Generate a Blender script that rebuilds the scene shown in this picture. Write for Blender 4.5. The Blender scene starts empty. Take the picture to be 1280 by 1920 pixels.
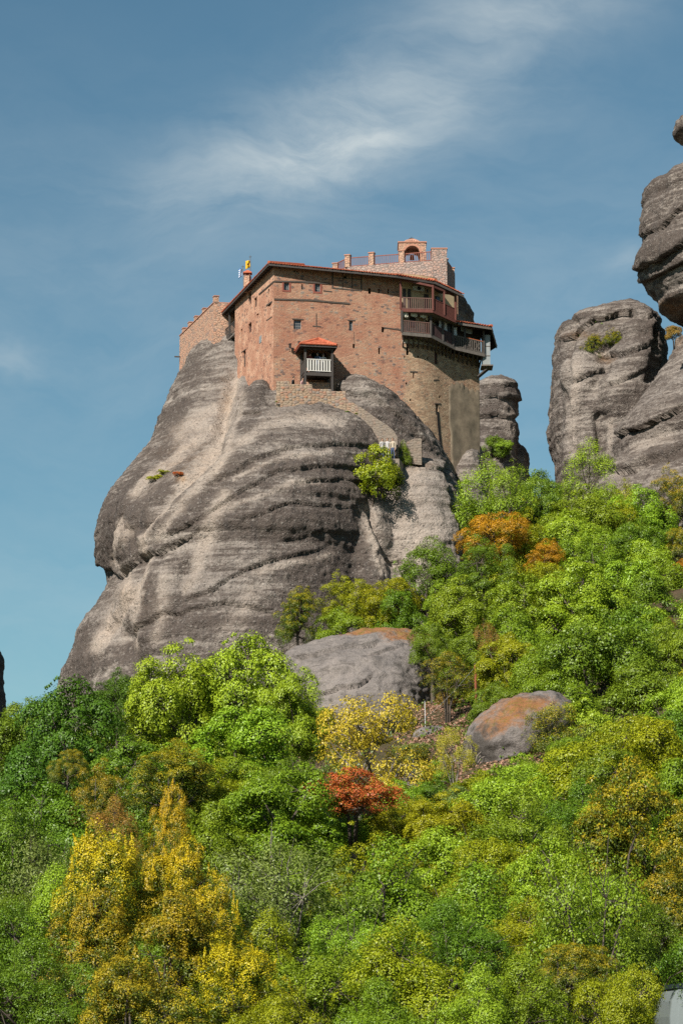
import bpy, bmesh, math, random
import numpy as np
from mathutils import Vector

random.seed(7)
RNG = np.random.default_rng(11)
R = math.radians
SC = bpy.context.scene
COL = SC.collection

# ------------------------------------------------------------------ camera
PITCH = R(11.0)
FPX = 5000.0                      # focal length in photograph pixels (1280 x 1920)
CAM = np.array([0.0, 0.0, 1.7])
cam_d = bpy.data.cameras.new('camera')
cam_d.sensor_fit = 'VERTICAL'
cam_d.sensor_height = 36.0
cam_d.lens = 36.0 * FPX / 1920.0
cam_d.clip_start = 0.5
cam_d.clip_end = 9000
cam_o = bpy.data.objects.new('camera', cam_d)
cam_o.location = CAM
cam_o.rotation_euler = (math.pi / 2 + PITCH, 0, 0)
COL.objects.link(cam_o)
SC.camera = cam_o

# ------------------------------------------------------------------ light
SUN_AZ = R(33.0)                  # to the left of straight behind the camera
SUN_EL = R(38.0)
SUN = np.array([-math.sin(SUN_AZ) * math.cos(SUN_EL), -math.cos(SUN_AZ) * math.cos(SUN_EL), math.sin(SUN_EL)])
sun_d = bpy.data.lights.new('sun', 'SUN')
sun_d.energy = 4.5
sun_d.angle = R(0.53)
sun_d.color = (1.0, 0.93, 0.84)
sun_o = bpy.data.objects.new('sun', sun_d)
sun_o.rotation_euler = Vector(tuple(SUN)).to_track_quat('Z', 'Y').to_euler()
sun_o.location = (-60, -60, 90)
COL.objects.link(sun_o)

SC.view_settings.view_transform = 'Standard'
SC.view_settings.look = 'None'
SC.view_settings.gamma = 1.0
SC.view_settings.exposure = 0.90
SC.view_settings.use_curve_mapping = False
SC.render.engine = 'CYCLES'
SC.cycles.max_bounces = 6
SC.cycles.diffuse_bounces = 3
SC.cycles.glossy_bounces = 2
SC.cycles.transmission_bounces = 4
SC.cycles.use_denoising = False


# ------------------------------------------------------------------ node helper
class NT:
    def __init__(self, tree):
        self.t = tree
        tree.nodes.clear()

    def n(self, kind, ins=None, **props):
        nd = self.t.nodes.new(kind)
        for k, v in props.items():
            setattr(nd, k, v)
        for k, v in (ins or {}).items():
            sock = nd.inputs[k]
            if isinstance(v, bpy.types.NodeSocket):
                self.t.links.new(v, sock)
            else:
                if hasattr(sock, 'default_value') and not isinstance(sock.default_value, (float, int, str)) and isinstance(v, (tuple, list)) and len(sock.default_value) == 4 and len(v) == 3:
                    v = (*v, 1.0)
                sock.default_value = v
        return nd

    def link(self, a, b):
        self.t.links.new(a, b)

    def math(self, op, a, b=0.0, clamp=False):
        return self.n('ShaderNodeMath', {0: a, 1: b}, operation=op, use_clamp=clamp).outputs[0]

    def mix(self, fac, a, b, blend='MIX'):
        nd = self.t.nodes.new('ShaderNodeMix')
        nd.data_type = 'RGBA'
        nd.blend_type = blend
        for sock, v in ((nd.inputs[0], fac), (nd.inputs[6], a), (nd.inputs[7], b)):
            if isinstance(v, bpy.types.NodeSocket):
                self.t.links.new(v, sock)
            else:
                sock.default_value = (*v, 1.0) if isinstance(v, (tuple, list)) and len(v) == 3 else v
        return nd.outputs[2]

    def ramp(self, fac, stops, interp='LINEAR'):
        nd = self.n('ShaderNodeValToRGB', {'Fac': fac})
        nd.color_ramp.interpolation = interp
        el = nd.color_ramp.elements
        while len(el) < len(stops):
            el.new(0.5)
        for e, (p, c) in zip(el, stops):
            e.position = p
            e.color = (c, c, c, 1) if isinstance(c, (int, float)) else (*c, 1)
        return nd.outputs[0]

    def noise(self, vec, scale, detail=4.0, rough=0.55, dist=0.0, out=0):
        return self.n('ShaderNodeTexNoise', {'Vector': vec, 'Scale': scale, 'Detail': detail, 'Roughness': rough, 'Distortion': dist}).outputs[out]

    def scaled(self, vec, s, loc=(0, 0, 0), rot=(0, 0, 0)):
        return self.n('ShaderNodeMapping', {'Vector': vec, 'Scale': s, 'Location': loc, 'Rotation': rot}).outputs[0]

    def attr(self, name, out=2):
        return self.n('ShaderNodeAttribute', attribute_name=name).outputs[out]


def new_mat(name):
    m = bpy.data.materials.new(name)
    m.use_nodes = True
    t = NT(m.node_tree)
    return m, t


ALBEDO = 0.70      # all masonry, rock and timber colours below are written on this scale


def finish(t, color, rough=0.85, bump=None, spec=0.25, bump_strength=0.5, bump_dist=0.05, metallic=0.0):
    color = t.mix(1.0, color, (ALBEDO, ALBEDO, ALBEDO), 'MULTIPLY')
    ins = {'Base Color': color, 'Roughness': rough, 'Specular IOR Level': spec, 'Metallic': metallic}
    if bump is not None:
        ins['Normal'] = t.n('ShaderNodeBump', {'Height': bump, 'Strength': bump_strength, 'Distance': bump_dist}).outputs[0]
    p = t.n('ShaderNodeBsdfPrincipled', ins)
    o = t.n('ShaderNodeOutputMaterial', {'Surface': p.outputs[0]})
    return p


# ------------------------------------------------------------------ sky
world = bpy.data.worlds.new('World')
SC.world = world
world.use_nodes = True
w = NT(world.node_tree)
sky = w.n('ShaderNodeTexSky', sky_type='NISHITA', sun_disc=False)
sky.sun_elevation = SUN_EL
sky.sun_rotation = math.pi + SUN_AZ
sky.altitude = 300
sky.air_density = 1.0
sky.dust_density = 0.6
sky.ozone_density = 2.2
tc = w.n('ShaderNodeTexCoord')
dirv = w.n('ShaderNodeVectorMath', {0: tc.outputs['Generated']}, operation='NORMALIZE').outputs[0]
sep = w.n('ShaderNodeSeparateXYZ', {0: dirv})
dx, dy, dz = sep.outputs
# thin high cloud: wind-drawn wisps everywhere, thicker along one drifting band
zz = w.math('ADD', w.math('MAXIMUM', dz, 0.0), 0.10)
cu = w.math('DIVIDE', dx, zz)
cv = w.math('DIVIDE', dy, zz)
cp = w.n('ShaderNodeCombineXYZ', {0: cu, 1: cv, 2: 0.0}).outputs[0]
ang = w.n('ShaderNodeCombineXYZ', {0: dx, 1: w.math('MULTIPLY', dz, 1.0), 2: 0.0}).outputs[0]
warp = w.noise(ang, 9.0, 5.0, 0.6, 0.4, out=1)
wv = w.n('ShaderNodeVectorMath', {0: warp, 1: (0.5, 0.5, 0.5)}, operation='SUBTRACT').outputs[0]
wv = w.n('ShaderNodeVectorMath', {0: wv, 3: 0.045}, operation='SCALE').outputs[0]
ang2 = w.n('ShaderNodeVectorMath', {0: ang, 1: wv}, operation='ADD').outputs[0]
s2 = w.n('ShaderNodeSeparateXYZ', {0: ang2})
ax, az = s2.outputs[0], s2.outputs[1]


def band(x0, z0, slope, width, length):
    """soft streak of cloud lying along a line in the sky"""
    lx = w.math('SUBTRACT', ax, x0)
    lz = w.math('SUBTRACT', w.math('SUBTRACT', az, z0), w.math('MULTIPLY', lx, slope))
    d = w.math('ADD', w.math('POWER', w.math('DIVIDE', lz, width), 2.0), w.math('POWER', w.math('DIVIDE', lx, length), 2.0))
    return w.math('EXPONENT', w.math('MULTIPLY', d, -1.0))


SKY_DETAIL = w.noise(w.scaled(ang2, (9.0, 26.0, 1.0), rot=(0, 0, 0.35)), 1.9, 8.0, 0.62, 0.3)
b1 = w.math('MULTIPLY', band(0.010, 0.331, 0.30, 0.017, 0.050), 1.0)
b2 = w.math('MULTIPLY', band(0.062, 0.368, 0.35, 0.017, 0.075), 0.62)
b3 = w.math('MULTIPLY', band(-0.03, 0.312, 0.18, 0.016, 0.045), 0.40)
b4 = w.math('MULTIPLY', band(-0.124, 0.246, 0.10, 0.006, 0.012), 0.40)
b5 = w.math('MULTIPLY', band(0.103, 0.282, 0.0, 0.004, 0.012), 0.30)
b6 = w.math('MULTIPLY', band(0.095, 0.262, 0.0, 0.006, 0.010), 0.28)
tot = b1
b7 = w.math('MULTIPLY', band(0.0, 0.275, 0.0, 0.070, 0.30), 0.24)
b8 = w.math('MULTIPLY', band(0.0, 0.13, 0.0, 0.075, 2.5), 0.20)
for b in (b2, b3, b4, b5, b6, b7, b8):
    tot = w.math('ADD', tot, b)
broad = w.ramp(w.noise(cp, 0.55, 6.0, 0.6, 0.5), [(0.50, 0.0), (0.80, 0.5)])
sep_b = broad
det = w.ramp(SKY_DETAIL, [(0.30, 0.22), (0.70, 1.0)])
cl = w.math('MULTIPLY', w.math('ADD', tot, w.math('MULTIPLY', sep_b, 0.5)), det)
cl = w.math('MULTIPLY', cl, 0.67, clamp=True)
SKY_TINT = (0.62, 0.845, 0.775)
skyc = w.mix(1.0, sky.outputs[0], SKY_TINT, 'MULTIPLY')
skyc = w.mix(cl, skyc, (5.9, 6.5, 6.6))
bg = w.n('ShaderNodeBackground', {'Color': skyc, 'Strength': 0.058})
w.n('ShaderNodeOutputWorld', {'Surface': bg.outputs[0]})

# ------------------------------------------------------------------ photo geometry: a pixel gives a direction only
CP, SP = math.cos(PITCH), math.sin(PITCH)


def ray(px, py):
    a = (px - 640.0) / FPX
    b = (960.0 - py) / FPX
    return np.array([a, CP - SP * b, SP + CP * b])


def at(px, py, Y):
    d = ray(px, py)
    return CAM + d * (Y / d[1])


def at_z(px, py, z):
    d = ray(px, py)
    return CAM + d * ((z - CAM[2]) / d[2])


def project(P):
    P = np.atleast_2d(P) - CAM
    f = P[:, 1] * CP + P[:, 2] * SP
    u = -P[:, 1] * SP + P[:, 2] * CP
    return 640.0 + FPX * P[:, 0] / f, 960.0 - FPX * u / f


# ------------------------------------------------------------------ numpy noise
_perm = np.random.default_rng(3).permutation(256)
_perm = np.concatenate([_perm, _perm, _perm])
_g = np.random.default_rng(4).normal(size=(256, 3))
_g /= np.linalg.norm(_g, axis=1)[:, None]


def pn(P, seed=0):
    P = np.asarray(P, float) + seed * 17.37
    i = np.floor(P).astype(int)
    f = P - i
    i &= 255
    u = f * f * f * (f * (f * 6 - 15) + 10)
    out = 0
    for cx in (0, 1):
        for cy in (0, 1):
            for cz in (0, 1):
                h = _perm[_perm[_perm[(i[:, 0] + cx) & 255] + ((i[:, 1] + cy) & 255)] + ((i[:, 2] + cz) & 255)]
                g = _g[h]
                d = g[:, 0] * (f[:, 0] - cx) + g[:, 1] * (f[:, 1] - cy) + g[:, 2] * (f[:, 2] - cz)
                wx = u[:, 0] if cx else 1 - u[:, 0]
                wy = u[:, 1] if cy else 1 - u[:, 1]
                wz = u[:, 2] if cz else 1 - u[:, 2]
                out = out + d * wx * wy * wz
    return out * 1.5


def fbm(P, octaves=4, gain=0.5, seed=0):
    a, s, out = 1.0, 1.0, 0
    for k in range(octaves):
        out = out + a * pn(P * s, seed + k)
        a *= gain
        s *= 2.03
    return out


_tab = np.random.default_rng(9).uniform(-1, 1, 4096)


def n1(x):
    i = np.floor(x).astype(int)
    f = x - i
    u = f * f * (3 - 2 * f)
    return _tab[i & 4095] * (1 - u) + _tab[(i + 1) & 4095] * u


# ------------------------------------------------------------------ mesh helper
def wloc(o):
    v = np.zeros(3)
    while o is not None:
        v += np.array(o.location)
        o = o.parent
    return v


def link_mesh(name, me, mat=None, parent=None, loc=(0, 0, 0)):
    o = bpy.data.objects.new(name, me)
    COL.objects.link(o)
    if mat is not None and not me.materials:
        me.materials.append(mat)
    o.parent = parent
    o.location = loc
    return o


def empty(name, loc, label=None, cat=None, group=None):
    o = bpy.data.objects.new(name, None)
    o.empty_display_size = 0.5
    COL.objects.link(o)
    o.location = tuple(loc)
    tag(o, label, cat, group)
    return o


def tag(o, label=None, cat=None, group=None, kind=None):
    if label:
        o['label'] = label
    if cat:
        o['category'] = cat
    if group:
        o['group'] = group
    if kind:
        o['kind'] = kind
    return o


class MB:
    def __init__(self):
        self.v, self.f, self.m = [], [], []

    def add(self, verts, faces, mi=0):
        b = len(self.v)
        self.v.extend([tuple(map(float, p)) for p in verts])
        self.f.extend([tuple(b + i for i in q) for q in faces])
        self.m.extend([mi] * len(faces))
        return self

    def hexa(self, p, mi=0):
        """8 points: bottom ring 0-3, top ring 4-7"""
        return self.add(p, [(3, 2, 1, 0), (4, 5, 6, 7), (0, 1, 5, 4), (1, 2, 6, 5), (2, 3, 7, 6), (3, 0, 4, 7)], mi)

    def box(self, c, u, v, wv, du, dv, dw, mi=0):
        c, u, v, wv = map(np.asarray, (c, u, v, wv))
        a, b, d = u * du / 2, v * dv / 2, wv * dw / 2
        return self.hexa([c - a - b - d, c + a - b - d, c + a + b - d, c - a + b - d,
                          c - a - b + d, c + a - b + d, c + a + b + d, c - a + b + d], mi)

    def bar(self, p, q, wd, ht, up=(0, 0, 1), mi=0):
        p, q, up = np.asarray(p, float), np.asarray(q, float), np.asarray(up, float)
        d = q - p
        L = np.linalg.norm(d)
        d = d / L
        s = np.cross(d, up)
        s /= np.linalg.norm(s)
        t = np.cross(s, d)
        return self.box((p + q) / 2, d, s, t, L, wd, ht, mi)

    def tube(self, pts, rad, n=6, mi=0, cap=True):
        pts = [np.asarray(p, float) for p in pts]
        if isinstance(rad, (int, float)):
            rad = [rad] * len(pts)
        b = len(self.v)
        ref = None
        for k, p in enumerate(pts):
            d = pts[min(k + 1, len(pts) - 1)] - pts[max(k - 1, 0)]
            d = d / (np.linalg.norm(d) + 1e-9)
            if ref is None:
                ref = np.array([1.0, 0, 0]) if abs(d[0]) < 0.8 else np.array([0, 1.0, 0])
            s = np.cross(d, ref)
            s /= np.linalg.norm(s) + 1e-9
            t = np.cross(d, s)
            ref = -np.cross(d, s) if False else ref
            for j in range(n):
                a = 2 * math.pi * j / n
                self.v.append(tuple(p + rad[k] * (math.cos(a) * s + math.sin(a) * t)))
        for k in range(len(pts) - 1):
            for j in range(n):
                j2 = (j + 1) % n
                self.f.append((b + k * n + j, b + k * n + j2, b + (k + 1) * n + j2, b + (k + 1) * n + j))
                self.m.append(mi)
        if cap:
            self.f.append(tuple(b + j for j in range(n))[::-1])
            self.f.append(tuple(b + (len(pts) - 1) * n + j for j in range(n)))
            self.m += [mi, mi]
        return self

    def mesh(self, name, mats, smooth=False, origin=None, fix=True):
        v = np.array(self.v, float)
        if origin is not None:
            v = v - np.asarray(origin)
        me = bpy.data.meshes.new(name)
        me.from_pydata(v.tolist(), [], self.f)
        for m in (mats if isinstance(mats, (list, tuple)) else [mats]):
            me.materials.append(m)
        if max(self.m, default=0):
            me.polygons.foreach_set('material_index', self.m)
        if fix:
            bm = bmesh.new()
            bm.from_mesh(me)
            bmesh.ops.recalc_face_normals(bm, faces=bm.faces)
            bm.to_mesh(me)
            bm.free()
        if smooth:
            me.polygons.foreach_set('use_smooth', [True] * len(me.polygons))
        me.update()
        return me

    def build(self, name, mats, parent=None, smooth=False, loc=None, fix=True):
        base = wloc(parent) if parent is not None else np.zeros(3)
        own = np.zeros(3) if loc is None else np.asarray(loc, float) - base
        me = self.mesh(name, mats, smooth, base + own, fix)
        return link_mesh(name, me, None, parent, tuple(own))


def grid_mesh(name, V, nu, nv, mats, closed_u=False, smooth=True, uv=None):
    """V: (nv*nu,3) row-major"""
    i = np.arange(nv - 1)[:, None] * nu + np.arange(nu if closed_u else nu - 1)[None, :]
    j = np.arange(nv - 1)[:, None] * nu + (np.arange(nu if closed_u else nu - 1)[None, :] + 1) % nu
    F = np.stack([i, j, j + nu, i + nu], -1).reshape(-1, 4)
    return np_mesh(name, V, F, mats, smooth)


def np_mesh(name, V, F, mats, smooth=True):
    me = bpy.data.meshes.new(name)
    nf, k = F.shape
    me.vertices.add(len(V))
    me.vertices.foreach_set('co', np.ascontiguousarray(V, dtype=np.float32).ravel())
    me.loops.add(nf * k)
    me.loops.foreach_set('vertex_index', F.astype(np.int32).ravel())
    me.polygons.add(nf)
    me.polygons.foreach_set('loop_start', np.arange(0, nf * k, k, dtype=np.int32))
    me.polygons.foreach_set('loop_total', np.full(nf, k, dtype=np.int32))
    me.update(calc_edges=True)
    if smooth:
        me.polygons.foreach_set('use_smooth', np.ones(nf, dtype=bool))
    for m in (mats if isinstance(mats, (list, tuple)) else [mats]):
        if m is not None:
            me.materials.append(m)
    return me


def set_attr(me, name, vals):
    a = me.attributes.new(name, 'FLOAT', 'POINT')
    a.data.foreach_set('value', np.ascontiguousarray(vals, dtype=np.float32))


def polyline_dist(px, py, pts):
    """distance in px to a polyline, and signed side (positive = below it in the picture)"""
    best = np.full(len(px), 1e9)
    side = np.zeros(len(px))
    for (x0, y0), (x1, y1) in zip(pts[:-1], pts[1:]):
        ex, ey = x1 - x0, y1 - y0
        L2 = ex * ex + ey * ey
        t = np.clip(((px - x0) * ex + (py - y0) * ey) / L2, 0, 1)
        qx, qy = px - (x0 + t * ex), py - (y0 + t * ey)
        d = np.hypot(qx, qy)
        s = np.sign(ex * (py - y0) - ey * (px - x0)) * (1 if ex >= 0 else -1)
        m = d < best
        best[m] = d[m]
        side[m] = s[m]
    return best, side
# ================================================================== materials of the land
def rock_material(name, warm=0.5, speck=1.0):
    m, t = new_mat(name)
    geo = t.n('ShaderNodeNewGeometry')
    P = geo.outputs['Position']
    big = t.noise(P, 0.16, 5.0, 0.6)
    col = t.mix(t.ramp(big, [(0.35, 0.0), (0.65, 1.0)]), (0.415, 0.360, 0.310), (0.300, 0.264, 0.236))
    # bedding: thin beds of different grain, lying flat
    bed = t.noise(t.scaled(P, (0.05, 0.05, 1.5)), 1.0, 5.0, 0.6, 0.5)
    col = t.mix(t.ramp(bed, [(0.42, 0.0), (0.60, 0.55)]), col, (0.180, 0.150, 0.130))
    # pale mineral wash, in places
    washn = t.noise(t.scaled(P, (0.9, 0.9, 0.12)), 1.0, 4.0, 0.6, 0.6)
    wash = t.math('MULTIPLY', t.attr('wash'), t.ramp(washn, [(0.30, 0.45), (0.6, 1.0)]))
    
    # dark lichen crust; the same mask also paints shade into some recesses
    ln = t.noise(t.scaled(P, (0.45, 0.45, 1.5)), 1.1, 8.0, 0.72, 0.6)
    fb = t.noise(t.scaled(P, (0.035, 0.035, 2.6)), 1.0, 6.0, 0.7, 0.35)
    ln = t.math('ADD', ln, t.math('MULTIPLY', t.math('SUBTRACT', fb, 0.5), 0.75))
    ln = t.math('ADD', ln, t.math('MULTIPLY', t.math('SUBTRACT', t.noise(P, 3.6, 5.0, 0.7), 0.5), 0.42))
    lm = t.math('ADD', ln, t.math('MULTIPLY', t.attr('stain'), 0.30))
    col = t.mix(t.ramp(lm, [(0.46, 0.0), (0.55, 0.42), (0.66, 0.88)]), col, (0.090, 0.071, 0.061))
    # black streaks of water run-off
    sn = t.noise(t.scaled(P, (2.2, 2.2, 0.10)), 1.0, 4.0, 0.6)
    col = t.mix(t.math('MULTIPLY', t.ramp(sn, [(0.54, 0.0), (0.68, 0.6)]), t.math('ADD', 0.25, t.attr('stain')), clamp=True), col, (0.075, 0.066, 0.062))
    col = t.mix(t.math('MULTIPLY', wash, 0.9, clamp=True), col, (0.50, 0.41, 0.335))
    # iron-orange
    on = t.noise(P, 0.7, 5.0, 0.65, 0.4)
    col = t.mix(t.math('MULTIPLY', t.ramp(on, [(0.45, 0.2), (0.7, 1.0)]), t.attr('rust'), clamp=True), col, (0.36, 0.20, 0.085))
    # pebbles of the conglomerate
    vo = t.n('ShaderNodeTexVoronoi', {'Vector': P, 'Scale': 7.0, 'Randomness': 1.0})
    rnd = t.n('ShaderNodeSeparateColor', {0: vo.outputs['Color']}).outputs[0]
    inside = t.ramp(vo.outputs['Distance'], [(0.18, 1.0), (0.42, 0.0)])
    peb = t.math('MULTIPLY', inside, t.ramp(rnd, [(0.55, 0.0), (0.8, 1.0)]))
    col = t.mix(t.math('MULTIPLY', peb, 0.40 * speck), col, (0.44, 0.41, 0.37))
    pebd = t.math('MULTIPLY', inside, t.ramp(rnd, [(0.12, 1.0), (0.3, 0.0)]))
    col = t.mix(t.math('MULTIPLY', pebd, 0.5 * speck), col, (0.085, 0.075, 0.07))
    vo2 = t.n('ShaderNodeTexVoronoi', {'Vector': P, 'Scale': 3.1, 'Randomness': 1.0})
    rnd2 = t.n('ShaderNodeSeparateColor', {0: vo2.outputs['Color']}).outputs[1]
    in2 = t.ramp(vo2.outputs['Distance'], [(0.12, 1.0), (0.40, 0.0)])
    col = t.mix(t.math('MULTIPLY', in2, t.ramp(rnd2, [(0.6, 0.0), (0.85, 0.5 * speck)])), col, (0.40, 0.36, 0.32))
    col = t.mix(t.math('MULTIPLY', in2, t.ramp(rnd2, [(0.1, 0.6 * speck), (0.3, 0.0)])), col, (0.10, 0.085, 0.075))
    pit = t.n('ShaderNodeTexVoronoi', {'Vector': t.scaled(P, (1.0, 1.0, 1.7)), 'Scale': 1.5, 'Randomness': 1.0})
    pr = t.n('ShaderNodeSeparateColor', {0: pit.outputs['Color']}).outputs[0]
    pm = t.math('MULTIPLY', t.ramp(pit.outputs['Distance'], [(0.10, 1.0), (0.20, 0.0)]), t.ramp(pr, [(0.62, 0.0), (0.70, 0.8)]))
    col = t.mix(pm, col, (0.05, 0.042, 0.038))
    fine = t.noise(P, 6.0, 7.0, 0.75)
    col = t.mix(1.0, col, t.ramp(fine, [(0.28, 0.62), (0.72, 1.34)]), 'MULTIPLY')
    h = t.math('ADD', t.math('MULTIPLY', t.noise(P, 2.4, 8.0, 0.75), 1.6), t.math('MULTIPLY', inside, 0.25 * speck))
    h = t.math('ADD', h, t.math('MULTIPLY', in2, 0.35 * speck))
    h = t.math('ADD', h, t.math('MULTIPLY', bed, 0.9))
    finish(t, col, 0.94, h, 0.10, 0.85, 0.18)
    return m


M_ROCK = rock_material('conglomerate_rock')


def ground_material():
    m, t = new_mat('forest_floor')
    P = t.n('ShaderNodeNewGeometry').outputs['Position']
    a = t.noise(P, 0.5, 6.0, 0.65)
    col = t.mix(t.ramp(a, [(0.35, 0.0), (0.65, 1.0)]), (0.105, 0.072, 0.048), (0.060, 0.062, 0.026))
    b = t.noise(P, 7.0, 5.0, 0.7)
    col = t.mix(t.ramp(b, [(0.5, 0.0), (0.7, 0.7)]), col, (0.24, 0.155, 0.105))
    finish(t, col, 0.95, t.noise(P, 5.0, 6.0, 0.7), 0.1, 0.9, 0.12)
    return m


M_GROUND = ground_material()


def boulder_material():
    m, t = new_mat('lichened_boulder')
    P = t.n('ShaderNodeNewGeometry').outputs['Position']
    big = t.noise(P, 0.5, 6.0, 0.65)
    col = t.mix(t.ramp(big, [(0.35, 0.0), (0.65, 1.0)]), (0.285, 0.25, 0.228), (0.195, 0.175, 0.165))
    crack = t.noise(t.scaled(P, (0.5, 0.5, 1.6)), 1.4, 6.0, 0.65, 0.8)
    col = t.mix(t.ramp(crack, [(0.36, 0.7), (0.46, 0.0)]), col, (0.13, 0.115, 0.105))
    on = t.math('ADD', t.noise(P, 1.6, 8.0, 0.72, 0.3), t.math('MULTIPLY', t.attr('rust'), 0.45))
    col = t.mix(t.ramp(on, [(0.66, 0.0), (0.92, 0.85)]), col, (0.34, 0.145, 0.048))
    on2 = t.math('ADD', t.noise(P, 3.1, 6.0, 0.7), t.math('MULTIPLY', t.attr('rust'), 0.35))
    col = t.mix(t.ramp(on2, [(0.80, 0.0), (0.92, 0.7)]), col, (0.20, 0.15, 0.035))
    st = t.math('ADD', t.noise(P, 1.1, 7.0, 0.7), t.math('MULTIPLY', t.attr('stain'), 0.35))
    col = t.mix(t.ramp(st, [(0.60, 0.0), (0.78, 0.85)]), col, (0.085, 0.075, 0.065))
    fine = t.noise(P, 11.0, 6.0, 0.7)
    col = t.mix(1.0, col, t.ramp(fine, [(0.25, 0.6), (0.75, 1.35)]), 'MULTIPLY')
    finish(t, col, 0.93, t.noise(P, 3.5, 9.0, 0.72), 0.12, 0.9, 0.16)
    return m


M_BOULDER = boulder_material()

# ================================================================== the land: one sheet to the horizon
_gY = np.array([0, 40, 60, 80, 100, 130, 160, 175, 190, 205, 225, 260, 320])
_gL = np.array([-0.5, -0.6, -0.2, 0.8, 3.0, 7.5, 12.5, 15.0, 17.5, 19.0, 20, 21, 22])
_gC = np.array([-0.5, -0.6, 0.0, 1.8, 4.8, 11.5, 19.8, 23.0, 26.0, 28.0, 29, 29, 29])
_gR = np.array([-0.5, -0.6, 0.5, 3.0, 7.0, 15.5, 25.0, 30.5, 34.5, 37.0, 38, 37, 36])


def ground_z(X, Y):
    X = np.asarray(X, float)
    Y = np.asarray(Y, float)
    t = np.clip(X / np.maximum(Y, 20.0) / 0.128, -1.6, 1.6)
    l, c, r = np.interp(Y, _gY, _gL), np.interp(Y, _gY, _gC), np.interp(Y, _gY, _gR)
    z = np.where(t < 0, c + (c - l) * t, c + (r - c) * t)
    far = np.clip((Y - 300) / 500, 0, 1)
    wide = np.clip((np.abs(X) - 60) / 200, 0, 1)
    z = z * (1 - far) * (1 - 0.7 * wide)
    P = np.stack([X * 0.09, Y * 0.09, np.zeros_like(X)], -1).reshape(-1, 3)
    nz = fbm(P, 4, 0.5, 5).reshape(X.shape)
    amp = np.clip((Y - 60) / 40, 0.15, 1.0)
    return z + 0.9 * nz * amp


def axis(parts):
    out = []
    for a, b, s in parts:
        out.append(np.arange(a, b, s))
    out.append(np.array([parts[-1][1]]))
    return np.concatenate(out)


gx = axis([(-3000, -400, 260), (-400, -70, 22), (-70, 80, 1.1), (80, 400, 22), (400, 3000, 260)])
gy = axis([(-300, 20, 32), (20, 245, 1.1), (245, 400, 12), (400, 6000, 400)])
GX, GY = np.meshgrid(gx, gy)
V = np.stack([GX.ravel(), GY.ravel(), ground_z(GX, GY).ravel()], -1)
ground = link_mesh('ground', grid_mesh('ground', V, len(gx), len(gy), M_GROUND))
tag(ground, 'brown forest floor of leaf litter on the hillside', kind='structure')


def gz(x, y):
    return float(ground_z(np.array([x]), np.array([y]))[0])


def ground_hit(px, py):
    Ys = np.linspace(45, 230, 1500)
    d = ray(px, py)
    P = CAM + d[None] * (Ys / d[1])[:, None]
    below = np.where(ground_z(P[:, 0], P[:, 1]) > P[:, 2])[0]
    return P[below[0]] if len(below) else P[-1]


# ================================================================== rock pillars
def lobe(rows, n=2.2, seg=72, rings=70, topk=()):
    """rows: (py, pxL, pxR, Ymid, half depth). Closed body of stacked super-ellipses, in metres."""
    rows = sorted(rows)
    dat = []
    for i, (py, l, r, Y, ry) in enumerate(rows):
        a, b = at(l, py, Y), at(r, py, Y)
        # near its top a body's outline is its front brow, not its flanks
        kz = topk[i] if i < len(topk) else 0.0
        z = float(at((l + r) / 2, py, Y - kz * ry)[2])
        if dat:
            z = min(z, dat[-1][0] - 0.12)
        dat.append((z, (a[0] + b[0]) / 2, (b[0] - a[0]) / 2, Y, ry))
    dat = np.array(dat)[::-1]
    zs = np.linspace(dat[0, 0], dat[-1, 0], rings)
    # monotone-ish smooth interpolation
    def sm(col):
        z, y = dat[:, 0], dat[:, col]
        m = np.gradient(y, z)
        k = np.clip(np.searchsorted(z, zs) - 1, 0, len(z) - 2)
        h = z[k + 1] - z[k]
        t = (zs - z[k]) / h
        return ((1 + 2 * t) * (1 - t) ** 2 * y[k] + t * (1 - t) ** 2 * h * m[k] + t * t * (3 - 2 * t) * y[k + 1] + t * t * (t - 1) * h * m[k + 1])
    cx, rx, cy, ry = sm(1), np.maximum(sm(2), 0.15), sm(3), np.maximum(sm(4), 0.15)
    th = np.linspace(0, 2 * math.pi, seg, endpoint=False)
    c, s = np.cos(th), np.sin(th)
    ex = np.sign(c) * np.abs(c) ** (2 / n)
    ey = np.sign(s) * np.abs(s) ** (2 / n)
    X = cx[:, None] + rx[:, None] * ex
    Y = cy[:, None] + ry[:, None] * ey
    Z = np.repeat(zs[:, None], seg, 1)
    V = np.stack([X, Y, Z], -1).reshape(-1, 3)
    F = []
    for k in range(rings - 1):
        for j in range(seg):
            j2 = (j + 1) % seg
            F.append((k * seg + j, k * seg + j2, (k + 1) * seg + j2, (k + 1) * seg + j))
    b = len(V)
    V = np.vstack([V, [[cx[0], cy[0], zs[0]]], [[cx[-1], cy[-1], zs[-1] + 0.1]]])
    for j in range(seg):
        j2 = (j + 1) % seg
        F.append((b, j2, j))
        F.append((b + 1, (rings - 1) * seg + j, (rings - 1) * seg + j2))
    return V, F


def remesh(lobes, voxel, smooth_it=3):
    mb_v, mb_f = [], []
    for V, F in lobes:
        b = len(mb_v)
        mb_v.extend(V.tolist())
        mb_f.extend([tuple(i + b for i in q) for q in F])
    me = bpy.data.meshes.new('tmp')
    me.from_pydata(mb_v, [], mb_f)
    o = bpy.data.objects.new('tmp', me)
    COL.objects.link(o)
    md = o.modifiers.new('r', 'REMESH')
    md.mode = 'VOXEL'
    md.voxel_size = voxel
    if smooth_it:
        s = o.modifiers.new('s', 'SMOOTH')
        s.iterations = smooth_it
        s.factor = 0.5
    dg = bpy.context.evaluated_depsgraph_get()
    out = bpy.data.meshes.new_from_object(o.evaluated_get(dg))
    bpy.data.objects.remove(o)
    bpy.data.meshes.remove(me)
    return out


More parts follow.
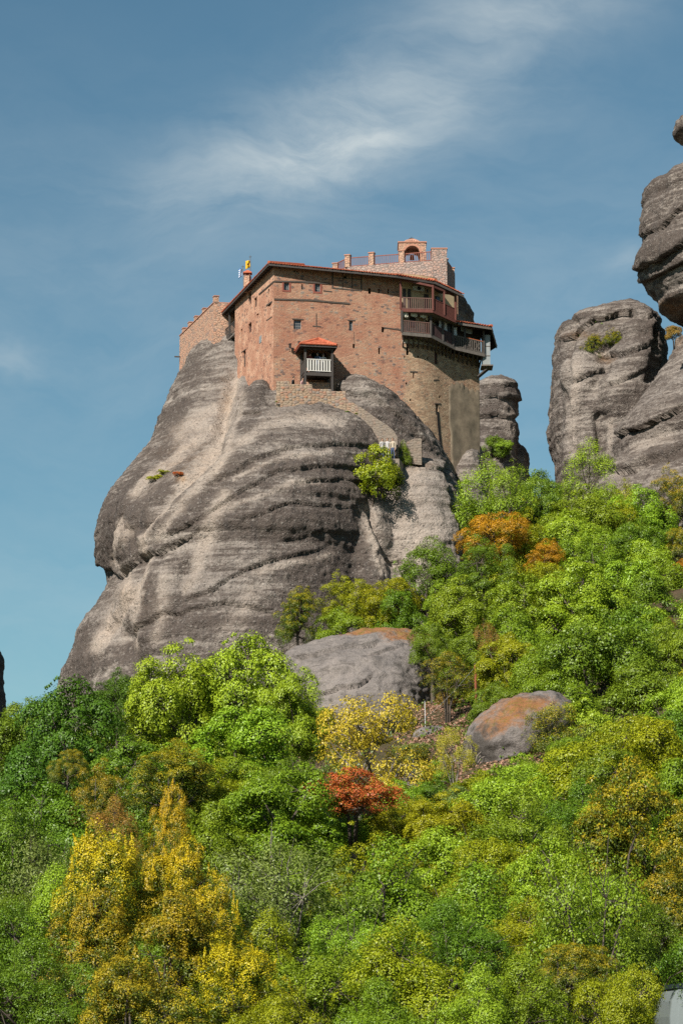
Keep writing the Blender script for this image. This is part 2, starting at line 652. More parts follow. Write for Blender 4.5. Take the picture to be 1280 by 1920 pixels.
def carve(me, feats, strata=1.0, lump=1.0, seed=0, tilt=(0, 0), washes=(), stain_shade_spots=(), rusts=(), vox=0.15, beds=2.3, upstain=0.0):
    n = len(me.vertices)
    co = np.empty(n * 3, np.float32)
    me.vertices.foreach_get('co', co)
    co = co.reshape(-1, 3).astype(float)
    nr = np.empty(n * 3, np.float32)
    me.vertices.foreach_get('normal', nr)
    nr = nr.reshape(-1, 3).astype(float)
    px, py = project(co)
    steep = np.clip(1.15 - np.abs(nr[:, 2]), 0.12, 1.0)
    d = lump * (0.55 * pn(co * 0.13, seed + 1) + 0.20 * pn(co * 0.38, seed + 2))
    wob = 1.0 * pn(co * 0.07, seed + 3) + 0.35 * pn(co * 0.22, seed + 4)
    s = co[:, 2] + tilt[0] * co[:, 0] + tilt[1] * co[:, 1] + wob
    vary = 0.55 + 0.75 * np.clip(pn(co * np.array([0.10, 0.10, 0.16]), seed + 5) + 0.45, 0, 1.4)
    def cut(x):     # rounded beds with narrow undercut joints
        v = n1(x)
        return np.maximum(np.where(v > -0.1, 0.45 * v, 1.5 * (v + 0.1) - 0.045), -0.62)
    lay = 0.42 * cut(s / beds + 40 + seed) + 0.20 * cut(s / (beds * 0.38) + 90) + 0.085 * n1(s / 0.33 + 7)
    d = d + strata * lay * vary * steep
    d = d + 0.15 * pn(co * 0.9, seed + 6) + 0.10 * pn(co * np.array([1.9, 1.9, 2.6]), seed + 7) + 0.06 * pn(co * 3.4, seed + 8)
    wash = np.zeros(n)
    stain = np.zeros(n)
    rust = np.zeros(n)
    for kind, pts, wpx, amp in feats:
        if kind == 'bulge':
            for (bx, by, rx_, ry_) in pts:
                d = d + amp * np.exp(-((px - bx) / rx_) ** 2 - ((py - by) / ry_) ** 2)
            continue
        dist, side = polyline_dist(px + 5 * pn(co * 0.5, 21), py + 5 * pn(co * 0.5, 22), pts)
        if kind == 'groove':
            d = d - amp * np.exp(-(dist / wpx) ** 2)
        elif kind == 'rib':
            d = d + amp * np.exp(-(dist / wpx) ** 2)
        elif kind == 'ledge':      # proud lip above, undercut below
            g = np.exp(-dist / wpx)
            d = d + np.where(side < 0, 0.55 * amp * g * np.clip(dist / (wpx * 0.3), 0, 1), -amp * g)
        elif kind == 'crack':
            d = d - amp * np.exp(-(dist / wpx) ** 2)
    for pts, wpx, amp in washes:
        dist, _ = polyline_dist(px + 7 * pn(co * 0.45, 31), py + 7 * pn(co * 0.45, 32), pts)
        wash += amp * np.exp(-(dist / wpx) ** 2)
    for bx, by, rx_, ry_, amp in stain_shade_spots:
        stain += amp * np.exp(-((px - bx) / rx_) ** 2 - ((py - by) / ry_) ** 2)
    for bx, by, rx_, ry_, amp in rusts:
        rust += amp * np.exp(-((px - bx) / rx_) ** 2 - ((py - by) / ry_) ** 2)
    # lichen likes the joints' brows, wash the hollows
    stain += 0.45 * np.clip(lay * 2.0, -0.6, 0.8) * steep + upstain + 0.20
    stain -= 1.3 * wash
    co = co + nr * d[:, None]
    me.vertices.foreach_set('co', np.ascontiguousarray(co, np.float32).ravel())
    me.update()
    me.polygons.foreach_set('use_smooth', np.ones(len(me.polygons), bool))
    set_attr(me, 'wash', np.clip(wash, 0, 1))
    set_attr(me, 'stain', np.clip(stain, -1, 1.2))
    set_attr(me, 'rust', np.clip(rust, 0, 1))
    return me


# --- the rock under the monastery -----------------------------------
L_left = lobe([(630, 402, 800, 219.5, 4.5), (642, 380, 800, 219.5, 6.5), (660, 358, 800, 219.5, 7.8), (690, 341, 810, 219.3, 9.0), (735, 318, 820, 219, 10.6),
               (785, 300, 830, 218.5, 12.6), (825, 291, 840, 218, 14), (880, 254, 850, 217, 16.5), (925, 222, 860, 216, 18), (975, 196, 870, 215, 20),
               (1030, 183, 880, 214, 21), (1065, 188, 880, 214, 21), (1092, 206, 880, 213, 20.6), (1120, 198, 880, 213, 21), (1165, 170, 880, 212, 22),
               (1190, 150, 890, 212, 22.5), (1250, 129, 900, 211, 23), (1290, 117, 900, 211, 23), (1400, 95, 900, 211, 23), (1560, 70, 900, 211, 23)], 2.15)
L_ridge = lobe([(710, 478, 500, 203.6, 2.0), (718, 468, 512, 203.4, 3.0), (735, 456, 517, 203.2, 4.2), (760, 442, 530, 203, 5.0), (800, 425, 560, 203, 6.5)], 2.1, topk=(1.0, 0.85, 0.6, 0.35, 0.15))
L_face = lobe([(746, 490, 630, 202.5, 3.0), (756, 460, 660, 202.5, 3.8), (774, 436, 695, 202.5, 4.8), (800, 414, 730, 203, 6.4), (830, 398, 742, 203, 8.3), (880, 348, 746, 203, 11),
               (950, 275, 746, 203, 13.4), (1030, 232, 746, 203, 15.0), (1080, 232, 746, 203, 15.2), (1150, 205, 750, 203, 16.4), (1250, 185, 770, 203, 17.6),
               (1350, 160, 790, 203, 18.4), (1500, 140, 800, 203, 19)], 2.3)
L_base = lobe([(704, 652, 688, 203.5, 3.4), (718, 634, 712, 203.5, 4.2), (745, 622, 746, 203.5, 5.0), (780, 600, 780, 203.5, 5.6), (830, 600, 818, 203.5, 6.0),
               (880, 600, 842, 203.5, 6.2), (950, 600, 868, 203.5, 6.4), (1050, 600, 890, 203.5, 7), (1250, 600, 930, 203.5, 8)], 2.5, topk=(1.0, 0.85, 0.6, 0.35, 0.15))
L_slab = lobe([(848, 748, 815, 202.5, 4.0), (866, 722, 838, 202.5, 5.6), (900, 704, 848, 202, 6.8), (950, 692, 862, 202, 8.2), (1040, 684, 884, 202, 9.8),
               (1120, 672, 900, 202, 11), (1250, 660, 930, 202, 12.5), (1400, 650, 940, 202, 13)], 2.6, topk=(1.0, 0.85, 0.6, 0.35, 0.15))
L_notch = lobe([(905, 655, 715, 201, 4.5), (940, 636, 738, 201, 6.8), (1000, 622, 752, 201, 8.9), (1080, 622, 762, 201, 10.6), (1200, 622, 780, 201, 12)], 2.2)
L_back = lobe([(520, 800, 830, 216, 5), (532, 780, 845, 216, 6.5), (555, 770, 866, 216, 7), (580, 765, 880, 216, 7.2), (610, 765, 886, 216, 7.2), (700, 760, 884, 216, 7), (900, 760, 880, 216, 7), (1100, 760, 890, 215, 8)], 2.2, topk=(1.0, 0.85, 0.6, 0.35, 0.15))
L_side = lobe([(800, 840, 880, 211, 4), (840, 835, 900, 211, 5), (900, 830, 915, 210, 6), (1000, 825, 930, 209, 7), (1200, 820, 950, 208, 8)], 2.2)
me = remesh([L_left, L_ridge, L_face, L_base, L_slab, L_notch, L_back, L_side], 0.145, 4)
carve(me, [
    ('groove', [(436, 690), (424, 740), (412, 790), (398, 835), (350, 892), (300, 945), (268, 990)], 13, 0.9),
    ('groove', [(405, 705), (385, 775), (360, 830), (300, 880)], 14, 0.35),
    ('rib', [(300, 870), (255, 925), (236, 980), (232, 1040)], 12, 0.35),
    ('groove', [(246, 1000), (262, 1060), (236, 1120), (190, 1180)], 10, 0.6),
    ('groove', [(345, 1060), (330, 1130), (318, 1220)], 12, 0.45),
    ('ledge', [(352, 1118), (395, 1106), (430, 1086), (470, 1064), (520, 1050), (590, 1030)], 12, 0.26),
    ('ledge', [(330, 1000), (400, 955), (460, 915), (530, 882), (620, 872), (700, 880)], 11, 0.25),
    ('ledge', [(400, 905), (460, 868), (540, 842), (630, 832), (720, 840)], 9, 0.28),
    ('ledge', [(470, 970), (560, 942), (660, 950)], 9, 0.22),
    ('ledge', [(560, 906), (640, 898), (700, 908)], 7, 0.25),
    ('ledge', [(540, 1010), (600, 995), (680, 1000)], 8, 0.12),
    ('ledge', [(188, 1060), (220, 1078), (262, 1040), (300, 1035), (345, 1010)], 15, 0.5),
    ('ledge', [(240, 1180), (300, 1150), (420, 1130), (520, 1150)], 14, 0.3),
    ('groove', [(225, 1190), (240, 1240), (262, 1290)], 22, 1.1),
    ('crack', [(692, 955), (703, 985), (722, 1015), (740, 1050)], 6, 0.9),
    ('crack', [(838, 880), (846, 920), (856, 960), (862, 990)], 5, 0.7),
    ('ledge', [(735, 872), (780, 866), (835, 880)], 5, 0.25),
    ('ledge', [(655, 735), (700, 745), (745, 775), (790, 822)], 12, 0.35),
    ('bulge', [(480, 1000, 90, 70), (250, 990, 45, 60)], 0, 0.35),
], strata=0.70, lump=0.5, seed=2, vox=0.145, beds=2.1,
    washes=[([(440, 695), (424, 750), (414, 800), (392, 845), (345, 895)], 12, 1.15),
            ([(345, 895), (310, 940), (280, 990), (268, 1035), (272, 1075), (240, 1120)], 9, 1.1),
            ([(400, 765), (350, 795), (330, 812)], 12, 0.7),
            ([(455, 740), (440, 800), (420, 850), (370, 920), (330, 960), (300, 1010)], 8, 0.55),
            ([(390, 800), (340, 835), (300, 880), (262, 930)], 10, 0.7),
            ([(240, 985), (222, 1040), (232, 1085), (215, 1140), (180, 1190)], 8, 0.9),
            ([(240, 1110), (205, 1160), (178, 1210)], 15, 0.95),
            ([(260, 1090), (250, 1160), (236, 1200)], 9, 0.8),
            ([(420, 930), (395, 985), (372, 1060), (350, 1100)], 14, 0.6),
            ([(310, 1080), (300, 1150), (290, 1200)], 12, 0.4),
            ([(640, 790), (560, 785), (500, 795), (450, 830), (410, 870)], 10, 0.5),
            ([(760, 900), (770, 960), (790, 1040)], 50, 0.55),
            ([(690, 960), (706, 1010), (725, 1060)], 14, 0.8),
            ([(480, 1075), (560, 1050), (620, 1040)], 7, 0.4), ([(430, 950), (520, 915), (600, 905)], 6, 0.4), ([(440, 890), (540, 858), (620, 850)], 6, 0.4),
            ([(470, 1120), (430, 1180)], 20, 0.25)],
    stain_shade_spots=[(610, 1010, 110, 70, 0.85), (650, 900, 80, 45, 0.9), (665, 1045, 34, 60, 0.6), (600, 1090, 110, 40, 0.6), (640, 1140, 60, 30, 0.5), (232, 985, 40, 50, 0.95), (215, 1045, 30, 28, 0.9), (330, 790, 24, 40, 0.8),
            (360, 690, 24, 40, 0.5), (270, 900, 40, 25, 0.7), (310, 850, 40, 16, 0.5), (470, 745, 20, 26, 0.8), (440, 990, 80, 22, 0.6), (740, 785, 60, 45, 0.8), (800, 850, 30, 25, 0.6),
            (520, 872, 90, 18, 0.7), (430, 930, 50, 16, 0.7), (360, 945, 30, 14, 0.8), (330, 1130, 40, 30, 0.5), (235, 1230, 26, 45, 0.8), (160, 1220, 25, 50, 0.6), (150, 1260, 20, 40, 0.6), (280, 1100, 14, 60, 0.6), (790, 960, 60, 70, -0.8), (830, 1000, 40, 50, -0.6),  # the blob in the lower-left groove paints that recess's shade into the colour
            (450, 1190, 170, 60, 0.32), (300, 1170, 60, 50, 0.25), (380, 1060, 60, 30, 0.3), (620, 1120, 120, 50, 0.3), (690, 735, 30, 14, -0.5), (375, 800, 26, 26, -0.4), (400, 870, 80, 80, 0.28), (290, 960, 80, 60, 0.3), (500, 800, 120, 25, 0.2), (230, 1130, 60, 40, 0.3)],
    rusts=[(335, 890, 14, 6, 0.7), (420, 740, 14, 40, 0.35), (350, 860, 60, 40, 0.22), (775, 876, 30, 8, 0.5), (560, 775, 60, 8, 0.2), (240, 1120, 40, 40, 0.15)])
me.name = 'rock_pillar'
me.materials.clear()
me.materials.append(M_ROCK)
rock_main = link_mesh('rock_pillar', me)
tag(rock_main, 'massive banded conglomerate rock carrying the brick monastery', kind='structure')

# --- slim pillar behind the right end of the monastery ----------------
Yp = 252
q1 = lobe([(702, 915, 948, Yp, 3), (712, 890, 967, Yp, 4.5), (735, 875, 972, Yp, 5), (765, 868, 967, Yp, 5), (790, 866, 969, Yp, 5), (820, 866, 972, Yp, 5), (850, 868, 968, Yp, 5.2), (950, 866, 972, Yp, 6), (1400, 860, 985, Yp, 6)], 2.6, topk=(1.0, 0.85, 0.6, 0.35, 0.15))
q2 = lobe([(832, 968, 980, Yp + 3, 2), (848, 955, 989, Yp + 3, 3.4), (890, 950, 994, Yp + 3, 4), (960, 945, 1000, Yp + 3, 4), (1400, 940, 1005, Yp + 3, 5)], 2.6, topk=(1.0, 0.85, 0.6, 0.35, 0.15))
q3 = lobe([(818, 880, 920, Yp - 5, 2), (850, 872, 960, Yp - 5, 3.4), (900, 870, 968, Yp - 5, 4.5), (1000, 868, 976, Yp - 5, 6), (1400, 865, 980, Yp - 5, 6)], 2.4, topk=(1.0, 0.85, 0.6, 0.35, 0.15))
me = remesh([q1, q2, q3], 0.2, 3)
carve(me, [('ledge', [(890, 748), (930, 742), (972, 750)], 10, 0.35), ('ledge', [(890, 782), (930, 778), (975, 785)], 12, 0.35), ('ledge', [(890, 725), (975, 722)], 8, 0.25)],
      strata=0.55, lump=0.4, seed=9, washes=[([(955, 760), (955, 840)], 12, 0.35)], stain_shade_spots=[(905, 730, 40, 10, 0.5), (905, 768, 40, 8, 0.5), (900, 860, 60, 40, 0.5)], beds=2.6)
me.name = 'rock_pinnacle'
me.materials.clear(); me.materials.append(M_ROCK)
tag(link_mesh('rock_pinnacle', me), 'slim grey rock pinnacle behind the end of the monastery', kind='structure')

# --- rounded dome of rock ---------------------------------------------
Yd = 248
d1 = lobe([(563, 1135, 1195, Yd + 3, 5), (572, 1092, 1216, Yd + 3, 6.5), (586, 1062, 1230, Yd + 3, 7.5), (606, 1045, 1240, Yd + 3, 8), (640, 1038, 1245, Yd + 3, 8.2), (700, 1032, 1245, Yd + 3, 8.4),
           (760, 1028, 1240, Yd + 3, 8.6), (800, 1025, 1240, Yd + 3, 8.8), (835, 1031, 1240, Yd + 3, 8.8), (866, 1042, 1240, Yd + 3, 8.6), (950, 1044, 1240, Yd + 3, 8.8), (1350, 1030, 1240, Yd + 3, 9)], 2.4, topk=(1.0, 0.85, 0.6, 0.35, 0.15))
d2 = lobe([(582, 1180, 1225, Yd - 3, 3), (600, 1160, 1240, Yd - 4, 3.6), (640, 1150, 1243, Yd - 4, 4.4), (664, 1140, 1240, Yd - 5, 4.6), (700, 1128, 1236, Yd - 5, 5), (760, 1104, 1232, Yd - 5, 5.4), (780, 1106, 1230, Yd - 5, 5.2), (800, 1112, 1230, Yd - 4.8, 5.0), (860, 1116, 1230, Yd - 4.8, 5.0), (1350, 1130, 1230, Yd - 4, 5)], 2.4, topk=(1.0, 0.85, 0.6, 0.35, 0.15))
d3 = lobe([(660, 1058, 1110, Yd - 4, 2), (690, 1050, 1140, Yd - 4.5, 3), (740, 1052, 1120, Yd - 4.5, 3.2), (800, 1050, 1100, Yd - 4.5, 3.2), (870, 1052, 1098, Yd - 4.5, 3.2), (1350, 1050, 1100, Yd - 4.5, 4)], 2.4, topk=(1.0, 0.85, 0.6, 0.35, 0.15))
d4 = lobe([(735, 1076, 1140, Yd - 4.0, 3.4), (780, 1074, 1142, Yd - 4.4, 3.8), (870, 1072, 1144, Yd - 4.4, 3.8), (1000, 1070, 1146, Yd - 4.4, 4)], 2.4)
me = remesh([d1, d2, d3, d4], 0.2, 3)
carve(me, [('groove', [(1072, 600), (1066, 660), (1058, 740), (1066, 840)], 7, 0.6), ('ledge', [(1060, 632), (1110, 600), (1160, 585), (1210, 588)], 9, 0.7),
           ('ledge', [(1140, 668), (1175, 655), (1215, 640)], 8, 0.6), ('ledge', [(1140, 720), (1180, 700), (1215, 690)], 8, 0.4), ('groove', [(1118, 780), (1122, 810), (1124, 850)], 8, 0.6),
           ('ledge', [(1075, 712), (1105, 702), (1130, 690)], 7, 0.4), ('crack', [(1238, 610), (1232, 670), (1222, 710)], 8, 0.8)],
      strata=0.65, lump=0.6, seed=15, washes=[([(1080, 680), (1070, 780), (1075, 850)], 12, 0.4), ([(1140, 790), (1142, 850)], 5, 0.6)],
      stain_shade_spots=[(1060, 600, 30, 30, 0.35), (1120, 815, 10, 34, 0.5), (1180, 760, 40, 30, 0.3), (1215, 640, 25, 60, 0.35), (1100, 590, 60, 12, 0.3), (1090, 700, 30, 40, -0.3)],  # the narrow upright blob paints the cave's shade into the rock colour
      rusts=[(1080, 627, 30, 8, 0.6), (1130, 672, 14, 10, 0.7)], beds=2.6)
me.name = 'rock_dome'
me.materials.clear(); me.materials.append(M_ROCK)
tag(link_mesh('rock_dome', me), 'rounded grey rock dome with shrubs in a hollow of its face', kind='structure')

# --- towering rock at the edge of the valley --------------------------
Yt = 236
t1 = lobe([(600, 1268, 1700, Yt, 6), (640, 1253, 1700, Yt, 8), (690, 1223, 1700, Yt - 1, 10), (745, 1189, 1700, Yt - 2, 12), (790, 1160, 1700, Yt - 3, 13), (822, 1150, 1700, Yt - 3, 13.5), (860, 1152, 1700, Yt - 3, 13),
           (900, 1120, 1700, Yt - 4, 14), (1000, 1080, 1700, Yt - 5, 15), (1300, 1060, 1700, Yt - 5, 15)], 2.1, topk=(1.0, 0.85, 0.6, 0.35, 0.15))
t2 = lobe([(272, 1282, 1700, Yt + 1, 6), (282, 1262, 1700, Yt + 1, 7.4), (300, 1238, 1700, Yt + 1, 8.5), (330, 1214, 1700, Yt, 9.4), (375, 1206, 1700, Yt, 10), (430, 1198, 1700, Yt, 10), (458, 1202, 1700, Yt, 10), (480, 1194, 1700, Yt, 10.3), (500, 1187, 1700, Yt, 10.4),
           (528, 1198, 1700, Yt, 10), (545, 1212, 1700, Yt, 9.6), (560, 1226, 1700, Yt, 9.2), (582, 1240, 1700, Yt, 8.8), (596, 1262, 1700, Yt + 1, 7), (612, 1300, 1700, Yt + 2, 5)], 2.1, topk=(1.0, 0.85, 0.6, 0.35, 0.15))
t3 = lobe([(180, 1290, 1700, Yt + 2, 4), (190, 1276, 1700, Yt + 2, 5), (205, 1264, 1700, Yt + 2, 6), (230, 1258, 1700, Yt + 2, 6.4), (250, 1264, 1700, Yt + 2, 6), (264, 1280, 1700, Yt + 2, 5), (285, 1310, 1700, Yt + 2, 5)], 2.1, topk=(1.0, 0.85, 0.6, 0.35, 0.15))
me = remesh([t1, t2, t3], 0.2, 3)
carve(me, [('ledge', [(1160, 812), (1200, 800), (1240, 782), (1285, 762)], 9, 0.7), ('ledge', [(1150, 880), (1200, 862), (1285, 838)], 9, 0.9), ('ledge', [(1190, 505), (1230, 490), (1285, 452)], 14, 0.6),
           ('ledge', [(1205, 530), (1240, 512), (1285, 490)], 9, 0.5), ('ledge', [(1205, 440), (1240, 425), (1285, 385)], 9, 0.4), ('groove', [(1245, 320), (1225, 400)], 10, 0.35)],
      strata=0.75, lump=0.6, seed=22, stain_shade_spots=[(1235, 360, 50, 60, 0.45), (1230, 470, 60, 40, 0.45), (1250, 850, 60, 14, 0.7), (1270, 225, 20, 40, 0.5), (1240, 560, 30, 20, 0.3)],
      washes=[([(1200, 840), (1250, 820)], 14, 0.25)], rusts=[(1268, 578, 34, 16, 1.0), (1265, 640, 20, 20, 0.5)], beds=2.6)
me.name = 'rock_tower'
me.materials.clear(); me.materials.append(M_ROCK)
tag(link_mesh('rock_tower', me), 'towering dark rock with bulging overhang above an orange hollow', kind='structure')

# --- far rock whose edge shows beside the dark trees -------------------
e1 = lobe([(1214, -90, -6, 262, 5), (1222, -95, 0, 262, 5), (1270, -100, 3, 262, 6), (1330, -110, 8, 262, 7), (1650, -120, 30, 262, 8)], 2.6)
me = remesh([e1], 0.25, 2)
carve(me, [], strata=0.25, lump=0.1, seed=30, upstain=0.3)
me.name = 'rock_spur'
me.materials.clear(); me.materials.append(M_ROCK)
tag(link_mesh('rock_spur', me), 'dark rock spur beside the dark green trees', kind='structure')


# ================================================================== boulders
def boulder(name, rows, label, rusts, stain_shade_spots, feats, seed, vox=0.11, n=2.3):
    me = remesh([lobe(rows, n, 60, 40, topk=(1.0, 0.9, 0.65, 0.35, 0.15))], vox, 3)
    carve(me, feats, strata=0.18, lump=0.35, seed=seed, rusts=rusts, stain_shade_spots=stain_shade_spots, beds=1.2)
    me.materials.clear(); me.materials.append(M_BOULDER)
    me.name = name
    V = np.array([v.co[:] for v in me.vertices])
    c = np.array([V[:, 0].mean(), V[:, 1].mean(), V[:, 2].min()])
    me.vertices.foreach_set('co', np.ascontiguousarray(V - c, np.float32).ravel())
    me.update()
    o = link_mesh(name, me, loc=tuple(c))
    tag(o, label, 'boulder')
    return o


boulder('boulder', [(1176, 660, 775, 168, 3.0), (1184, 612, 812, 168, 4.4), (1200, 568, 822, 168, 5.4), (1220, 536, 826, 168, 6.2), (1250, 528, 828, 167, 6.8), (1310, 540, 820, 166, 7.4), (1480, 545, 810, 166, 7.6)],
        'broad pale grey boulder with orange lichen along its rounded top', [(775, 1190, 60, 18, 0.95), (690, 1178, 60, 8, 0.9), (805, 1220, 20, 26, 0.8), (650, 1184, 40, 5, 0.6)], [(812, 1260, 10, 50, 0.5), (600, 1225, 60, 6, 0.3)],
        [('ledge', [(560, 1228), (610, 1222), (650, 1208), (700, 1205)], 6, 0.35), ('ledge', [(606, 1300), (640, 1285), (672, 1282), (690, 1268)], 5, 0.35), ('ledge', [(690, 1225), (740, 1215)], 4, 0.2)], 41)
boulder('boulder', [(1297, 985, 1045, 137, 1.8), (1306, 945, 1064, 137, 2.4), (1330, 905, 1070, 136.5, 3.0), (1365, 878, 1062, 136, 3.4), (1410, 872, 1030, 136, 3.5), (1440, 880, 1005, 136, 3.2), (1475, 892, 985, 136, 2.8), (1600, 895, 985, 136, 2.8)],
        'dark boulder crusted with bright orange lichen beside the rusty pole', [(955, 1340, 60, 30, 0.85), (1000, 1315, 60, 14, 0.75), (915, 1370, 30, 24, 0.6)], [(900, 1400, 30, 40, 0.8), (1030, 1390, 24, 40, 0.7), (960, 1450, 60, 16, 0.7), (990, 1305, 40, 6, 0.4)],
        [('ledge', [(885, 1440), (930, 1432), (965, 1420), (1000, 1405)], 7, 0.4)], 47)
boulder('boulder', [(1362, 792, 832, 150, 0.7), (1368, 778, 846, 150, 1.0), (1385, 772, 850, 150, 1.2), (1410, 775, 845, 150, 1.2)],
        'low flat brown rock at the foot of the white stake', [(810, 1372, 40, 8, 0.35)], [(810, 1390, 40, 10, 0.3)], [], 53, 0.07)
# ================================================================== materials of the monastery
def wood_mat(name, col, var=0.35, rough=0.75):
    m, t = new_mat(name)
    P = t.n('ShaderNodeNewGeometry').outputs['Position']
    g = t.noise(t.scaled(P, (9, 9, 1.2)), 1.6, 5.0, 0.6, 0.6)
    c = t.mix(1.0, col, t.ramp(g, [(0.25, 1 - var), (0.75, 1 + var)]), 'MULTIPLY')
    finish(t, c, rough, g, 0.25, 0.4, 0.02)
    return m


def plain_mat(name, col, rough=0.8, var=0.18, scale=3.0, spec=0.25, metallic=0.0):
    m, t = new_mat(name)
    P = t.n('ShaderNodeNewGeometry').outputs['Position']
    g = t.noise(P, scale, 6.0, 0.65)
    c = t.mix(1.0, col, t.ramp(g, [(0.25, 1 - var), (0.75, 1 + var)]), 'MULTIPLY')
    finish(t, c, rough, g, spec, 0.35, 0.03, metallic)
    return m


def brick_mat(name, red=(0.450, 0.205, 0.128), orange=(0.56, 0.320, 0.200), mortar=(0.455, 0.345, 0.26), grey=1.3):
    m, t = new_mat(name)
    uv = t.n('ShaderNodeUVMap').outputs[0]
    P = t.n('ShaderNodeNewGeometry').outputs['Position']
    warp = t.n('ShaderNodeVectorMath', {0: t.noise(uv, 2.2, 3.0, 0.5, out=1), 1: (0.5, 0.5, 0.5)}, operation='SUBTRACT').outputs[0]
    uw = t.n('ShaderNodeVectorMath', {0: uv, 1: t.n('ShaderNodeVectorMath', {0: warp, 3: 0.10}, operation='SCALE').outputs[0]}, operation='ADD').outputs[0]
    br = t.n('ShaderNodeTexBrick', {'Vector': uw, 'Color1': red, 'Color2': orange, 'Mortar': mortar, 'Scale': 1.0, 'Mortar Size': 0.016, 'Mortar Smooth': 0.35,
                                    'Bias': -0.05, 'Brick Width': 0.34, 'Row Height': 0.105})
    br.offset = 0.47
    col = br.outputs['Color']
    # single stones laid among the bricks
    vo = t.n('ShaderNodeTexVoronoi', {'Vector': t.scaled(uw, (2.6, 4.6, 1.0)), 'Scale': 1.0, 'Randomness': 0.9})
    sc = t.n('ShaderNodeSeparateColor', {0: vo.outputs['Color']})
    inside = t.ramp(vo.outputs['Distance'], [(0.38, 1.0), (0.46, 0.0)])
    m1 = t.math('MULTIPLY', inside, t.ramp(sc.outputs[0], [(0.80 - 0.1 * grey, 0.0), (0.82 - 0.1 * grey, 0.85)]))
    stone = t.mix(sc.outputs[1], (0.27, 0.235, 0.21), (0.40, 0.33, 0.25))
    col = t.mix(m1, col, stone)
    m2 = t.math('MULTIPLY', inside, t.ramp(sc.outputs[2], [(0.885, 0.0), (0.90, 0.8)]))
    col = t.mix(m2, col, (0.14, 0.12, 0.115))
    # buff, weathered lime areas and deep red repair areas
    tone = t.attr('tone')
    nb = t.noise(uv, 0.55, 6.0, 0.65, 0.3)
    buff = t.ramp(t.math('ADD', nb, t.math('MULTIPLY', tone, 0.45)), [(0.52, 0.0), (0.74, 0.66)])
    pal = t.mix(t.ramp(sc.outputs[1], [(0.25, 0.0), (0.75, 1.0)]), (0.36, 0.25, 0.155), (0.62, 0.475, 0.31))
    pal = t.mix(t.ramp(br.outputs['Fac'], [(0.2, 0.0), (0.9, 0.75)]), pal, (0.40, 0.30, 0.20))
    col = t.mix(buff, col, pal)
    rp = t.ramp(t.math('SUBTRACT', t.noise(uv, 0.8, 5.0, 0.6), t.math('MULTIPLY', tone, 0.35)), [(0.56, 0.0), (0.74, 0.55)])
    col = t.mix(rp, col, (0.40, 0.165, 0.105))
    # dirt
    dn = t.noise(t.scaled(uv, (1.0, 0.22, 1.0)), 1.7, 6.0, 0.68, 0.4)
    col = t.mix(t.ramp(dn, [(0.55, 0.0), (0.78, 0.5)]), col, (0.15, 0.105, 0.08))
    fine = t.noise(uv, 14.0, 5.0, 0.7)
    col = t.mix(1.0, col, t.ramp(fine, [(0.25, 0.66), (0.75, 1.32)]), 'MULTIPLY')
    h = t.math('ADD', t.math('MULTIPLY', br.outputs['Fac'], -0.7), t.math('MULTIPLY', t.noise(uv, 6.0, 6.0, 0.7), 1.3))
    h = t.math('ADD', h, t.math('MULTIPLY', m1, 0.3))
    finish(t, col, 0.92, h, 0.12, 0.9, 0.05)
    return m


def stone_mat(name, a, b, mortar, sx=3.2, sy=5.0):
    """coursed rubble; wants a UV map in metres"""
    m, t = new_mat(name)
    uv = t.n('ShaderNodeUVMap').outputs[0]
    vs = t.scaled(uv, (sx, sy, 1.0))
    v1 = t.n('ShaderNodeTexVoronoi', {'Vector': vs, 'Scale': 1.0, 'Randomness': 0.85})
    v2 = t.n('ShaderNodeTexVoronoi', {'Vector': vs, 'Scale': 1.0, 'Randomness': 0.85}, feature='DISTANCE_TO_EDGE')
    sc = t.n('ShaderNodeSeparateColor', {0: v1.outputs['Color']})
    col = t.mix(sc.outputs[0], a, b)
    col = t.mix(t.ramp(sc.outputs[1], [(0.8, 0.0), (0.85, 0.7)]), col, (0.25, 0.215, 0.20))
    edge = t.ramp(v2.outputs['Distance'], [(0.02, 1.0), (0.11, 0.0)])
    col = t.mix(edge, col, mortar)
    fine = t.noise(uv, 13.0, 5.0, 0.7)
    col = t.mix(1.0, col, t.ramp(fine, [(0.25, 0.68), (0.75, 1.3)]), 'MULTIPLY')
    h = t.math('SUBTRACT', t.math('MULTIPLY', fine, 0.5), edge)
    finish(t, col, 0.92, h, 0.12, 0.9, 0.05)
    return m


def tile_mat():
    m, t = new_mat('roof_tile')
    P = t.n('ShaderNodeNewGeometry').outputs['Position']
    g = t.noise(P, 4.5, 4.0, 0.7)
    col = t.mix(t.ramp(g, [(0.35, 0.0), (0.65, 1.0)]), (0.46, 0.105, 0.055), (0.62, 0.20, 0.105))
    l = t.noise(P, 9.0, 5.0, 0.7)
    col = t.mix(t.ramp(l, [(0.60, 0.0), (0.75, 0.5)]), col, (0.20, 0.13, 0.09))
    finish(t, col, 0.85, l, 0.2, 0.5, 0.03)
    return m


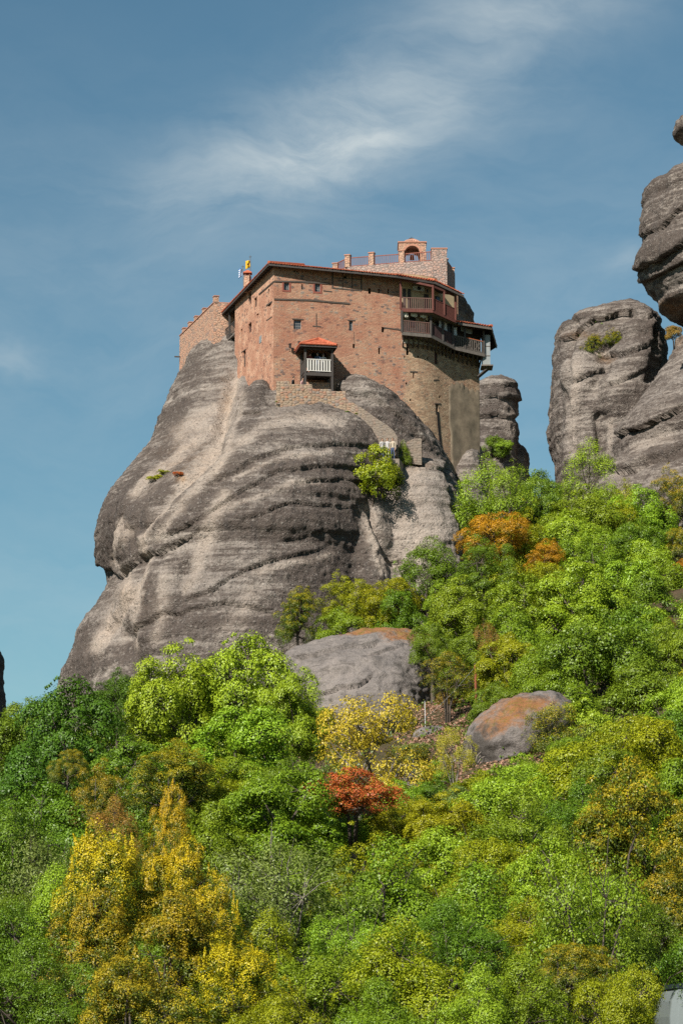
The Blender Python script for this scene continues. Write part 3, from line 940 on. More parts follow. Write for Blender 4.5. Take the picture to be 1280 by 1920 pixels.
M_BRICK = brick_mat('old_brick')
M_BRICK_L = brick_mat('pale_brick_painted_sun', (0.68, 0.360, 0.235), (0.76, 0.460, 0.305), (0.66, 0.465, 0.34), 0.0)  # paler brick, lightened further to put extra sunlight into the wall's colour
M_PINK = stone_mat('pink_coursed_stone', (0.50, 0.32, 0.255), (0.44, 0.345, 0.30), (0.36, 0.29, 0.255))
M_TERR = stone_mat('orange_coursed_stone', (0.62, 0.335, 0.225), (0.56, 0.37, 0.26), (0.50, 0.34, 0.25), 3.4, 6.0)
M_TRIM = plain_mat('terracotta_trim', (0.50, 0.245, 0.165), 0.85)
M_DARKWOOD = wood_mat('weathered_dark_wood', (0.072, 0.062, 0.056))
M_GREYWOOD = wood_mat('grey_wood', (0.17, 0.145, 0.125))
M_REDWOOD = wood_mat('red_stained_wood', (0.155, 0.055, 0.042))
M_ORANGEWOOD = wood_mat('orange_stained_wood', (0.50, 0.13, 0.045))
M_RAILRED = wood_mat('red_brown_rail', (0.30, 0.105, 0.07))
M_RAILBROWN = wood_mat('brown_rail', (0.19, 0.105, 0.085))
M_PURPLEWOOD = wood_mat('dark_purple_brown_boards', (0.095, 0.052, 0.050))
M_BEAM = wood_mat('tie_beam', (0.085, 0.068, 0.056))
M_TILE = tile_mat()
M_CREAM = plain_mat('cream_plaster', (0.56, 0.44, 0.27), 0.9, 0.14, 1.5)
M_WHITEPL = plain_mat('white_plaster', (0.62, 0.59, 0.53), 0.9, 0.12, 1.5)
M_CEMENT = plain_mat('grey_render', (0.235, 0.185, 0.130), 0.95, 0.45, 1.6)
M_WHITE = wood_mat('white_painted_wood', (0.70, 0.68, 0.63), 0.14)
M_SHEET = plain_mat('grey_sheet_metal', (0.27, 0.29, 0.29), 0.5, 0.2, 2.0, 0.4)
M_GLASS = plain_mat('window_glass', (0.055, 0.065, 0.075), 0.12, 0.3, 1.0, 0.6)
M_DARK = plain_mat('dark_opening', (0.020, 0.018, 0.017), 0.9)
M_FRAME = wood_mat('window_frame_grey', (0.30, 0.30, 0.29), 0.2)
M_REDFRAME = plain_mat('red_window_surround', (0.26, 0.085, 0.06), 0.85)
M_IRON = plain_mat('iron', (0.045, 0.043, 0.042), 0.6, 0.2, 4.0, 0.4, 0.6)
M_RUST = plain_mat('rusty_steel', (0.235, 0.070, 0.034), 0.8, 0.35, 5.0, 0.3, 0.2)
M_CLOTH = plain_mat('cream_cloth', (0.70, 0.66, 0.54), 0.9, 0.08, 6.0)
M_CLOTHB = plain_mat('dark_cloth', (0.06, 0.062, 0.07), 0.9, 0.1)
M_YELLOW = plain_mat('yellow_flag', (0.80, 0.46, 0.02), 0.8, 0.1)
M_BLUE = plain_mat('blue_flag', (0.05, 0.16, 0.40), 0.8, 0.1)
M_FLAGW = plain_mat('white_flag', (0.75, 0.76, 0.78), 0.8, 0.05)
M_ACUNIT = plain_mat('pale_plastic', (0.55, 0.56, 0.48), 0.5, 0.05)
M_SLAB = plain_mat('stone_step', (0.30, 0.25, 0.20), 0.9, 0.25, 3.0)
UP = np.array([0, 0, 1.0])


class Wall:
    """vertical wall over a plan curve; u is metres along it, n metres outward"""

    def __init__(self, pts, smooth=0):
        pts = [np.asarray(p, float)[:2] for p in pts]
        for _ in range(smooth):
            new = [pts[0]]
            for a, b in zip(pts[:-1], pts[1:]):
                new += [a * 0.75 + b * 0.25, a * 0.25 + b * 0.75]
            new.append(pts[-1])
            pts = new
        self.p = np.array(pts)
        self.s = np.concatenate([[0], np.cumsum(np.linalg.norm(np.diff(self.p, axis=0), axis=1))])
        self.L = self.s[-1]

    def xy(self, u):
        return np.array([np.interp(u, self.s, self.p[:, 0]), np.interp(u, self.s, self.p[:, 1])])

    def tan(self, u):
        u = min(max(u, 0.0), self.L)
        d = self.xy(min(u + 0.15, self.L)) - self.xy(max(u - 0.15, 0))
        return d / np.linalg.norm(d)

    def frame(self, u):
        t = self.tan(u)
        return np.array([t[0], t[1], 0]), np.array([t[1], -t[0], 0])

    def pt(self, u, n, z):
        q = self.xy(u)
        t, nn = self.frame(u)
        if u < 0 or u > self.L:
            e = 0 if u < 0 else self.L
            q = self.xy(e) + t[:2] * (u - e)
        return np.array([q[0], q[1], z]) + nn * n

    def uz(self, px, py, n=0.0):
        us = np.linspace(-1.0, self.L + 1.0, 900)
        z = 50.0
        for _ in range(3):
            P = np.array([self.pt(u, n, z) for u in us[::6]])
            x, _y = project(P)
            u = float(np.interp(px, x, us[::6])) if x[-1] > x[0] else float(np.interp(-px, -x, us[::6]))
            Q = self.pt(u, n, z)
            d = ray(px, py)
            z = float(CAM[2] + d[2] * Q[1] / d[1])
        return u, z

    def box(self, mb, u0, u1, n0, n1, z0, z1, mi=0, steps=1):
        us = np.linspace(u0, u1, steps + 1)
        for a, b in zip(us[:-1], us[1:]):
            mb.hexa([self.pt(a, n1, z0), self.pt(b, n1, z0), self.pt(b, n0, z0), self.pt(a, n0, z0),
                     self.pt(a, n1, z1), self.pt(b, n1, z1), self.pt(b, n0, z1), self.pt(a, n0, z1)], mi)
        return mb

    def ring(self, mb, u0, u1, z0, z1, t, n0, n1):
        """picture-frame shaped surround in one piece; t = width of the members"""
        vs = []
        for n in (n0, n1):
            for e in (0.0, t):
                vs += [self.pt(u0 + e, n, z0 + e), self.pt(u1 - e, n, z0 + e), self.pt(u1 - e, n, z1 - e), self.pt(u0 + e, n, z1 - e)]
        fs = []
        for k in range(4):
            j = (k + 1) % 4
            fs += [(8 + k, 8 + j, 12 + j, 12 + k), (k, 4 + k, 4 + j, j), (k, j, 8 + j, 8 + k), (4 + k, 12 + k, 12 + j, 4 + j)]
        mb.add(vs, fs)
        return mb

    def pbox(self, mb, px0, px1, py0, py1, n0, n1, mi=0, steps=1):
        pm = (py0 + py1) / 2
        u0, _ = self.uz(px0, pm)
        u1, _ = self.uz(px1, pm)
        pc = (px0 + px1) / 2
        _, z1 = self.uz(pc, py0)
        _, z0 = self.uz(pc, py1)
        self.box(mb, u0, u1, n0, n1, z0, z1, mi, steps)
        return u0, u1, z0, z1


def wall_mesh(W, name, z0, z1, holes, mat, parent, tone, du=0.4, dz=0.4, reveal=0.28, u0=0.0, u1=None, cut=None):
    """outer face of a wall with real openings; holes = (u0,u1,z0,z1)"""
    u1 = W.L if u1 is None else u1
    def cuts(a, b, st, ex):
        c = list(np.linspace(a, b, max(2, int((b - a) / st) + 1))) + [e for e in ex if a < e < b]
        c = sorted(c)
        out = [c[0]]
        for x in c[1:]:
            if x - out[-1] > 1e-4:
                out.append(x)
        return out
    uc = cuts(u0, u1, du, [h[k] for h in holes for k in (0, 1)])
    zc = cuts(z0, z1, dz, [h[k] for h in holes for k in (2, 3)])
    V, F, UV = [], [], []
    for z in zc:
        for u in uc:
            V.append(W.pt(u, 0, z))
            UV.append((u, z))
    nu = len(uc)
    for j in range(len(zc) - 1):
        for i in range(nu - 1):
            um, zm = (uc[i] + uc[i + 1]) / 2, (zc[j] + zc[j + 1]) / 2
            if cut and any(um > c_[0] and zm > c_[1] for c_ in cut):
                continue
            if any(h[0] < um < h[1] and h[2] < zm < h[3] for h in holes):
                continue
            F.append((j * nu + i, j * nu + i + 1, (j + 1) * nu + i + 1, (j + 1) * nu + i))
    for h in holes:
        c = [(h[0], h[2]), (h[1], h[2]), (h[1], h[3]), (h[0], h[3])]
        for k in range(4):
            a, b = c[k], c[(k + 1) % 4]
            bi = len(V)
            V += [W.pt(b[0], -reveal, b[1]), W.pt(a[0], -reveal, a[1])]
            UV += [(b[0] + 0.2, b[1] + 0.2), (a[0] + 0.2, a[1] + 0.2)]
            ga = int(np.argmin(np.abs(np.array(zc) - a[1]))) * nu + int(np.argmin(np.abs(np.array(uc) - a[0])))
            gb = int(np.argmin(np.abs(np.array(zc) - b[1]))) * nu + int(np.argmin(np.abs(np.array(uc) - b[0])))
            F.append((bi + 1, bi, gb, ga))
    V = np.array(V) - wloc(parent)
    me = bpy.data.meshes.new(name)
    me.from_pydata(V.tolist(), [], F)
    me.materials.append(mat)
    uvl = me.uv_layers.new(name='UVMap')
    vi = np.empty(len(me.loops), int)
    me.loops.foreach_get('vertex_index', vi)
    uvl.data.foreach_set('uv', np.array(UV)[vi].astype(np.float32).ravel())
    set_attr(me, 'tone', [tone(u, z) for u, z in UV])
    return link_mesh(name, me, None, parent)


def uv_box_project(me, off=0.0):
    """metres UV for boxes of masonry: along the face horizontally, height vertically"""
    uvl = me.uv_layers.new(name='UVMap') if not me.uv_layers else me.uv_layers[0]
    for p in me.polygons:
        n = p.normal
        if abs(n.z) > 0.7:
            for li in p.loop_indices:
                c = me.vertices[me.loops[li].vertex_index].co
                uvl.data[li].uv = (c.x + off, c.y)
        else:
            t = Vector((-n.y, n.x, 0)).normalized()
            for li in p.loop_indices:
                c = me.vertices[me.loops[li].vertex_index].co
                uvl.data[li].uv = (c.x * t.x + c.y * t.y + off, c.z)


def masonry(mb, name, mat, parent, tone=0.0):
    o = mb.build(name, mat, parent)
    uv_box_project(o.data, random.uniform(0, 5))
    set_attr(o.data, 'tone', np.full(len(o.data.vertices), tone))
    return o


def prism(mb, poly, z0, z1, mi=0):
    n = len(poly)
    v = [(p[0], p[1], z0) for p in poly] + [(p[0], p[1], z1) for p in poly]
    f = [tuple(range(n))[::-1], tuple(range(n, 2 * n))] + [(i, (i + 1) % n, n + (i + 1) % n, n + i) for i in range(n)]
    return mb.add(v, f, mi)


def tile_strips(mb, E0, E1, I0, I1, pitch=0.21, r=0.085, over=0.06):
    """barrel tiles running from the eave E0-E1 up to I0-I1"""
    E0, E1, I0, I1 = map(np.asarray, (E0, E1, I0, I1))
    L = np.linalg.norm(E1 - E0)
    k = max(2, int(L / pitch))
    along = (E1 - E0) / L
    for i in range(k):
        t = (i + 0.5) / k
        a, b = E0 + (E1 - E0) * t, I0 + (I1 - I0) * t
        d = b - a
        D = np.linalg.norm(d)
        d = d / D
        upv = np.cross(along, d)
        if upv[2] < 0:
            upv = -upv
        rows = max(1, int(D / 0.42))
        jit = random.uniform(-0.015, 0.03)
        for q in range(rows):
            s0 = a + d * (D * q / rows - over - jit)
            s1 = a + d * (D * (q + 1) / rows)
            vs = []
            rr = r * random.uniform(0.92, 1.1)
            for s, lift in ((s0, 0.045), (s1, 0.0)):
                for j in range(5):
                    an = math.pi * j / 4
                    vs.append(s + along * rr * math.cos(an) + upv * (rr * math.sin(an) + lift))
            mb.add(vs, [(j, j + 1, j + 6, j + 5) for j in range(4)] + [(4, 3, 2, 1, 0)])
    return mb


BAL_MESH = {}


def rail(parent, p, q, h, mat, pitch=0.15, bw=0.04, top=0.07, name='baluster', solid=False, toprail=True, bottom=0.10):
    """railing between two floor points: rails and single balusters"""
    p, q = np.asarray(p, float), np.asarray(q, float)
    if toprail:
        MB().bar(p + UP * h, q + UP * h, top, 0.06).build('hand_rail', mat, parent)
        MB().bar(p + UP * bottom, q + UP * bottom, top * 0.8, 0.05).build('bottom_rail', mat, parent)
    L = np.linalg.norm((q - p)[:2])
    k = max(1, int(L / pitch))
    key = (mat.name, round(bw, 3), round(h, 2))
    base = wloc(parent)
    d = (q - p) / np.linalg.norm(q - p)
    rz = math.atan2(d[1], d[0])
    if key not in BAL_MESH:
        BAL_MESH[key] = MB().box((0, 0, (h + bottom) / 2), (1, 0, 0), (0, 1, 0), UP, bw, 0.03 if bw > 0.06 else bw, h - bottom - 0.012).mesh(name, mat)
    for i in range(k):
        c = p + (q - p) * ((i + 0.5) / k)
        o = link_mesh(name, BAL_MESH[key], None, parent, tuple(c - base))
        o.rotation_euler = (0, 0, rz)


# ================================================================== main building
K = at(513, 600, 200.0)
DL = np.array([-0.306, 0.952])
F_A = at(760, 640, 201.9)
plan_f = [K[:2], K[:2] * 0.98 + F_A[:2] * 0.02, K[:2] * 0.4 + F_A[:2] * 0.6, F_A[:2], at(800, 650, 202.5)[:2], at(845, 660, 204.2)[:2], at(898, 690, 205.9)[:2]]
WF = Wall(plan_f, 2)
WF.p[0] = K[:2]
LP = K[:2] + DL * 11.2
WL = Wall([LP, K[:2]])
ZT = float(at(513, 500, 200)[2])
ZB = float(at(700, 905, 200)[2])

mon = empty('monastery', (K[0] + 4, K[1] + 4, ZB), 'tall brick and stone monastery with tiled eaves and two-tier wooden gallery', 'monastery')

# openings on the long face: px centre, width, py top, py bottom, kind
front_open = [(537, 10, 530, 544, 'red'), (595, 10, 532, 547, 'red'), (566.5, 2.6, 533, 543, 'slit'), (557.5, 14, 600, 617, 'grid'),
              (692.5, 5, 540, 551, 'slit'), (709.5, 2.2, 541, 550, 'slit'), (727.5, 2.2, 542, 552, 'slit'), (657.7, 7, 602, 620, 'grid'), (717.5, 5, 613, 623, 'slit'),
              (663, 4, 645, 653, 'slit'), (710.5, 3.4, 652, 664, 'slit'), (763.7, 5.2, 646, 666, 'slit'), (817.3, 6.4, 661, 683, 'wood'),
              (775, 3, 698, 709, 'slit'), (819, 5, 757, 778, 'slit'), (761.5, 3, 717, 721, 'slit'), (769, 3, 748, 752, 'slit'), (552, 3.0, 506, 510, 'slit'),
              (556.5, 2.5, 507, 510, 'slit'), (824, 3, 742, 747, 'slit'), (647, 6, 517, 523, 'slit'), (801, 3, 670, 674, 'slit'), (758, 2.6, 667, 671, 'slit'), (783, 2.8, 667, 671, 'slit')]
holes, specs = [], []
U_CUT = WF.uz(857, 600)[0]
Z_CUT = float(at(857, 603, 205)[2]) - 0.1
for cx, wd, y0, y1, kind in front_open:
    u0, _ = WF.uz(cx - wd / 2, (y0 + y1) / 2)
    u1, _ = WF.uz(cx + wd / 2, (y0 + y1) / 2)
    _, z1 = WF.uz(cx, y0)
    _, z0 = WF.uz(cx, y1)
    holes.append((u0, u1, z0, z1))
    specs.append(kind)


def tone_f(u, z):
    t = -0.35
    x, y = project(WF.pt(u, 0, z))
    x, y = float(x[0]), float(y[0])
    t += 0.9 / (1 + math.exp(-(x - 757) / 5)) * (1 if y > 620 else 0.5)      # later buff masonry
    t += 0.35 * math.exp(-((x - 700) / 60) ** 2 - ((y - 525) / 30) ** 2)
    t += 0.6 * math.exp(-((x - 672) / 28) ** 2 - ((y - 690) / 20) ** 2)
    t += 0.25 * math.exp(-((y - 510) / 16) ** 2)
    t -= 0.35 * math.exp(-((x - 590) / 70) ** 2 - ((y - 625) / 25) ** 2)
    t -= 0.4 * math.exp(-((x - 745) / 16) ** 2 - ((y - 690) / 25) ** 2)
    return t


wall_mesh(WF, 'wall', ZB, ZT, holes, M_BRICK, mon, tone_f, 0.35, 0.4, cut=[(U_CUT, Z_CUT), (WF.uz(818, 545)[0], ZT - 0.75), (WF.uz(836, 545)[0], ZT - 1.0)])


def window_in(W, h, kind, parent):
    u0, u1, z0, z1 = h
    w_, hh = u1 - u0, z1 - z0
    if kind == 'slit':
        m = MB()
        W.box(m, u0 - 0.02, u1 + 0.02, -0.34, -0.275, z0 - 0.02, z1 + 0.02)
        m.build('slit_window', M_DARK, parent)
        return
    m = MB()
    fm = M_FRAME if kind in ('grid', 'red') else M_DARKWOOD
    t = 0.035
    W.ring(m, u0, u1, z0, z1, t, -0.22, -0.12)
    f = m.build('window', fm, parent)
    m = MB()
    W.box(m, u0 + 0.02, u1 - 0.02, -0.215, -0.19, z0 + 0.02, z1 - 0.02)
    m.build('pane', M_GLASS if kind != 'wood' else M_REDWOOD, f)
    if kind in ('grid', 'red'):
        nb = 2 if w_ > 0.45 or kind == 'red' else 1
        for i in range(nb):
            m = MB()
            uu = u0 + w_ * (i + 1) / (nb + 1)
            W.box(m, uu - 0.012, uu + 0.012, -0.185, -0.155, z0 + t, z1 - t)
            m.build('glazing_bar', fm, f)
        for i in range(2):
            m = MB()
            zq = z0 + hh * (i + 1) / 3
            W.box(m, u0 + t, u1 - t, -0.182, -0.158, zq - 0.012, zq + 0.012)
            m.build('glazing_bar', fm, f)
    if kind == 'red':
        m = MB()
        b = 0.14
        W.ring(m, u0 - b, u1 + b, z0 - b, z1 + b, b, -0.05, 0.025)
        m.build('surround', M_REDFRAME, f)
    if kind == 'grid':
        m = MB()
        W.box(m, u0 - 0.12, u1 + 0.18, -0.05, 0.035, z1 + 0.02, z1 + 0.10)
        m.build('lintel', M_BEAM, f)


for h, k in zip(holes, specs):
    window_in(WF, h, k, mon)

left_open = [(468.5, 5, 546, 571, 'wood'), (479, 5, 558, 576, 'wood'), (504, 2.6, 542, 552, 'slit'), (468.5, 6, 606, 624, 'wood'), (453, 2.6, 617, 632, 'slit'),
             (458, 4.6, 657, 689, 'wood'), (483, 4, 588, 592, 'slit'), (505.5, 5, 568, 574, 'slit'), (506.5, 2.4, 645, 648, 'slit')]
holesL = []
for cx, wd, y0, y1, kind in left_open:
    u0, _ = WL.uz(cx - wd / 2, (y0 + y1) / 2)
    u1, _ = WL.uz(cx + wd / 2, (y0 + y1) / 2)
    _, z1 = WL.uz(cx, y0)
    _, z0 = WL.uz(cx, y1)
    holesL.append((u0, u1, z0, z1))
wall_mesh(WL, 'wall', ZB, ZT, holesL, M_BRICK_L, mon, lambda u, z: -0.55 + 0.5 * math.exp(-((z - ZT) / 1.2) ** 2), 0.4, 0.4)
for h, sp in zip(holesL, left_open):
    window_in(WL, h, sp[4], mon)
m = MB()
WL.pbox(m, 486.5, 490.5, 630, 643, -0.02, 0.03)
m.build('shutter', M_SHEET, mon)
# hidden rear and flank walls close the body
cutp = WF.xy(U_CUT)
WB = Wall([cutp, cutp + np.array([-1.2, 6.0]), LP + np.array([9.0, 3.5]), LP])
wall_mesh(WB, 'wall', ZB, ZT - 1.05, [], M_BRICK, mon, lambda u, z: 0.5, 0.8, 0.8)
WB2 = Wall([WF.p[-1], WF.p[-1] + np.array([-0.4, 4.5]), cutp + np.array([-1.0, 6.2])])
wall_mesh(WB2, 'wall', ZB, Z_CUT - 0.3, [], M_BRICK, mon, lambda u, z: 0.5, 0.8, 0.8)


def tie(pts, W=WF, th=0.13, n=0.05, name='tie_beam'):
    q = [W.uz(*p) for p in pts]
    for (u0, za), (u1, zb) in zip(q[:-1], q[1:]):
        m = MB()
        m.bar(W.pt(u0, n - 0.06, za), W.pt(u1, n - 0.06, zb), th, th)
        m.build(name, M_BEAM, mon)


tie([(515, 527.5), (566, 528.5), (618, 532)])
tie([(514, 561), (580, 563), (655, 569.5)])
tie([(623, 510), (623, 540)], th=0.10)
tie([(623, 540), (677, 545)], th=0.09)
tie([(677, 512), (677, 545)], th=0.09)
tie([(623, 521), (677, 524)], th=0.06)
tie([(642, 512), (642, 542)], th=0.06)
tie([(660, 512), (660, 543.5)], th=0.06)
tie([(719, 614.5), (754, 619)], th=0.10)
tie([(606, 545), (622, 547)], th=0.08)
tie([(593, 588), (593, 611)], th=0.07)
tie([(586, 611.5), (601, 612.5)], th=0.08)
tie([(768, 697), (782, 697.5)], th=0.10)
tie([(812, 713), (822, 712)], th=0.08)
tie([(814, 757), (826, 757)], th=0.09)
tie([(663, 622), (664.5, 645)], th=0.035)
tie([(513.5, 528), (500, 540), (486, 552)], WL, 0.12)
tie([(510, 566), (500, 573)], WL, 0.12)
tie([(462, 654), (453, 661)], WL, 0.07)
tie([(510, 594), (500, 601)], WL, 0.07)
# dark drain chase running down the buff masonry
m = MB()
q = [WF.uz(820, 772), WF.uz(822, 800), WF.uz(826, 838)]
for (a, b), (c, d) in zip(q[:-1], q[1:]):
    m.bar(WF.pt(a, 0.0, b), WF.pt(c, 0.0, d), 0.22, 0.07, up=tuple(WF.frame(a)[1]))
m.build('drain_chase', M_DARK, mon)

# grey cement render over the foot of the round end
uC0, _ = WF.uz(842, 760)
uC1, _ = WF.uz(897, 760)
us = np.linspace(uC0, uC1, 30)
ztopC = [WF.uz(842 + 55 * i / 29, 727 - 9 * math.sin(min(1, i / 18) * math.pi) * (i < 18) + 3.0 * math.sin(i * 1.3) + 2.5 * math.sin(i * 2.9 + 1) + (6 if i > 24 else 0))[1] for i in range(30)]
zbotC = WF.uz(860, 900)[1]
nv = 26
V = []
for k in range(nv):
    f = k / (nv - 1)
    for i, (u, zt) in enumerate(zip(us, ztopC)):
        wl_ = 0.10 * math.sin(4.3 * f + 1.0) + 0.05 * math.sin(17 * f) + 0.03 * math.sin(41 * f)
        uu = uC0 + wl_ + (uC1 - uC0 - wl_) * i / 29
        edge = 0.0 if i in (0,) or k == nv - 1 else 0.07
        V.append(WF.pt(uu, edge + 0.02 * math.sin(3 * uu + 5 * f) + 0.012, zbotC + (zt - zbotC) * f))
V = np.array(V)
V = V + 0.04 * np.stack([pn(V * 0.9, 61), pn(V * 0.9, 62), np.zeros(len(V))], -1)
o = link_mesh('cement_render', grid_mesh('cement_render', V - wloc(mon), 30, nv, M_CEMENT), None, mon)
o['label'] = 'grey cement patch over the foot of the masonry'

# ------------------------------------------------------------------ eaves and roof
nF = WF.frame(2.0)[1]
tF = WF.frame(2.0)[0]
nL = WL.frame(5.0)[1]
E1 = at(504, 493.5, 199.35)
E2 = at(745, 516.5, 200.6)
ZE = E1[2]
E0 = at(404.5, 599, 215.3)
IN = np.array([3.2, 5.6, 0])
RISE = np.array([0, 0, 1.35])
roof_pts_E = [E0, E1, E2]
R1 = E1 + np.array([2.6, 6.0, 1.5])
R0 = E0 + np.array([6.0, 2.2, 1.5])
R2 = E2 + np.array([-0.6, 5.8, 1.5])
# gallery eaves
G0 = at(743, 516.5, 200.0)
G1 = at(816, 528.5, 201.3)
G2 = at(869, 553.5, 202.0)
RG0 = G0 + np.array([-0.4, 4.6, 1.25])
RG1 = G1 + np.array([-1.2, 3.6, 1.15])
RG2 = G2 + np.array([-2.8, 2.0, 0.95])

roof = empty('roof', np.array([1.0, 205.0, ZE]) - wloc(mon))
roof.parent = mon
m = MB()
for (a, b, c, d) in ((E0, E1, R1, R0), (E1, E2, R2, R1), (G0, G1, RG1, RG0), (G1, G2, RG2, RG1)):
    dn = np.array([0, 0, -0.10])
    m.hexa([a + dn, b + dn, c + dn, d + dn, a, b, c, d])
m.hexa([R0 - UP * 0.12, R1 - UP * 0.12, R2 - UP * 0.12, R0 + np.array([8, 5, -0.1]), R0, R1, R2, R0 + np.array([8, 5, 0.02])])
m.build('roof_boarding', M_DARKWOOD, roof)
m = MB()
tile_strips(m, E0, E1, R0, R1)
tile_strips(m, E1, E2, R1, R2)
t_ = m.build('roof_tiles', M_TILE, roof, fix=False)
t_['kind'] = 'stuff'
m = MB()
lift = UP * 0.05
tile_strips(m, G0 + lift, G1 + lift, RG0 + lift, RG1 + lift)
tile_strips(m, G1 + lift, G2 + lift, RG1 + lift, RG2 + lift)
t_ = m.build('roof_tiles', M_TILE, roof, fix=False)
t_['kind'] = 'stuff'
MB().tube([E1 + UP * 0.08, (E1 + R1) / 2 + UP * 0.1, R1 + UP * 0.12], 0.13, 7).build('hip_tiles', M_TILE, roof)
MB().tube([G1 + UP * 0.12, (G1 + RG1) / 2 + UP * 0.16, RG1 + UP * 0.2], 0.13, 7).build('hip_tiles', M_TILE, roof)
for a, b in ((E0, E1), (E1, E2), (G0, G1), (G1, G2)):
    MB().bar(a - UP * 0.14, b - UP * 0.14, 0.05, 0.09).build('fascia', M_DARKWOOD, roof)


def rafters(E, I, pitch, length):
    E0_, E1_ = E
    I0_, I1_ = I
    L = np.linalg.norm(E1_ - E0_)
    k = int(L / pitch)
    for i in range(k):
        t = (i + 0.5) / k
        a = E0_ + (E1_ - E0_) * t
        b = I0_ + (I1_ - I0_) * t
        d = (b - a) / np.linalg.norm(b - a)
        mm = MB().bar(a - UP * 0.155 + d * 0.05, a - UP * 0.155 + d * length, 0.09, 0.10)
        mm.build('rafter', M_GREYWOOD, roof, loc=tuple(a))


rafters((E0, E1), (R0, R1), 0.55, 1.25)
rafters((E1, E2), (R1, R2), 0.55, 0.9)
rafters((G0, G1), (RG0, RG1), 0.6, 2.4)
rafters((G1, G2), (RG1, RG2), 0.6, 2.4)

# ------------------------------------------------------------------ the two-tier gallery
def plane_hit(px, py, n):
    """where a picture ray meets the plane of the long face moved outward by n"""
    o_ = np.array([K[0], K[1], 0]) + nF * n
    d = ray(px, py)
    t = np.dot(o_ - CAM, nF) / np.dot(d, nF)
    return CAM + d * t


U0 = plane_hit(751, 580, 1.15)
ZU = U0[2]
U1 = at_z(811, 582, ZU)
U2 = at_z(853, 601, ZU - 0.42)
D0 = plane_hit(753, 623, 1.15)
ZD = D0[2]
D1 = at_z(807, 628, ZD)
D2 = at_z(852, 651, ZD - 0.48)
D3 = at_z(908, 664, ZD - 0.72)


def floor_z(x, pts):
    return float(np.interp(x, [p[0] for p in pts], [p[2] for p in pts]))


def deck(outer, run, t):
    """plank floor that follows the slight fall of the old gallery"""
    m = MB()
    poly = [np.array(p) for p in outer] + [np.array([p[0], p[1], floor_z(p[0], outer)]) for p in run[::-1]]
    n = len(poly)
    m.add([p - UP * t for p in poly] + poly, [tuple(range(n))[::-1], tuple(range(n, 2 * n))] + [(i, (i + 1) % n, n + (i + 1) % n, n + i) for i in range(n)])
    return m


def wall_run(px0, px1, py, n, k=9):
    a, _ = WF.uz(px0, py)
    b, _ = WF.uz(px1, py)
    return [WF.pt(u, n, 0) for u in np.linspace(a, b, k)]


def gallery(name, outer, z, mat, floor_mat, label):
    g = empty(name, np.array([outer[1][0], outer[1][1], z]) - wloc(mon))
    g.parent = mon
    g['label'] = label
    return g


ug = gallery('balcony', [U0, U1, U2], ZU, M_REDWOOD, M_REDWOOD, 'upper red-brown wooden gallery')
run = wall_run(752, 856, 585, 0.02, 12)
deck([U0, U1, U2], run, 0.10).build('floor', M_GREYWOOD, ug)
for a, b in ((U0, U1), (U1, U2)):
    MB().bar(a - UP * 0.07, b - UP * 0.07, 0.10, 0.24).build('edge_beam', M_REDWOOD, ug)
rail(ug, U0, U1, 0.95, M_RAILBROWN, 0.145, 0.045)
rail(ug, U1, U2, 0.95, M_REDWOOD, 0.115, 0.09)
UW = WF.pt(WF.uz(752, 580)[0], 0.05, ZU)
rail(ug, UW, U0, 0.95, M_REDWOOD, 0.115, 0.09)
MB().box(U0 + UP * 0.55 + tF * 0.03, tF, nF, UP, 0.09, 0.12, 1.1).build('newel', M_ORANGEWOOD, ug)


def zroof(p):
    """underside of the gallery roof above a plan point"""
    t = np.clip((p[0] - G0[0]) / (G2[0] - G0[0]), 0, 1)
    return (G0 + (G2 - G0) * t)[2] + 0.05


for p, wd in ((U0, 0.14), (U1, 0.14), (U1 * 0.5 + U2 * 0.5, 0.13), (U2, 0.13)):
    MB().box(np.array([p[0], p[1], (p[2] + zroof(p)) / 2]), tF, nF, UP, wd, wd, zroof(p) - p[2]).build('post', M_REDWOOD, ug)
for a, b in ((U0, U1), (U1, U2)):
    MB().bar(np.array([a[0], a[1], zroof(a) - 0.1]), np.array([b[0], b[1], zroof(b) - 0.1]), 0.12, 0.16).build('top_beam', M_REDWOOD, ug)


def wall_panel(name, px0, px1, pyref, z0, z1, n, mat, parent, steps=10):
    a, _ = WF.uz(px0, pyref)
    b, _ = WF.uz(px1, pyref)
    m = MB()
    WF.box(m, a, b, n - 0.05, n, z0, z1, 0, steps)
    return m.build(name, mat, parent)


wall_panel('plaster_back_wall', 753, 815, 560, ZU - 0.5, ZT - 0.06, 0.035, M_CREAM, ug, 10)
wall_panel('plaster_back_wall', 815.2, 854, 560, ZU - 0.5, ZT - 1.02, 0.035, M_CREAM, ug, 8)
for px0, px1, hh, nm, mt in ((754.5, 760, 2.0, 'door', M_DARKWOOD), (763.5, 769.5, 2.0, 'door', M_DARKWOOD), (794, 802, 1.75, 'door', M_DARKWOOD)):
    wall_panel(nm, px0, px1, 560, ZU + 0.01, ZU + hh, 0.08, mt, ug, 2)
for px0, px1, z0, z1 in ((815, 823, 1.0, 1.75), (826, 832, 0.9, 1.5)):
    f = wall_panel('window', px0, px1, 555, ZU + z0, ZU + z1, 0.08, M_DARKWOOD, ug, 2)
    wall_panel('pane', px0 + 1, px1 - 1, 555, ZU + z0 + 0.08, ZU + z1 - 0.08, 0.10, M_GLASS, f, 2)
a_, _ = WF.uz(782, 535)
m = MB()
WF.box(m, a_ - 0.42, a_ + 0.42, 0.06, 0.36, ZU + 1.86, ZU + 2.24)
ac = m.build('air_conditioner', M_ACUNIT, ug)
m = MB()
fc = WF.pt(a_, 0.365, ZU + 2.05)
tt, nn = WF.frame(a_)
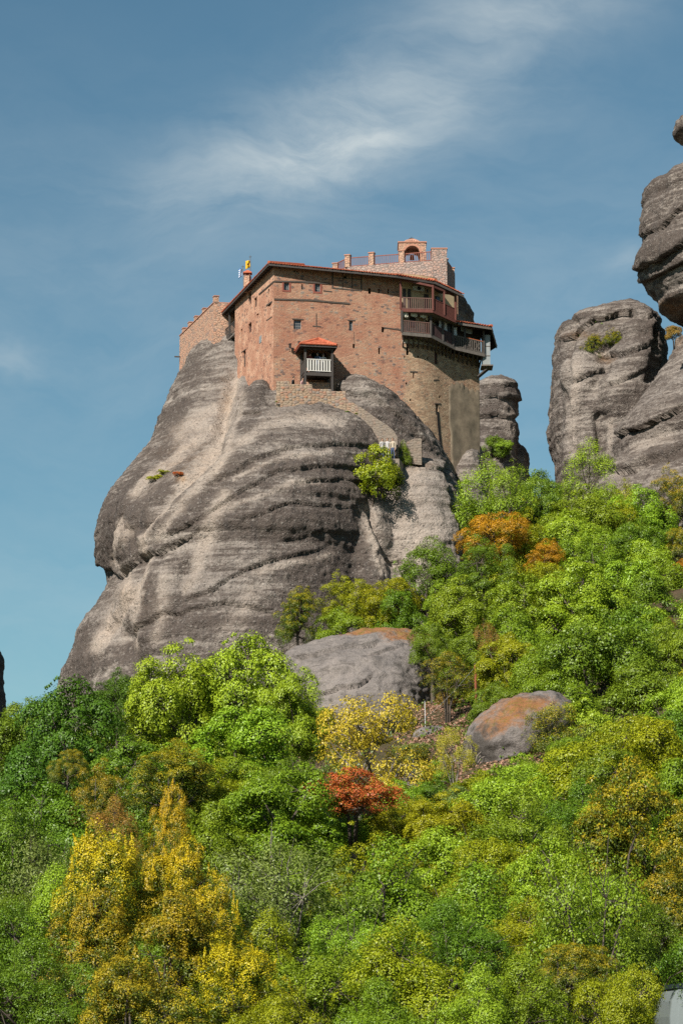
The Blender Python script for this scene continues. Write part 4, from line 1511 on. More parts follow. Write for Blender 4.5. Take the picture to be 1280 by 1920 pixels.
for k in range(12):
    a0, a1 = 2 * math.pi * k / 12, 2 * math.pi * (k + 1) / 12
    m.add([fc, fc + 0.15 * (math.cos(a0) * tt + math.sin(a0) * UP), fc + 0.15 * (math.cos(a1) * tt + math.sin(a1) * UP), fc + nn * 0.01], [(0, 1, 2), (3, 2, 1)])
m.build('fan_grille', M_IRON, ac)
lp = WF.pt(WF.uz(797.5, 533)[0], 0.25, ZU + 1.95)
MB().box(lp, tF, nF, UP, 0.12, 0.12, 0.26).build('lantern', M_IRON, ug)

lg = gallery('balcony', [D0, D1, D2, D3], ZD, M_DARKWOOD, M_GREYWOOD, 'lower weathered wooden gallery with laundry')
run = wall_run(753, 900, 645, 0.02, 16)
deck([D0, D1, D2, D3], run, 0.12).build('floor', M_GREYWOOD, lg)
for a, b in ((D0, D1), (D1, D2), (D2, D3)):
    MB().bar(a - UP * 0.10, b - UP * 0.10, 0.14, 0.26).build('edge_beam', M_GREYWOOD, lg)
rail(lg, D0, D1, 0.95, M_RAILBROWN, 0.15, 0.045)
rail(lg, D1, D2, 0.95, M_PURPLEWOOD, 0.115, 0.09)
rail(lg, D2, D3, 0.95, M_GREYWOOD, 0.16, 0.045)
MB().bar(D2 * 0.6 + D3 * 0.4 + UP * 1.0, D3 + UP * 1.0, 0.08, 0.05).build('hand_rail', M_ORANGEWOOD, lg)
for f0, f1 in ((0.36, 0.56), (0.66, 0.86)):
    pa, pb = D2 + (D3 - D2) * f0, D2 + (D3 - D2) * f1
    MB().bar(pa + UP * 0.15, pb + UP * 0.88, 0.03, 0.04).build('cross_brace', M_GREYWOOD, lg)
    MB().bar(pb + UP * 0.15 + tF * 0.03, pa + UP * 0.88 + tF * 0.03, 0.03, 0.04).build('cross_brace', M_GREYWOOD, lg)
DW = WF.pt(WF.uz(753, 623)[0], 0.05, ZD)
rail(lg, DW, D0, 0.95, M_PURPLEWOOD, 0.115, 0.09)
m = MB()
m.bar(DW + UP * 1.35, D0 + UP * 1.35, 0.03, 0.65)
m.build('side_screen', M_WHITEPL, lg)
for p, zt in ((D0, ZU - 0.1), (D1, ZU - 0.1), (D1 * 0.5 + D2 * 0.5, ZU - 0.1), (D2 * 0.92 + D1 * 0.08, ZU - 0.15)):
    MB().box(np.array([p[0], p[1], (p[2] + zt) / 2]), tF, nF, UP, 0.15, 0.15, zt - p[2]).build('post', M_DARKWOOD, lg)
# low roof over the end bay
H0 = at(858, 603.5, D2[1] - 0.35)
H1 = at(921, 613, D3[1] - 0.5)
H2 = at(930.5, 649, D3[1] + 1.2)
HB0 = H0 + np.array([-0.5, 3.2, 0.75])
HB1 = H1 + np.array([-0.9, 3.4, 0.55])
HB2 = H2 + np.array([-0.6, 2.6, 0.2])
for p in (D2 * 0.66 + D3 * 0.34, D3 * 0.97 + D2 * 0.03):
    zt = (H0[2] + H1[2]) / 2 - 0.1
    MB().box(np.array([p[0], p[1], (p[2] + zt) / 2]), tF, nF, UP, 0.14, 0.14, zt - p[2]).build('post', M_DARKWOOD, lg)
wall_panel('plaster_back_wall', 754, 842, 605, ZD - 0.55, ZU - 0.12, 0.035, M_WHITEPL, lg, 14)
wall_panel('timber_back_wall', 843, 900, 640, ZD - 0.75, ZU - 0.3, 0.035, M_DARKWOOD, lg, 8)
for px0, px1, z0, z1 in ((768, 778, 0.75, 1.6), (797, 803, 0.0, 1.85), (815, 821, 0.9, 1.6)):
    f = wall_panel('window' if z0 else 'door', px0, px1, 605, ZD + z0 + 0.01, ZD + z1, 0.08, M_DARKWOOD, lg, 2)
    if z0:
        wall_panel('pane', px0 + 1.2, px1 - 1.2, 605, ZD + z0 + 0.08, ZD + z1 - 0.08, 0.10, M_GLASS, f, 2)
er = empty('end_roof', np.array(H1) - wloc(mon))
er.parent = mon
m = MB()
for q in ((H0, H1, HB1, HB0), (H1, H2, HB2, HB1)):
    m.hexa([p - UP * 0.09 for p in q] + list(q))
m.build('roof_boarding', M_DARKWOOD, er)
m = MB()
tile_strips(m, H0 + UP * 0.02, H1 + UP * 0.02, HB0 + UP * 0.02, HB1 + UP * 0.02)
t_ = m.build('roof_tiles', M_TILE, er, fix=False); t_['kind'] = 'stuff'
m = MB()
tile_strips(m, H2 + UP * 0.02, HB2 + UP * 0.02, H1 + UP * 0.02, HB1 + UP * 0.02)
t_ = m.build('roof_tiles', M_TILE, er, fix=False); t_['kind'] = 'stuff'
MB().tube([H1 + UP * 0.1, HB1 + UP * 0.12], 0.13, 7).build('hip_tiles', M_TILE, er)
MB().bar(H0 - UP * 0.15, H1 - UP * 0.15, 0.05, 0.16).build('fascia', M_GREYWOOD, er)
MB().bar(H1 - UP * 0.15, H2 - UP * 0.12, 0.06, 0.18).build('barge_board', M_GREYWOOD, er)
# sheet-clad closet hung on the end
C0 = at(904, 628, D3[1] + 0.1)
C1 = at(918, 690, D3[1] + 0.6)
cl_ = empty('closet', np.array([C0[0], C0[1], C1[2]]) - wloc(mon)); cl_.parent = mon
zc0, zc1 = C1[2] + 0.15, C0[2]
m = MB()
ctr = np.array([(C0[0] + C1[0]) / 2, C0[1] + 0.7, (zc0 + zc1) / 2])
m.box(ctr, (1, 0, 0), (0, 1, 0), UP, C1[0] - C0[0], 1.4, zc1 - zc0)
m.build('cladding', M_SHEET, cl_)
for zz_ in (0.3, 0.62):
    MB().box(np.array([ctr[0], ctr[1] - 0.715, zc0 + (zc1 - zc0) * zz_]), (1, 0, 0), (0, 1, 0), UP, C1[0] - C0[0] + 0.04, 0.03, 0.05).build('cover_strip', M_GREYWOOD, cl_)
MB().box(ctr * np.array([1, 1, 0]) + np.array([0.05, 0, zc0 - 0.06]), (1, 0, 0), (0, 1, 0), UP, C1[0] - C0[0] + 0.35, 1.6, 0.1).build('floor', M_GREYWOOD, cl_)
for k in range(3):
    p = np.array([C1[0] - 0.05, C0[1] + 0.1 + 0.5 * k, zc0 - 0.1])
    MB().bar(p, p + np.array([-0.95, 0.25, -0.75]), 0.08, 0.10).build('bracket', M_DARKWOOD, cl_)
# brackets under the lower gallery
outer = [D0, D1, D2, D3]
acc = [0]
for a, b in zip(outer[:-1], outer[1:]):
    acc.append(acc[-1] + np.linalg.norm(b - a))
nb = 19
for i in range(nb):
    s = acc[-1] * (i + 0.5) / nb
    k = max(j for j in range(3) if acc[j] <= s)
    p = outer[k] + (outer[k + 1] - outer[k]) * ((s - acc[k]) / (acc[k + 1] - acc[k]))
    pxq, pyq = project(p)
    u, _ = WF.uz(float(pxq[0]) - 3, float(pyq[0]) + 10, 0.0)
    q = WF.pt(min(u, WF.L - 0.05), 0.0, p[2] - 0.85)
    a = p * 0.9 + np.array([q[0], q[1], p[2]]) * 0.1 - UP * 0.15
    MB().bar(a, q, 0.10, 0.13).build('bracket', M_DARKWOOD, lg)
    MB().bar(p - UP * 0.19, np.array([q[0], q[1], p[2] - 0.19]), 0.10, 0.12).build('joist', M_DARKWOOD, lg)

# ------------------------------------------------------------------ washing on the lower gallery: each piece is a thing
ln0, ln1 = D0 + UP * 1.83 - nF * 0.12, D1 + UP * 1.83 - nF * 0.12
o = MB().tube([ln0, ln0 * 0.5 + ln1 * 0.5 - UP * 0.05, ln1], 0.008, 5).build('clothes_line', M_GREYWOOD)
tag(o, 'thin washing line strung between posts of the lower gallery', 'clothes line')


def cloth(p, along, wd, ht, mat, label, group=None, cat='laundry', wob=0.05):
    nx, nz = 9, 8
    V = []
    out = np.array([along[1], -along[0], 0])
    for j in range(nz):
        for i in range(nx):
            s, t = i / (nx - 1) - 0.5, j / (nz - 1)
            dep = wob * math.sin(9 * s + 2.5 * t) * (0.3 + t) + 0.03 * math.sin(17 * s)
            V.append(np.asarray(along) * s * wd * (1 - 0.12 * t) + out * dep - UP * (t * ht * (1 + 0.10 * math.sin(5 * s + 1)) + 0.05 * (1 - (2 * s) ** 2) * (1 - t)))
    V = np.array(V)
    me = grid_mesh('laundry', V, nx, nz, mat)
    o = link_mesh('laundry', me, loc=tuple(p))
    md = o.modifiers.new('thick', 'SOLIDIFY')
    md.thickness = 0.012
    tag(o, label, cat, group)
    return o


LG = 'washing hung on the gallery'
for f, wd, ht, lb in ((0.14, 0.42, 0.52, 'cream shirt hung beside the end post of the lower gallery'), (0.44, 0.55, 0.42, 'cream cloth hung over the middle of the washing line'),
                      (0.75, 0.50, 0.44, 'cream towel on the washing line beside the door'), (0.88, 0.16, 0.62, 'narrow ochre cloth hanging lowest on the washing line')):
    cloth(ln0 + (ln1 - ln0) * f - UP * 0.03, tF, wd, ht, M_CLOTH if 'ochre' not in lb else M_CREAM, lb, LG)
ln2, ln3 = D1 + UP * 1.8 + np.array([-0.1, 0.2, 0]), D2 + UP * 1.8 + np.array([-0.15, 0.1, 0])
dd = (ln3 - ln2) / np.linalg.norm(ln3 - ln2)
for f, wd, ht, mt, lb in ((0.52, 0.55, 0.85, M_FLAGW, 'long white sheet hung in the angled bay of the gallery'), (0.70, 0.30, 0.75, M_FLAGW, 'narrow white cloth beside the long white sheet'), (0.85, 0.45, 1.2, M_CLOTHB, 'dark garment hung beside the white cloths in the gallery')):
    cloth(ln2 + (ln3 - ln2) * f, dd, wd, ht, mt, lb, LG)
dd2 = (D3 - D2) / np.linalg.norm(D3 - D2)
cloth(D2 + (D3 - D2) * 0.05 + UP * 1.75 + np.array([-0.1, 0.25, 0]), dd2, 0.4, 0.75, M_FLAGW, 'white towel hung at the start of the end bay', LG)
cloth(D2 + (D3 - D2) * 0.45 + UP * 1.95 + np.array([-0.1, 0.4, 0]), dd2, 1.1, 0.42, M_SHEET, 'grey blanket folded over a line in the end bay', LG)

# ------------------------------------------------------------------ back-left wooden gallery
bg_ = empty('side_balcony', np.array([LP[0], LP[1], 44.0]) - wloc(mon)); bg_.parent = mon
dl3 = np.array([DL[0], DL[1], 0])
Q0 = np.array([LP[0], LP[1], 0]) + dl3 * 0.06
Q1 = Q0 + dl3 * 3.6
zq = float(at(419, 643, Q1[1])[2])
Q0[2] = Q1[2] = zq
inn = np.array([0.952, 0.306, 0])
m = MB()
m.hexa([Q0 - UP * 0.14, Q1 - UP * 0.14, Q1 + inn * 2.2 - UP * 0.14, Q0 + inn * 2.2 - UP * 0.14, Q0, Q1, Q1 + inn * 2.2, Q0 + inn * 2.2])
m.build('floor', M_GREYWOOD, bg_)
rail(bg_, Q0, Q1, 0.95, M_DARKWOOD, 0.3, 0.05)
rail(bg_, Q1, Q1 + inn * 2.0, 0.95, M_DARKWOOD, 0.3, 0.05)
for t in (0.45, 0.98):
    p = Q0 + (Q1 - Q0) * t
    zt = (E0 + (E1 - E0) * 0.12)[2] - 0.15
    MB().box(np.array([p[0], p[1], (zq + zt) / 2]), dl3, inn, UP, 0.14, 0.14, zt - zq).build('post', M_DARKWOOD, bg_)
for t in (0.1, 0.4, 0.7, 0.98):
    p = Q0 + (Q1 - Q0) * t
    MB().bar(p - UP * 0.16, p - UP * 0.75 + inn * 0.8, 0.1, 0.12).build('bracket', M_DARKWOOD, bg_)
MB().box(Q0 + inn * 2.0 + dl3 * 1.8 + UP * 1.2, dl3, inn, UP, 3.6, 0.1, 2.5).build('back_wall', M_WHITEPL, bg_)
zt = (E0 + (E1 - E0) * 0.12)[2] - 0.2
MB().bar(np.array([Q0[0], Q0[1], zt]), np.array([Q1[0], Q1[1], zt]), 0.14, 0.16).build('top_beam', M_DARKWOOD, bg_)

# ------------------------------------------------------------------ chimney and flags over the left eave
cz = at(464, 548, 207.0)
ch = empty('chimney', cz, 'small brick chimney with tiled cap above the left eave', 'chimney')
hgt = float(at(464, 517.5, 207.0)[2] - cz[2])
m = MB().box(cz + UP * hgt / 2, (0.95, -0.3, 0), (0.3, 0.95, 0), UP, 0.46, 0.46, hgt)
masonry(m, 'stack', M_TERR, ch)
for a in (-1, 1):
    for b in (-1, 1):
        MB().box(cz + UP * (hgt + 0.09) + np.array([a * 0.17, b * 0.17, 0]), (1, 0, 0), (0, 1, 0), UP, 0.09, 0.09, 0.18).build('cap_pier', M_TRIM, ch)
m = MB()
tp = cz + UP * (hgt + 0.18)
m.add([tp + np.array(v) for v in ((-0.36, -0.36, 0), (0.36, -0.36, 0), (0.36, 0.36, 0), (-0.36, 0.36, 0), (0, 0, 0.34), (-0.36, -0.36, 0.05), (0.36, -0.36, 0.05), (0.36, 0.36, 0.05), (-0.36, 0.36, 0.05))],
      [(3, 2, 1, 0), (0, 1, 6, 5), (1, 2, 7, 6), (2, 3, 8, 7), (3, 0, 5, 8), (5, 6, 4), (6, 7, 4), (7, 8, 4), (8, 5, 4)])
m.build('tiled_cap', M_TILE, ch)


def flag(pole_px, py0, py1, Y, fpts, mats, label, emblem=None, lean=0.0):
    a, b = at(pole_px + lean, py0, Y), at(pole_px, py1, Y)
    f = empty('flag', a, label, 'flag')
    MB().tube([a, b], [0.035, 0.025], 6).build('pole', M_GREYWOOD, f)
    MB().bar(b + np.array([-0.11, 0, -0.12]), b + np.array([0.11, 0, -0.12]), 0.03, 0.03).build('cross_bar', M_IRON, f)
    (x0, y0), (x1, y1) = fpts
    p0, p1 = at(x0, y0, Y), at(x1, y1, Y)
    nx, nz = 12, 10
    V, wd, ht = [], p1[0] - p0[0], p0[2] - p1[2]
    for j in range(nz):
        for i in range(nx):
            s, t = i / (nx - 1), j / (nz - 1)
            V.append(p0 + np.array([wd * s, 0.10 * math.sin(8 * s + 2 * t) * s, -ht * (t * (1 - 0.1 * s)) - 0.25 * ht * (1 - s) * (0.4 + 0.6 * t)]))
    V = np.array(V) - wloc(f)
    me = grid_mesh('cloth', V, nx, nz, mats)
    if len(mats) > 1:
        mi = []
        for p in me.polygons:
            r = p.index // (nx - 1)
            c = p.index % (nx - 1)
            mi.append(0 if (r % 2 == 0) else 1)
            if c > 7 and r < 5:
                mi[-1] = 1 if (c == 9 or r == 2) else 0
        me.polygons.foreach_set('material_index', mi)
    o = link_mesh('cloth', me, None, f)
    o.modifiers.new('thick', 'SOLIDIFY').thickness = 0.01
    if emblem:
        m = MB()
        c = (p0 + p1) / 2 + np.array([0, -0.16, -0.02])
        for q in (((-0.1, -0.10), (0.0, 0.02), (0.0, -0.12)), ((0.1, -0.10), (0.0, -0.12), (0.0, 0.02)), ((-0.13, 0.12), (-0.02, 0.05), (0.0, -0.04)), ((0.13, 0.12), (0.0, -0.04), (0.02, 0.05))):
            m.add([c + np.array([x, 0, z]) for x, z in q] + [c + np.array([x, 0.012, z]) for x, z in q], [(0, 1, 2), (5, 4, 3), (0, 3, 4, 1), (1, 4, 5, 2), (2, 5, 3, 0)])
        m.build('emblem', M_DARK, f)
    return f


flag(469.3, 520, 479, 207.4, ((460.5, 488), (469.0, 502)), [M_YELLOW], 'yellow flag with dark emblem on a pole behind the chimney', True)
flag(455.5, 548, 497.5, 207.9, ((447.5, 503), (453.5, 519)), [M_BLUE, M_FLAGW], 'blue and white striped flag on a leaning pole beside the chimney', lean=1.5)

# ------------------------------------------------------------------ stone terrace above the roof, with railings
YT = 207.6
T0 = at(809, 488.5, YT)
ZTR = T0[2]
T1 = T0 + np.array([-math.cos(R(15)), math.sin(R(15)), 0]) * 7.0
T2 = T1 + np.array([-math.cos(R(58)), math.sin(R(58)), 0]) * 1.9
zlow = ZTR - 4.5
ter = empty('stone_terrace', np.array([T0[0] - 3, YT + 3, zlow]), 'pinkish stone roof terrace with red-brown railings between brick piers', 'terrace')
m = MB()
prism(m, [T0[:2], (T0[0], T0[1] + 7), (T2[0], T2[1] + 5), T2[:2], T1[:2]], zlow, ZTR)
masonry(m, 'wall', M_PINK, ter)
td = (T0 - T1) / np.linalg.norm(T0 - T1)
piers = []
for px_, yt_ in ((697, 474), (754, 470.5)):
    d = ray(px_, 485)
    s = np.interp(px_, *[list(x) for x in ((project(T1)[0][0], project(T0)[0][0]), (0.0, 1.0))])
    p = T1 + (T0 - T1) * s
    piers.append(p)
piers = [T2, T1] + piers
for i, p in enumerate(piers):
    hh = (0.75, 0.98, 1.02, 1.0)[i]
    m = MB().box(p + UP * hh / 2 + np.array([0.0, 0.22, 0]), td, np.cross(UP, td), UP, 0.42, 0.42, hh)
    masonry(m, 'pier', M_TERR, ter)
    MB().box(p + UP * (hh + 0.04) + np.array([0, 0.22, 0]), td, np.cross(UP, td), UP, 0.52, 0.52, 0.08).build('cap', M_TRIM, ter)
off = np.array([0, 0.22, 0.0])
seq = piers + [T0]
for a, b in zip(seq[:-1], seq[1:]):
    d = (b - a) / np.linalg.norm(b - a)
    rail(ter, a + off + d * 0.22, b + off - d * (0.22 if b is not T0 else 0.02), 0.80, M_RAILRED, 0.17, 0.04)
# square tower pier and the stepped wall beyond it
Pp = at(808.5, 466.5, YT - 0.35)
zpt = Pp[2]
pw = float(at(837.5, 500, YT - 0.35)[0] - Pp[0])
tow = empty('stone_pier', np.array([Pp[0] + pw / 2, YT + 0.6, zlow]), 'square stone pier rising at the corner of the roof terrace', 'pier')
m = MB().box(np.array([Pp[0] + pw / 2, YT - 0.35 + 0.9, (zlow + zpt) / 2]), (1, 0, 0), (0, 1, 0), UP, pw, 1.8, zpt - zlow)
masonry(m, 'shaft', M_PINK, tow)
MB().box(np.array([Pp[0] + pw / 2, YT - 0.35 + 0.9, zpt + 0.04]), (1, 0, 0), (0, 1, 0), UP, pw + 0.1, 1.9, 0.09).build('coping', M_TRIM, tow)
side = empty('terrace_side_wall', at(845, 530, YT + 4), 'stone side wall with two small piers and red rail beyond the square pier', 'wall')
s0 = at(838.5, 492, YT + 1.6)
s1 = at(852.5, 513, YT + 6.5)
m = MB()
m.hexa([(s0[0], s0[1], zlow), (s1[0], s1[1], zlow), (s1[0] - 1, s1[1] + 0.3, zlow), (s0[0] - 1, s0[1], zlow), s0, s1, s1 + np.array([-1, 0.3, 0]), s0 + np.array([-1, 0, 0])])
masonry(m, 'wall', M_PINK, side)
for p, hh in ((s0 * 0.93 + s1 * 0.07, 0.36), (s1 * 0.95 + s0 * 0.05, 0.45)):
    m = MB().box(p + UP * (hh / 2 - 0.05) + np.array([-0.2, 0.1, 0]), (1, 0, 0), (0, 1, 0), UP, 0.36, 0.36, hh)
    masonry(m, 'pier', M_TERR, side)
    MB().box(p + UP * hh + np.array([-0.2, 0.1, -0.01]), (1, 0, 0), (0, 1, 0), UP, 0.46, 0.46, 0.07).build('cap', M_TRIM, side)
rail(side, s0 * 0.85 + s1 * 0.15 + np.array([-0.2, 0, -0.12]), s1 * 0.9 + s0 * 0.1 + np.array([-0.2, 0, -0.1]), 0.5, M_RAILRED, 0.25, 0.04)

# ------------------------------------------------------------------ belfry
YB = 211.5
b0, b1 = at(747, 455, YB), at(798, 455, YB)
zb1 = b0[2]
zb0 = zb1 - 3.2
bw = b1[0] - b0[0]
bel = empty('belfry', ((b0[0] + b1[0]) / 2, YB + 1.0, zb0), 'square brick belfry with arched opening, tiled cap and iron cross', 'belfry')
cx_ = (b0[0] + b1[0]) / 2
ar = float(at(787.5, 470, YB)[0] - at(759.5, 470, YB)[0]) / 2
zs = float(at(772, 474.5, YB)[2])


def arch_face(axis_, sgn, dep):
    """a wall with an arched opening; axis_ 0 = facing the valley, 1 = facing sideways"""
    m = MB()
    prof = [(-ar, zb0), (-ar, zs)] + [(-ar * math.cos(a), zs + ar * math.sin(a)) for a in np.linspace(0, math.pi, 13)[1:-1]] + [(ar, zs), (ar, zb0)]
    outr = []
    hw = bw / 2
    for x, z in prof:
        if z <= zs + 1e-6:
            outr.append((-hw if x < 0 else hw, z))
        else:
            k = max(abs(x) / hw, (z - zs) / (zb1 - zs))
            outr.append((x / k, zs + (z - zs) / k))
    for d0, d1 in (((0.0, 0.3)),):
        pts = []
        for dd_ in (d0, d1):
            for (x, z) in prof:
                pts.append((x, dd_, z))
            for (x, z) in outr:
                pts.append((x, dd_, z))
        n = len(prof)
        fs = []
        for i in range(n - 1):
            fs.append((i, i + 1, n + i + 1, n + i))
            fs.append((2 * n + i, 3 * n + i, 3 * n + i + 1, 2 * n + i + 1))
            fs.append((i, 2 * n + i, 2 * n + i + 1, i + 1))
        # corners of the outer rectangle
        tl = max(range(n), key=lambda i: (outr[i][1] if outr[i][0] <= -hw + 1e-6 else -1e9))
        world_ = []
        for x, y, z in pts:
            if axis_ == 0:
                world_.append((cx_ + x, YB + dep + y * sgn, z))
            else:
                world_.append((cx_ + dep + y * sgn, YB + bw / 2 + x, z))
        m.add(world_, fs)
        # fill the two spandrel corners
        up = [i for i in range(n) if outr[i][1] > zs + 1e-6]
        for sg in (-1, 1):
            c_ = [i for i in up if outr[i][0] * sg > 0]
            side_i = [i for i in c_ if abs(abs(outr[i][0]) - hw) < 1e-6]
            top_i = [i for i in c_ if abs(outr[i][1] - zb1) < 1e-6 and i not in side_i]
            if side_i and top_i:
                a_i = max(side_i, key=lambda i: outr[i][1])
                b_i = max(top_i, key=lambda i: abs(outr[i][0]))
                tri = [(outr[a_i][0], outr[a_i][1]), (sg * hw, zb1), (outr[b_i][0], outr[b_i][1])]
                for dd_ in (d0, d1):
                    w3 = [((cx_ + x, YB + dep + dd_ * sgn, z) if axis_ == 0 else (cx_ + dep + dd_ * sgn, YB + bw / 2 + x, z)) for x, z in tri]
                    m.add(w3, [(0, 1, 2)])
    return m


masonry(arch_face(0, 1, 0), 'arched_wall', M_TERR, bel)
masonry(arch_face(0, -1, bw), 'arched_wall', M_TERR, bel)
masonry(arch_face(1, 1, -bw / 2), 'arched_wall', M_TERR, bel)
masonry(arch_face(1, -1, bw / 2), 'arched_wall', M_TERR, bel)
MB().box((cx_, YB + bw / 2, zb1 + 0.05), (1, 0, 0), (0, 1, 0), UP, bw + 0.14, bw + 0.14, 0.10).build('cornice', M_TRIM, bel)
m = MB()
for i in range(10):
    a0, a1 = math.pi * i / 10, math.pi * (i + 1) / 10
    r0, r1 = ar + 0.02, ar + 0.18
    q = [(cx_ - r * math.cos(a), YB - 0.04, zs + r * math.sin(a)) for a, r in ((a0, r0), (a1, r0), (a1, r1), (a0, r1))]
    q2 = [(x, y + 0.08, z) for x, y, z in q]
    m.hexa(q + q2)
m.build('arch_ring', M_TRIM, bel)
zc_ = zb1 + 0.10
hc = float(at(772, 444.5, YB)[2]) - zc_ + 0.12
rc = float(at(791, 452, YB)[0] - at(754, 452, YB)[0]) / 2
m = MB()
N8 = 12
ringv = []
lv = [(1.0, 0.0), (1.04, 0.08), (0.9, 0.2), (0.62, 0.62), (0.3, 0.9), (0.06, 1.0)]
vs, fs = [], []
for r_, h_ in lv:
    for j in range(N8):
        a = 2 * math.pi * j / N8
        vs.append((cx_ + rc * r_ * math.cos(a), YB + bw / 2 + rc * r_ * math.sin(a), zc_ + hc * h_))
for k in range(len(lv) - 1):
    for j in range(N8):
        fs.append((k * N8 + j, k * N8 + (j + 1) % N8, (k + 1) * N8 + (j + 1) % N8, (k + 1) * N8 + j))
m.add(vs, fs)
m.build('roof_core', M_TRIM, bel)
m = MB()
for k in range(22):
    a = 2 * math.pi * k / 22
    e = np.array([math.cos(a), math.sin(a), 0])
    cc = np.array([cx_, YB + bw / 2, zc_])
    m.tube([cc + e * rc * 1.1 + UP * 0.06, cc + e * rc * 0.9 + UP * hc * 0.27, cc + e * rc * 0.62 + UP * hc * 0.68, cc + e * rc * 0.28 + UP * hc * 0.95], [0.10, 0.095, 0.075, 0.05], 6)
t_ = m.build('roof_tiles', plain_mat('pale_roof_tile', (0.52, 0.29, 0.21), 0.9, 0.3, 7.0), bel); t_['kind'] = 'stuff'
ct = np.array([cx_ - 0.03, YB + bw / 2, zc_ + hc])
m = MB()
ctop = float(at(771, 436.5, YB)[2])
m.bar(ct - UP * 0.1, np.array([ct[0], ct[1], ctop]), 0.05, 0.05, up=(0, 1, 0))
m.bar(np.array([ct[0] - 0.2, ct[1], ctop - 0.14]), np.array([ct[0] + 0.2, ct[1], ctop - 0.14]), 0.05, 0.05)
m.build('cross', M_IRON, bel)
m = MB()
lt = [(0.02, 0.0), (0.10, -0.02), (0.15, -0.12), (0.18, -0.26), (0.23, -0.36), (0.22, -0.38)]
vs, fs = [], []
bc = np.array([cx_, YB + bw / 2, zs + 0.15])
for r_, h_ in lt:
    for j in range(12):
        a = 2 * math.pi * j / 12
        vs.append(bc + np.array([r_ * math.cos(a), r_ * math.sin(a), h_]))
for k in range(len(lt) - 1):
    for j in range(12):
        fs.append((k * 12 + j, k * 12 + (j + 1) % 12, (k + 1) * 12 + (j + 1) % 12, (k + 1) * 12 + j))
m.add(vs, fs)
m.bar(bc + np.array([-ar, 0, 0.02]), bc + np.array([ar, 0, 0.02]), 0.06, 0.06)
m.build('bell', M_IRON, bel)

# ------------------------------------------------------------------ crenellated terrace wall on the left
YC = 213.2
c0 = at(401.5, 567.5, YC)
zct = c0[2]
c1 = c0 + dl3 * 11.4
zcb = zct - 8.0
cw = empty('crenellated_wall', (c0[0], c0[1], zcb), 'orange stone terrace wall topped with small square merlons', 'wall')
m = MB()
c2 = c0 + np.array([3.4, 0.55, 0])
prism(m, [c0[:2], c1[:2], (c1[:2] + np.array([2.5, 0.8])), (c2[:2] + np.array([0, 4.0])), c2[:2]][::-1], zcb, zct)
masonry(m, 'wall', M_TERR, cw)
MB().bar(c0 + UP * 0.03 + inn * 0.15, c1 + UP * 0.03 + inn * 0.15, 0.42, 0.07).build('coping', M_TRIM, cw)
MB().bar(c0 + UP * 0.035 + np.array([0, 0.2, 0]), c2 + UP * 0.035 + np.array([0, 0.2, 0]), 0.42, 0.07).build('coping', M_TRIM, cw)
for px_ in (402.5, 382, 367, 355.5, 344.5, 419):
    if px_ > 410:
        p = c0 + (c2 - c0) * 0.9
    else:
        xa, xb = project(c0)[0][0], project(c1)[0][0]
        # perspective-correct walk along the wall
        lo, hi = 0.0, 1.0
        for _ in range(30):
            mid = (lo + hi) / 2
            if project(c0 + (c1 - c0) * mid)[0][0] > px_ - 2:
                lo = mid
            else:
                hi = mid
        p = c0 + (c1 - c0) * lo
    hh = 0.42 if px_ < 401 or px_ > 410 else 0.55
    m = MB().box(p + inn * 0.2 + UP * hh / 2, dl3, inn, UP, 0.5, 0.38, hh)
    mo = masonry(m, 'merlon', M_TERR, cw)
    MB().box(p + inn * 0.2 + UP * (hh + 0.03), dl3, inn, UP, 0.58, 0.46, 0.07).build('merlon_cap', M_TRIM, mo)
sp0 = at(338, 668.5, c1[1] - 0.4)
o = MB().bar(sp0 + np.array([0.6, 0.2, 0]), sp0 + np.array([-0.48, -0.05, -0.02]), 0.10, 0.10).build('water_spout', M_BEAM, cw)

# ------------------------------------------------------------------ stair wall of rubble below the long face
def worley(u, v, seed):
    iu, iv = np.floor(u).astype(int), np.floor(v).astype(int)
    d1 = np.full(u.shape, 9.0)
    d2 = np.full(u.shape, 9.0)
    idc = np.zeros(u.shape)
    for a in (-1, 0, 1):
        for b in (-1, 0, 1):
            cu_, cv_ = iu + a, iv + b
            h = _perm[(_perm[(cu_ + seed) & 255] + cv_) & 255]
            fx, fy = (h * 37 % 256) / 256, (h * 91 % 256) / 256
            dd_ = np.hypot(cu_ + 0.15 + 0.7 * fx - u, cv_ + 0.15 + 0.7 * fy - v)
            m_ = dd_ < d1
            d2 = np.where(m_, d1, np.minimum(d2, dd_))
            idc = np.where(m_, h, idc)
            d1 = np.where(m_, dd_, d1)
    return d1, d2, idc / 255.0


def rubble_mat():
    m, t = new_mat('rubble_stone')
    P = t.n('ShaderNodeNewGeometry').outputs['Position']
    s = t.attr('stone')
    col = t.ramp(s, [(0.0, (0.40, 0.25, 0.165)), (0.35, (0.33, 0.26, 0.19)), (0.6, (0.44, 0.33, 0.235)), (0.8, (0.26, 0.225, 0.195)), (1.0, (0.44, 0.225, 0.14))])
    col = t.mix(t.math('MULTIPLY', t.attr('joint'), 0.7), col, (0.24, 0.175, 0.125))
    col = t.mix(t.math('MULTIPLY', t.attr('grey'), 0.78), col, (0.215, 0.185, 0.155))
    fine = t.noise(P, 12.0, 5.0, 0.7)
    col = t.mix(1.0, col, t.ramp(fine, [(0.25, 0.65), (0.75, 1.3)]), 'MULTIPLY')
    finish(t, col, 0.92, fine, 0.12, 0.7, 0.04)
    return m


M_RUBBLE = rubble_mat()


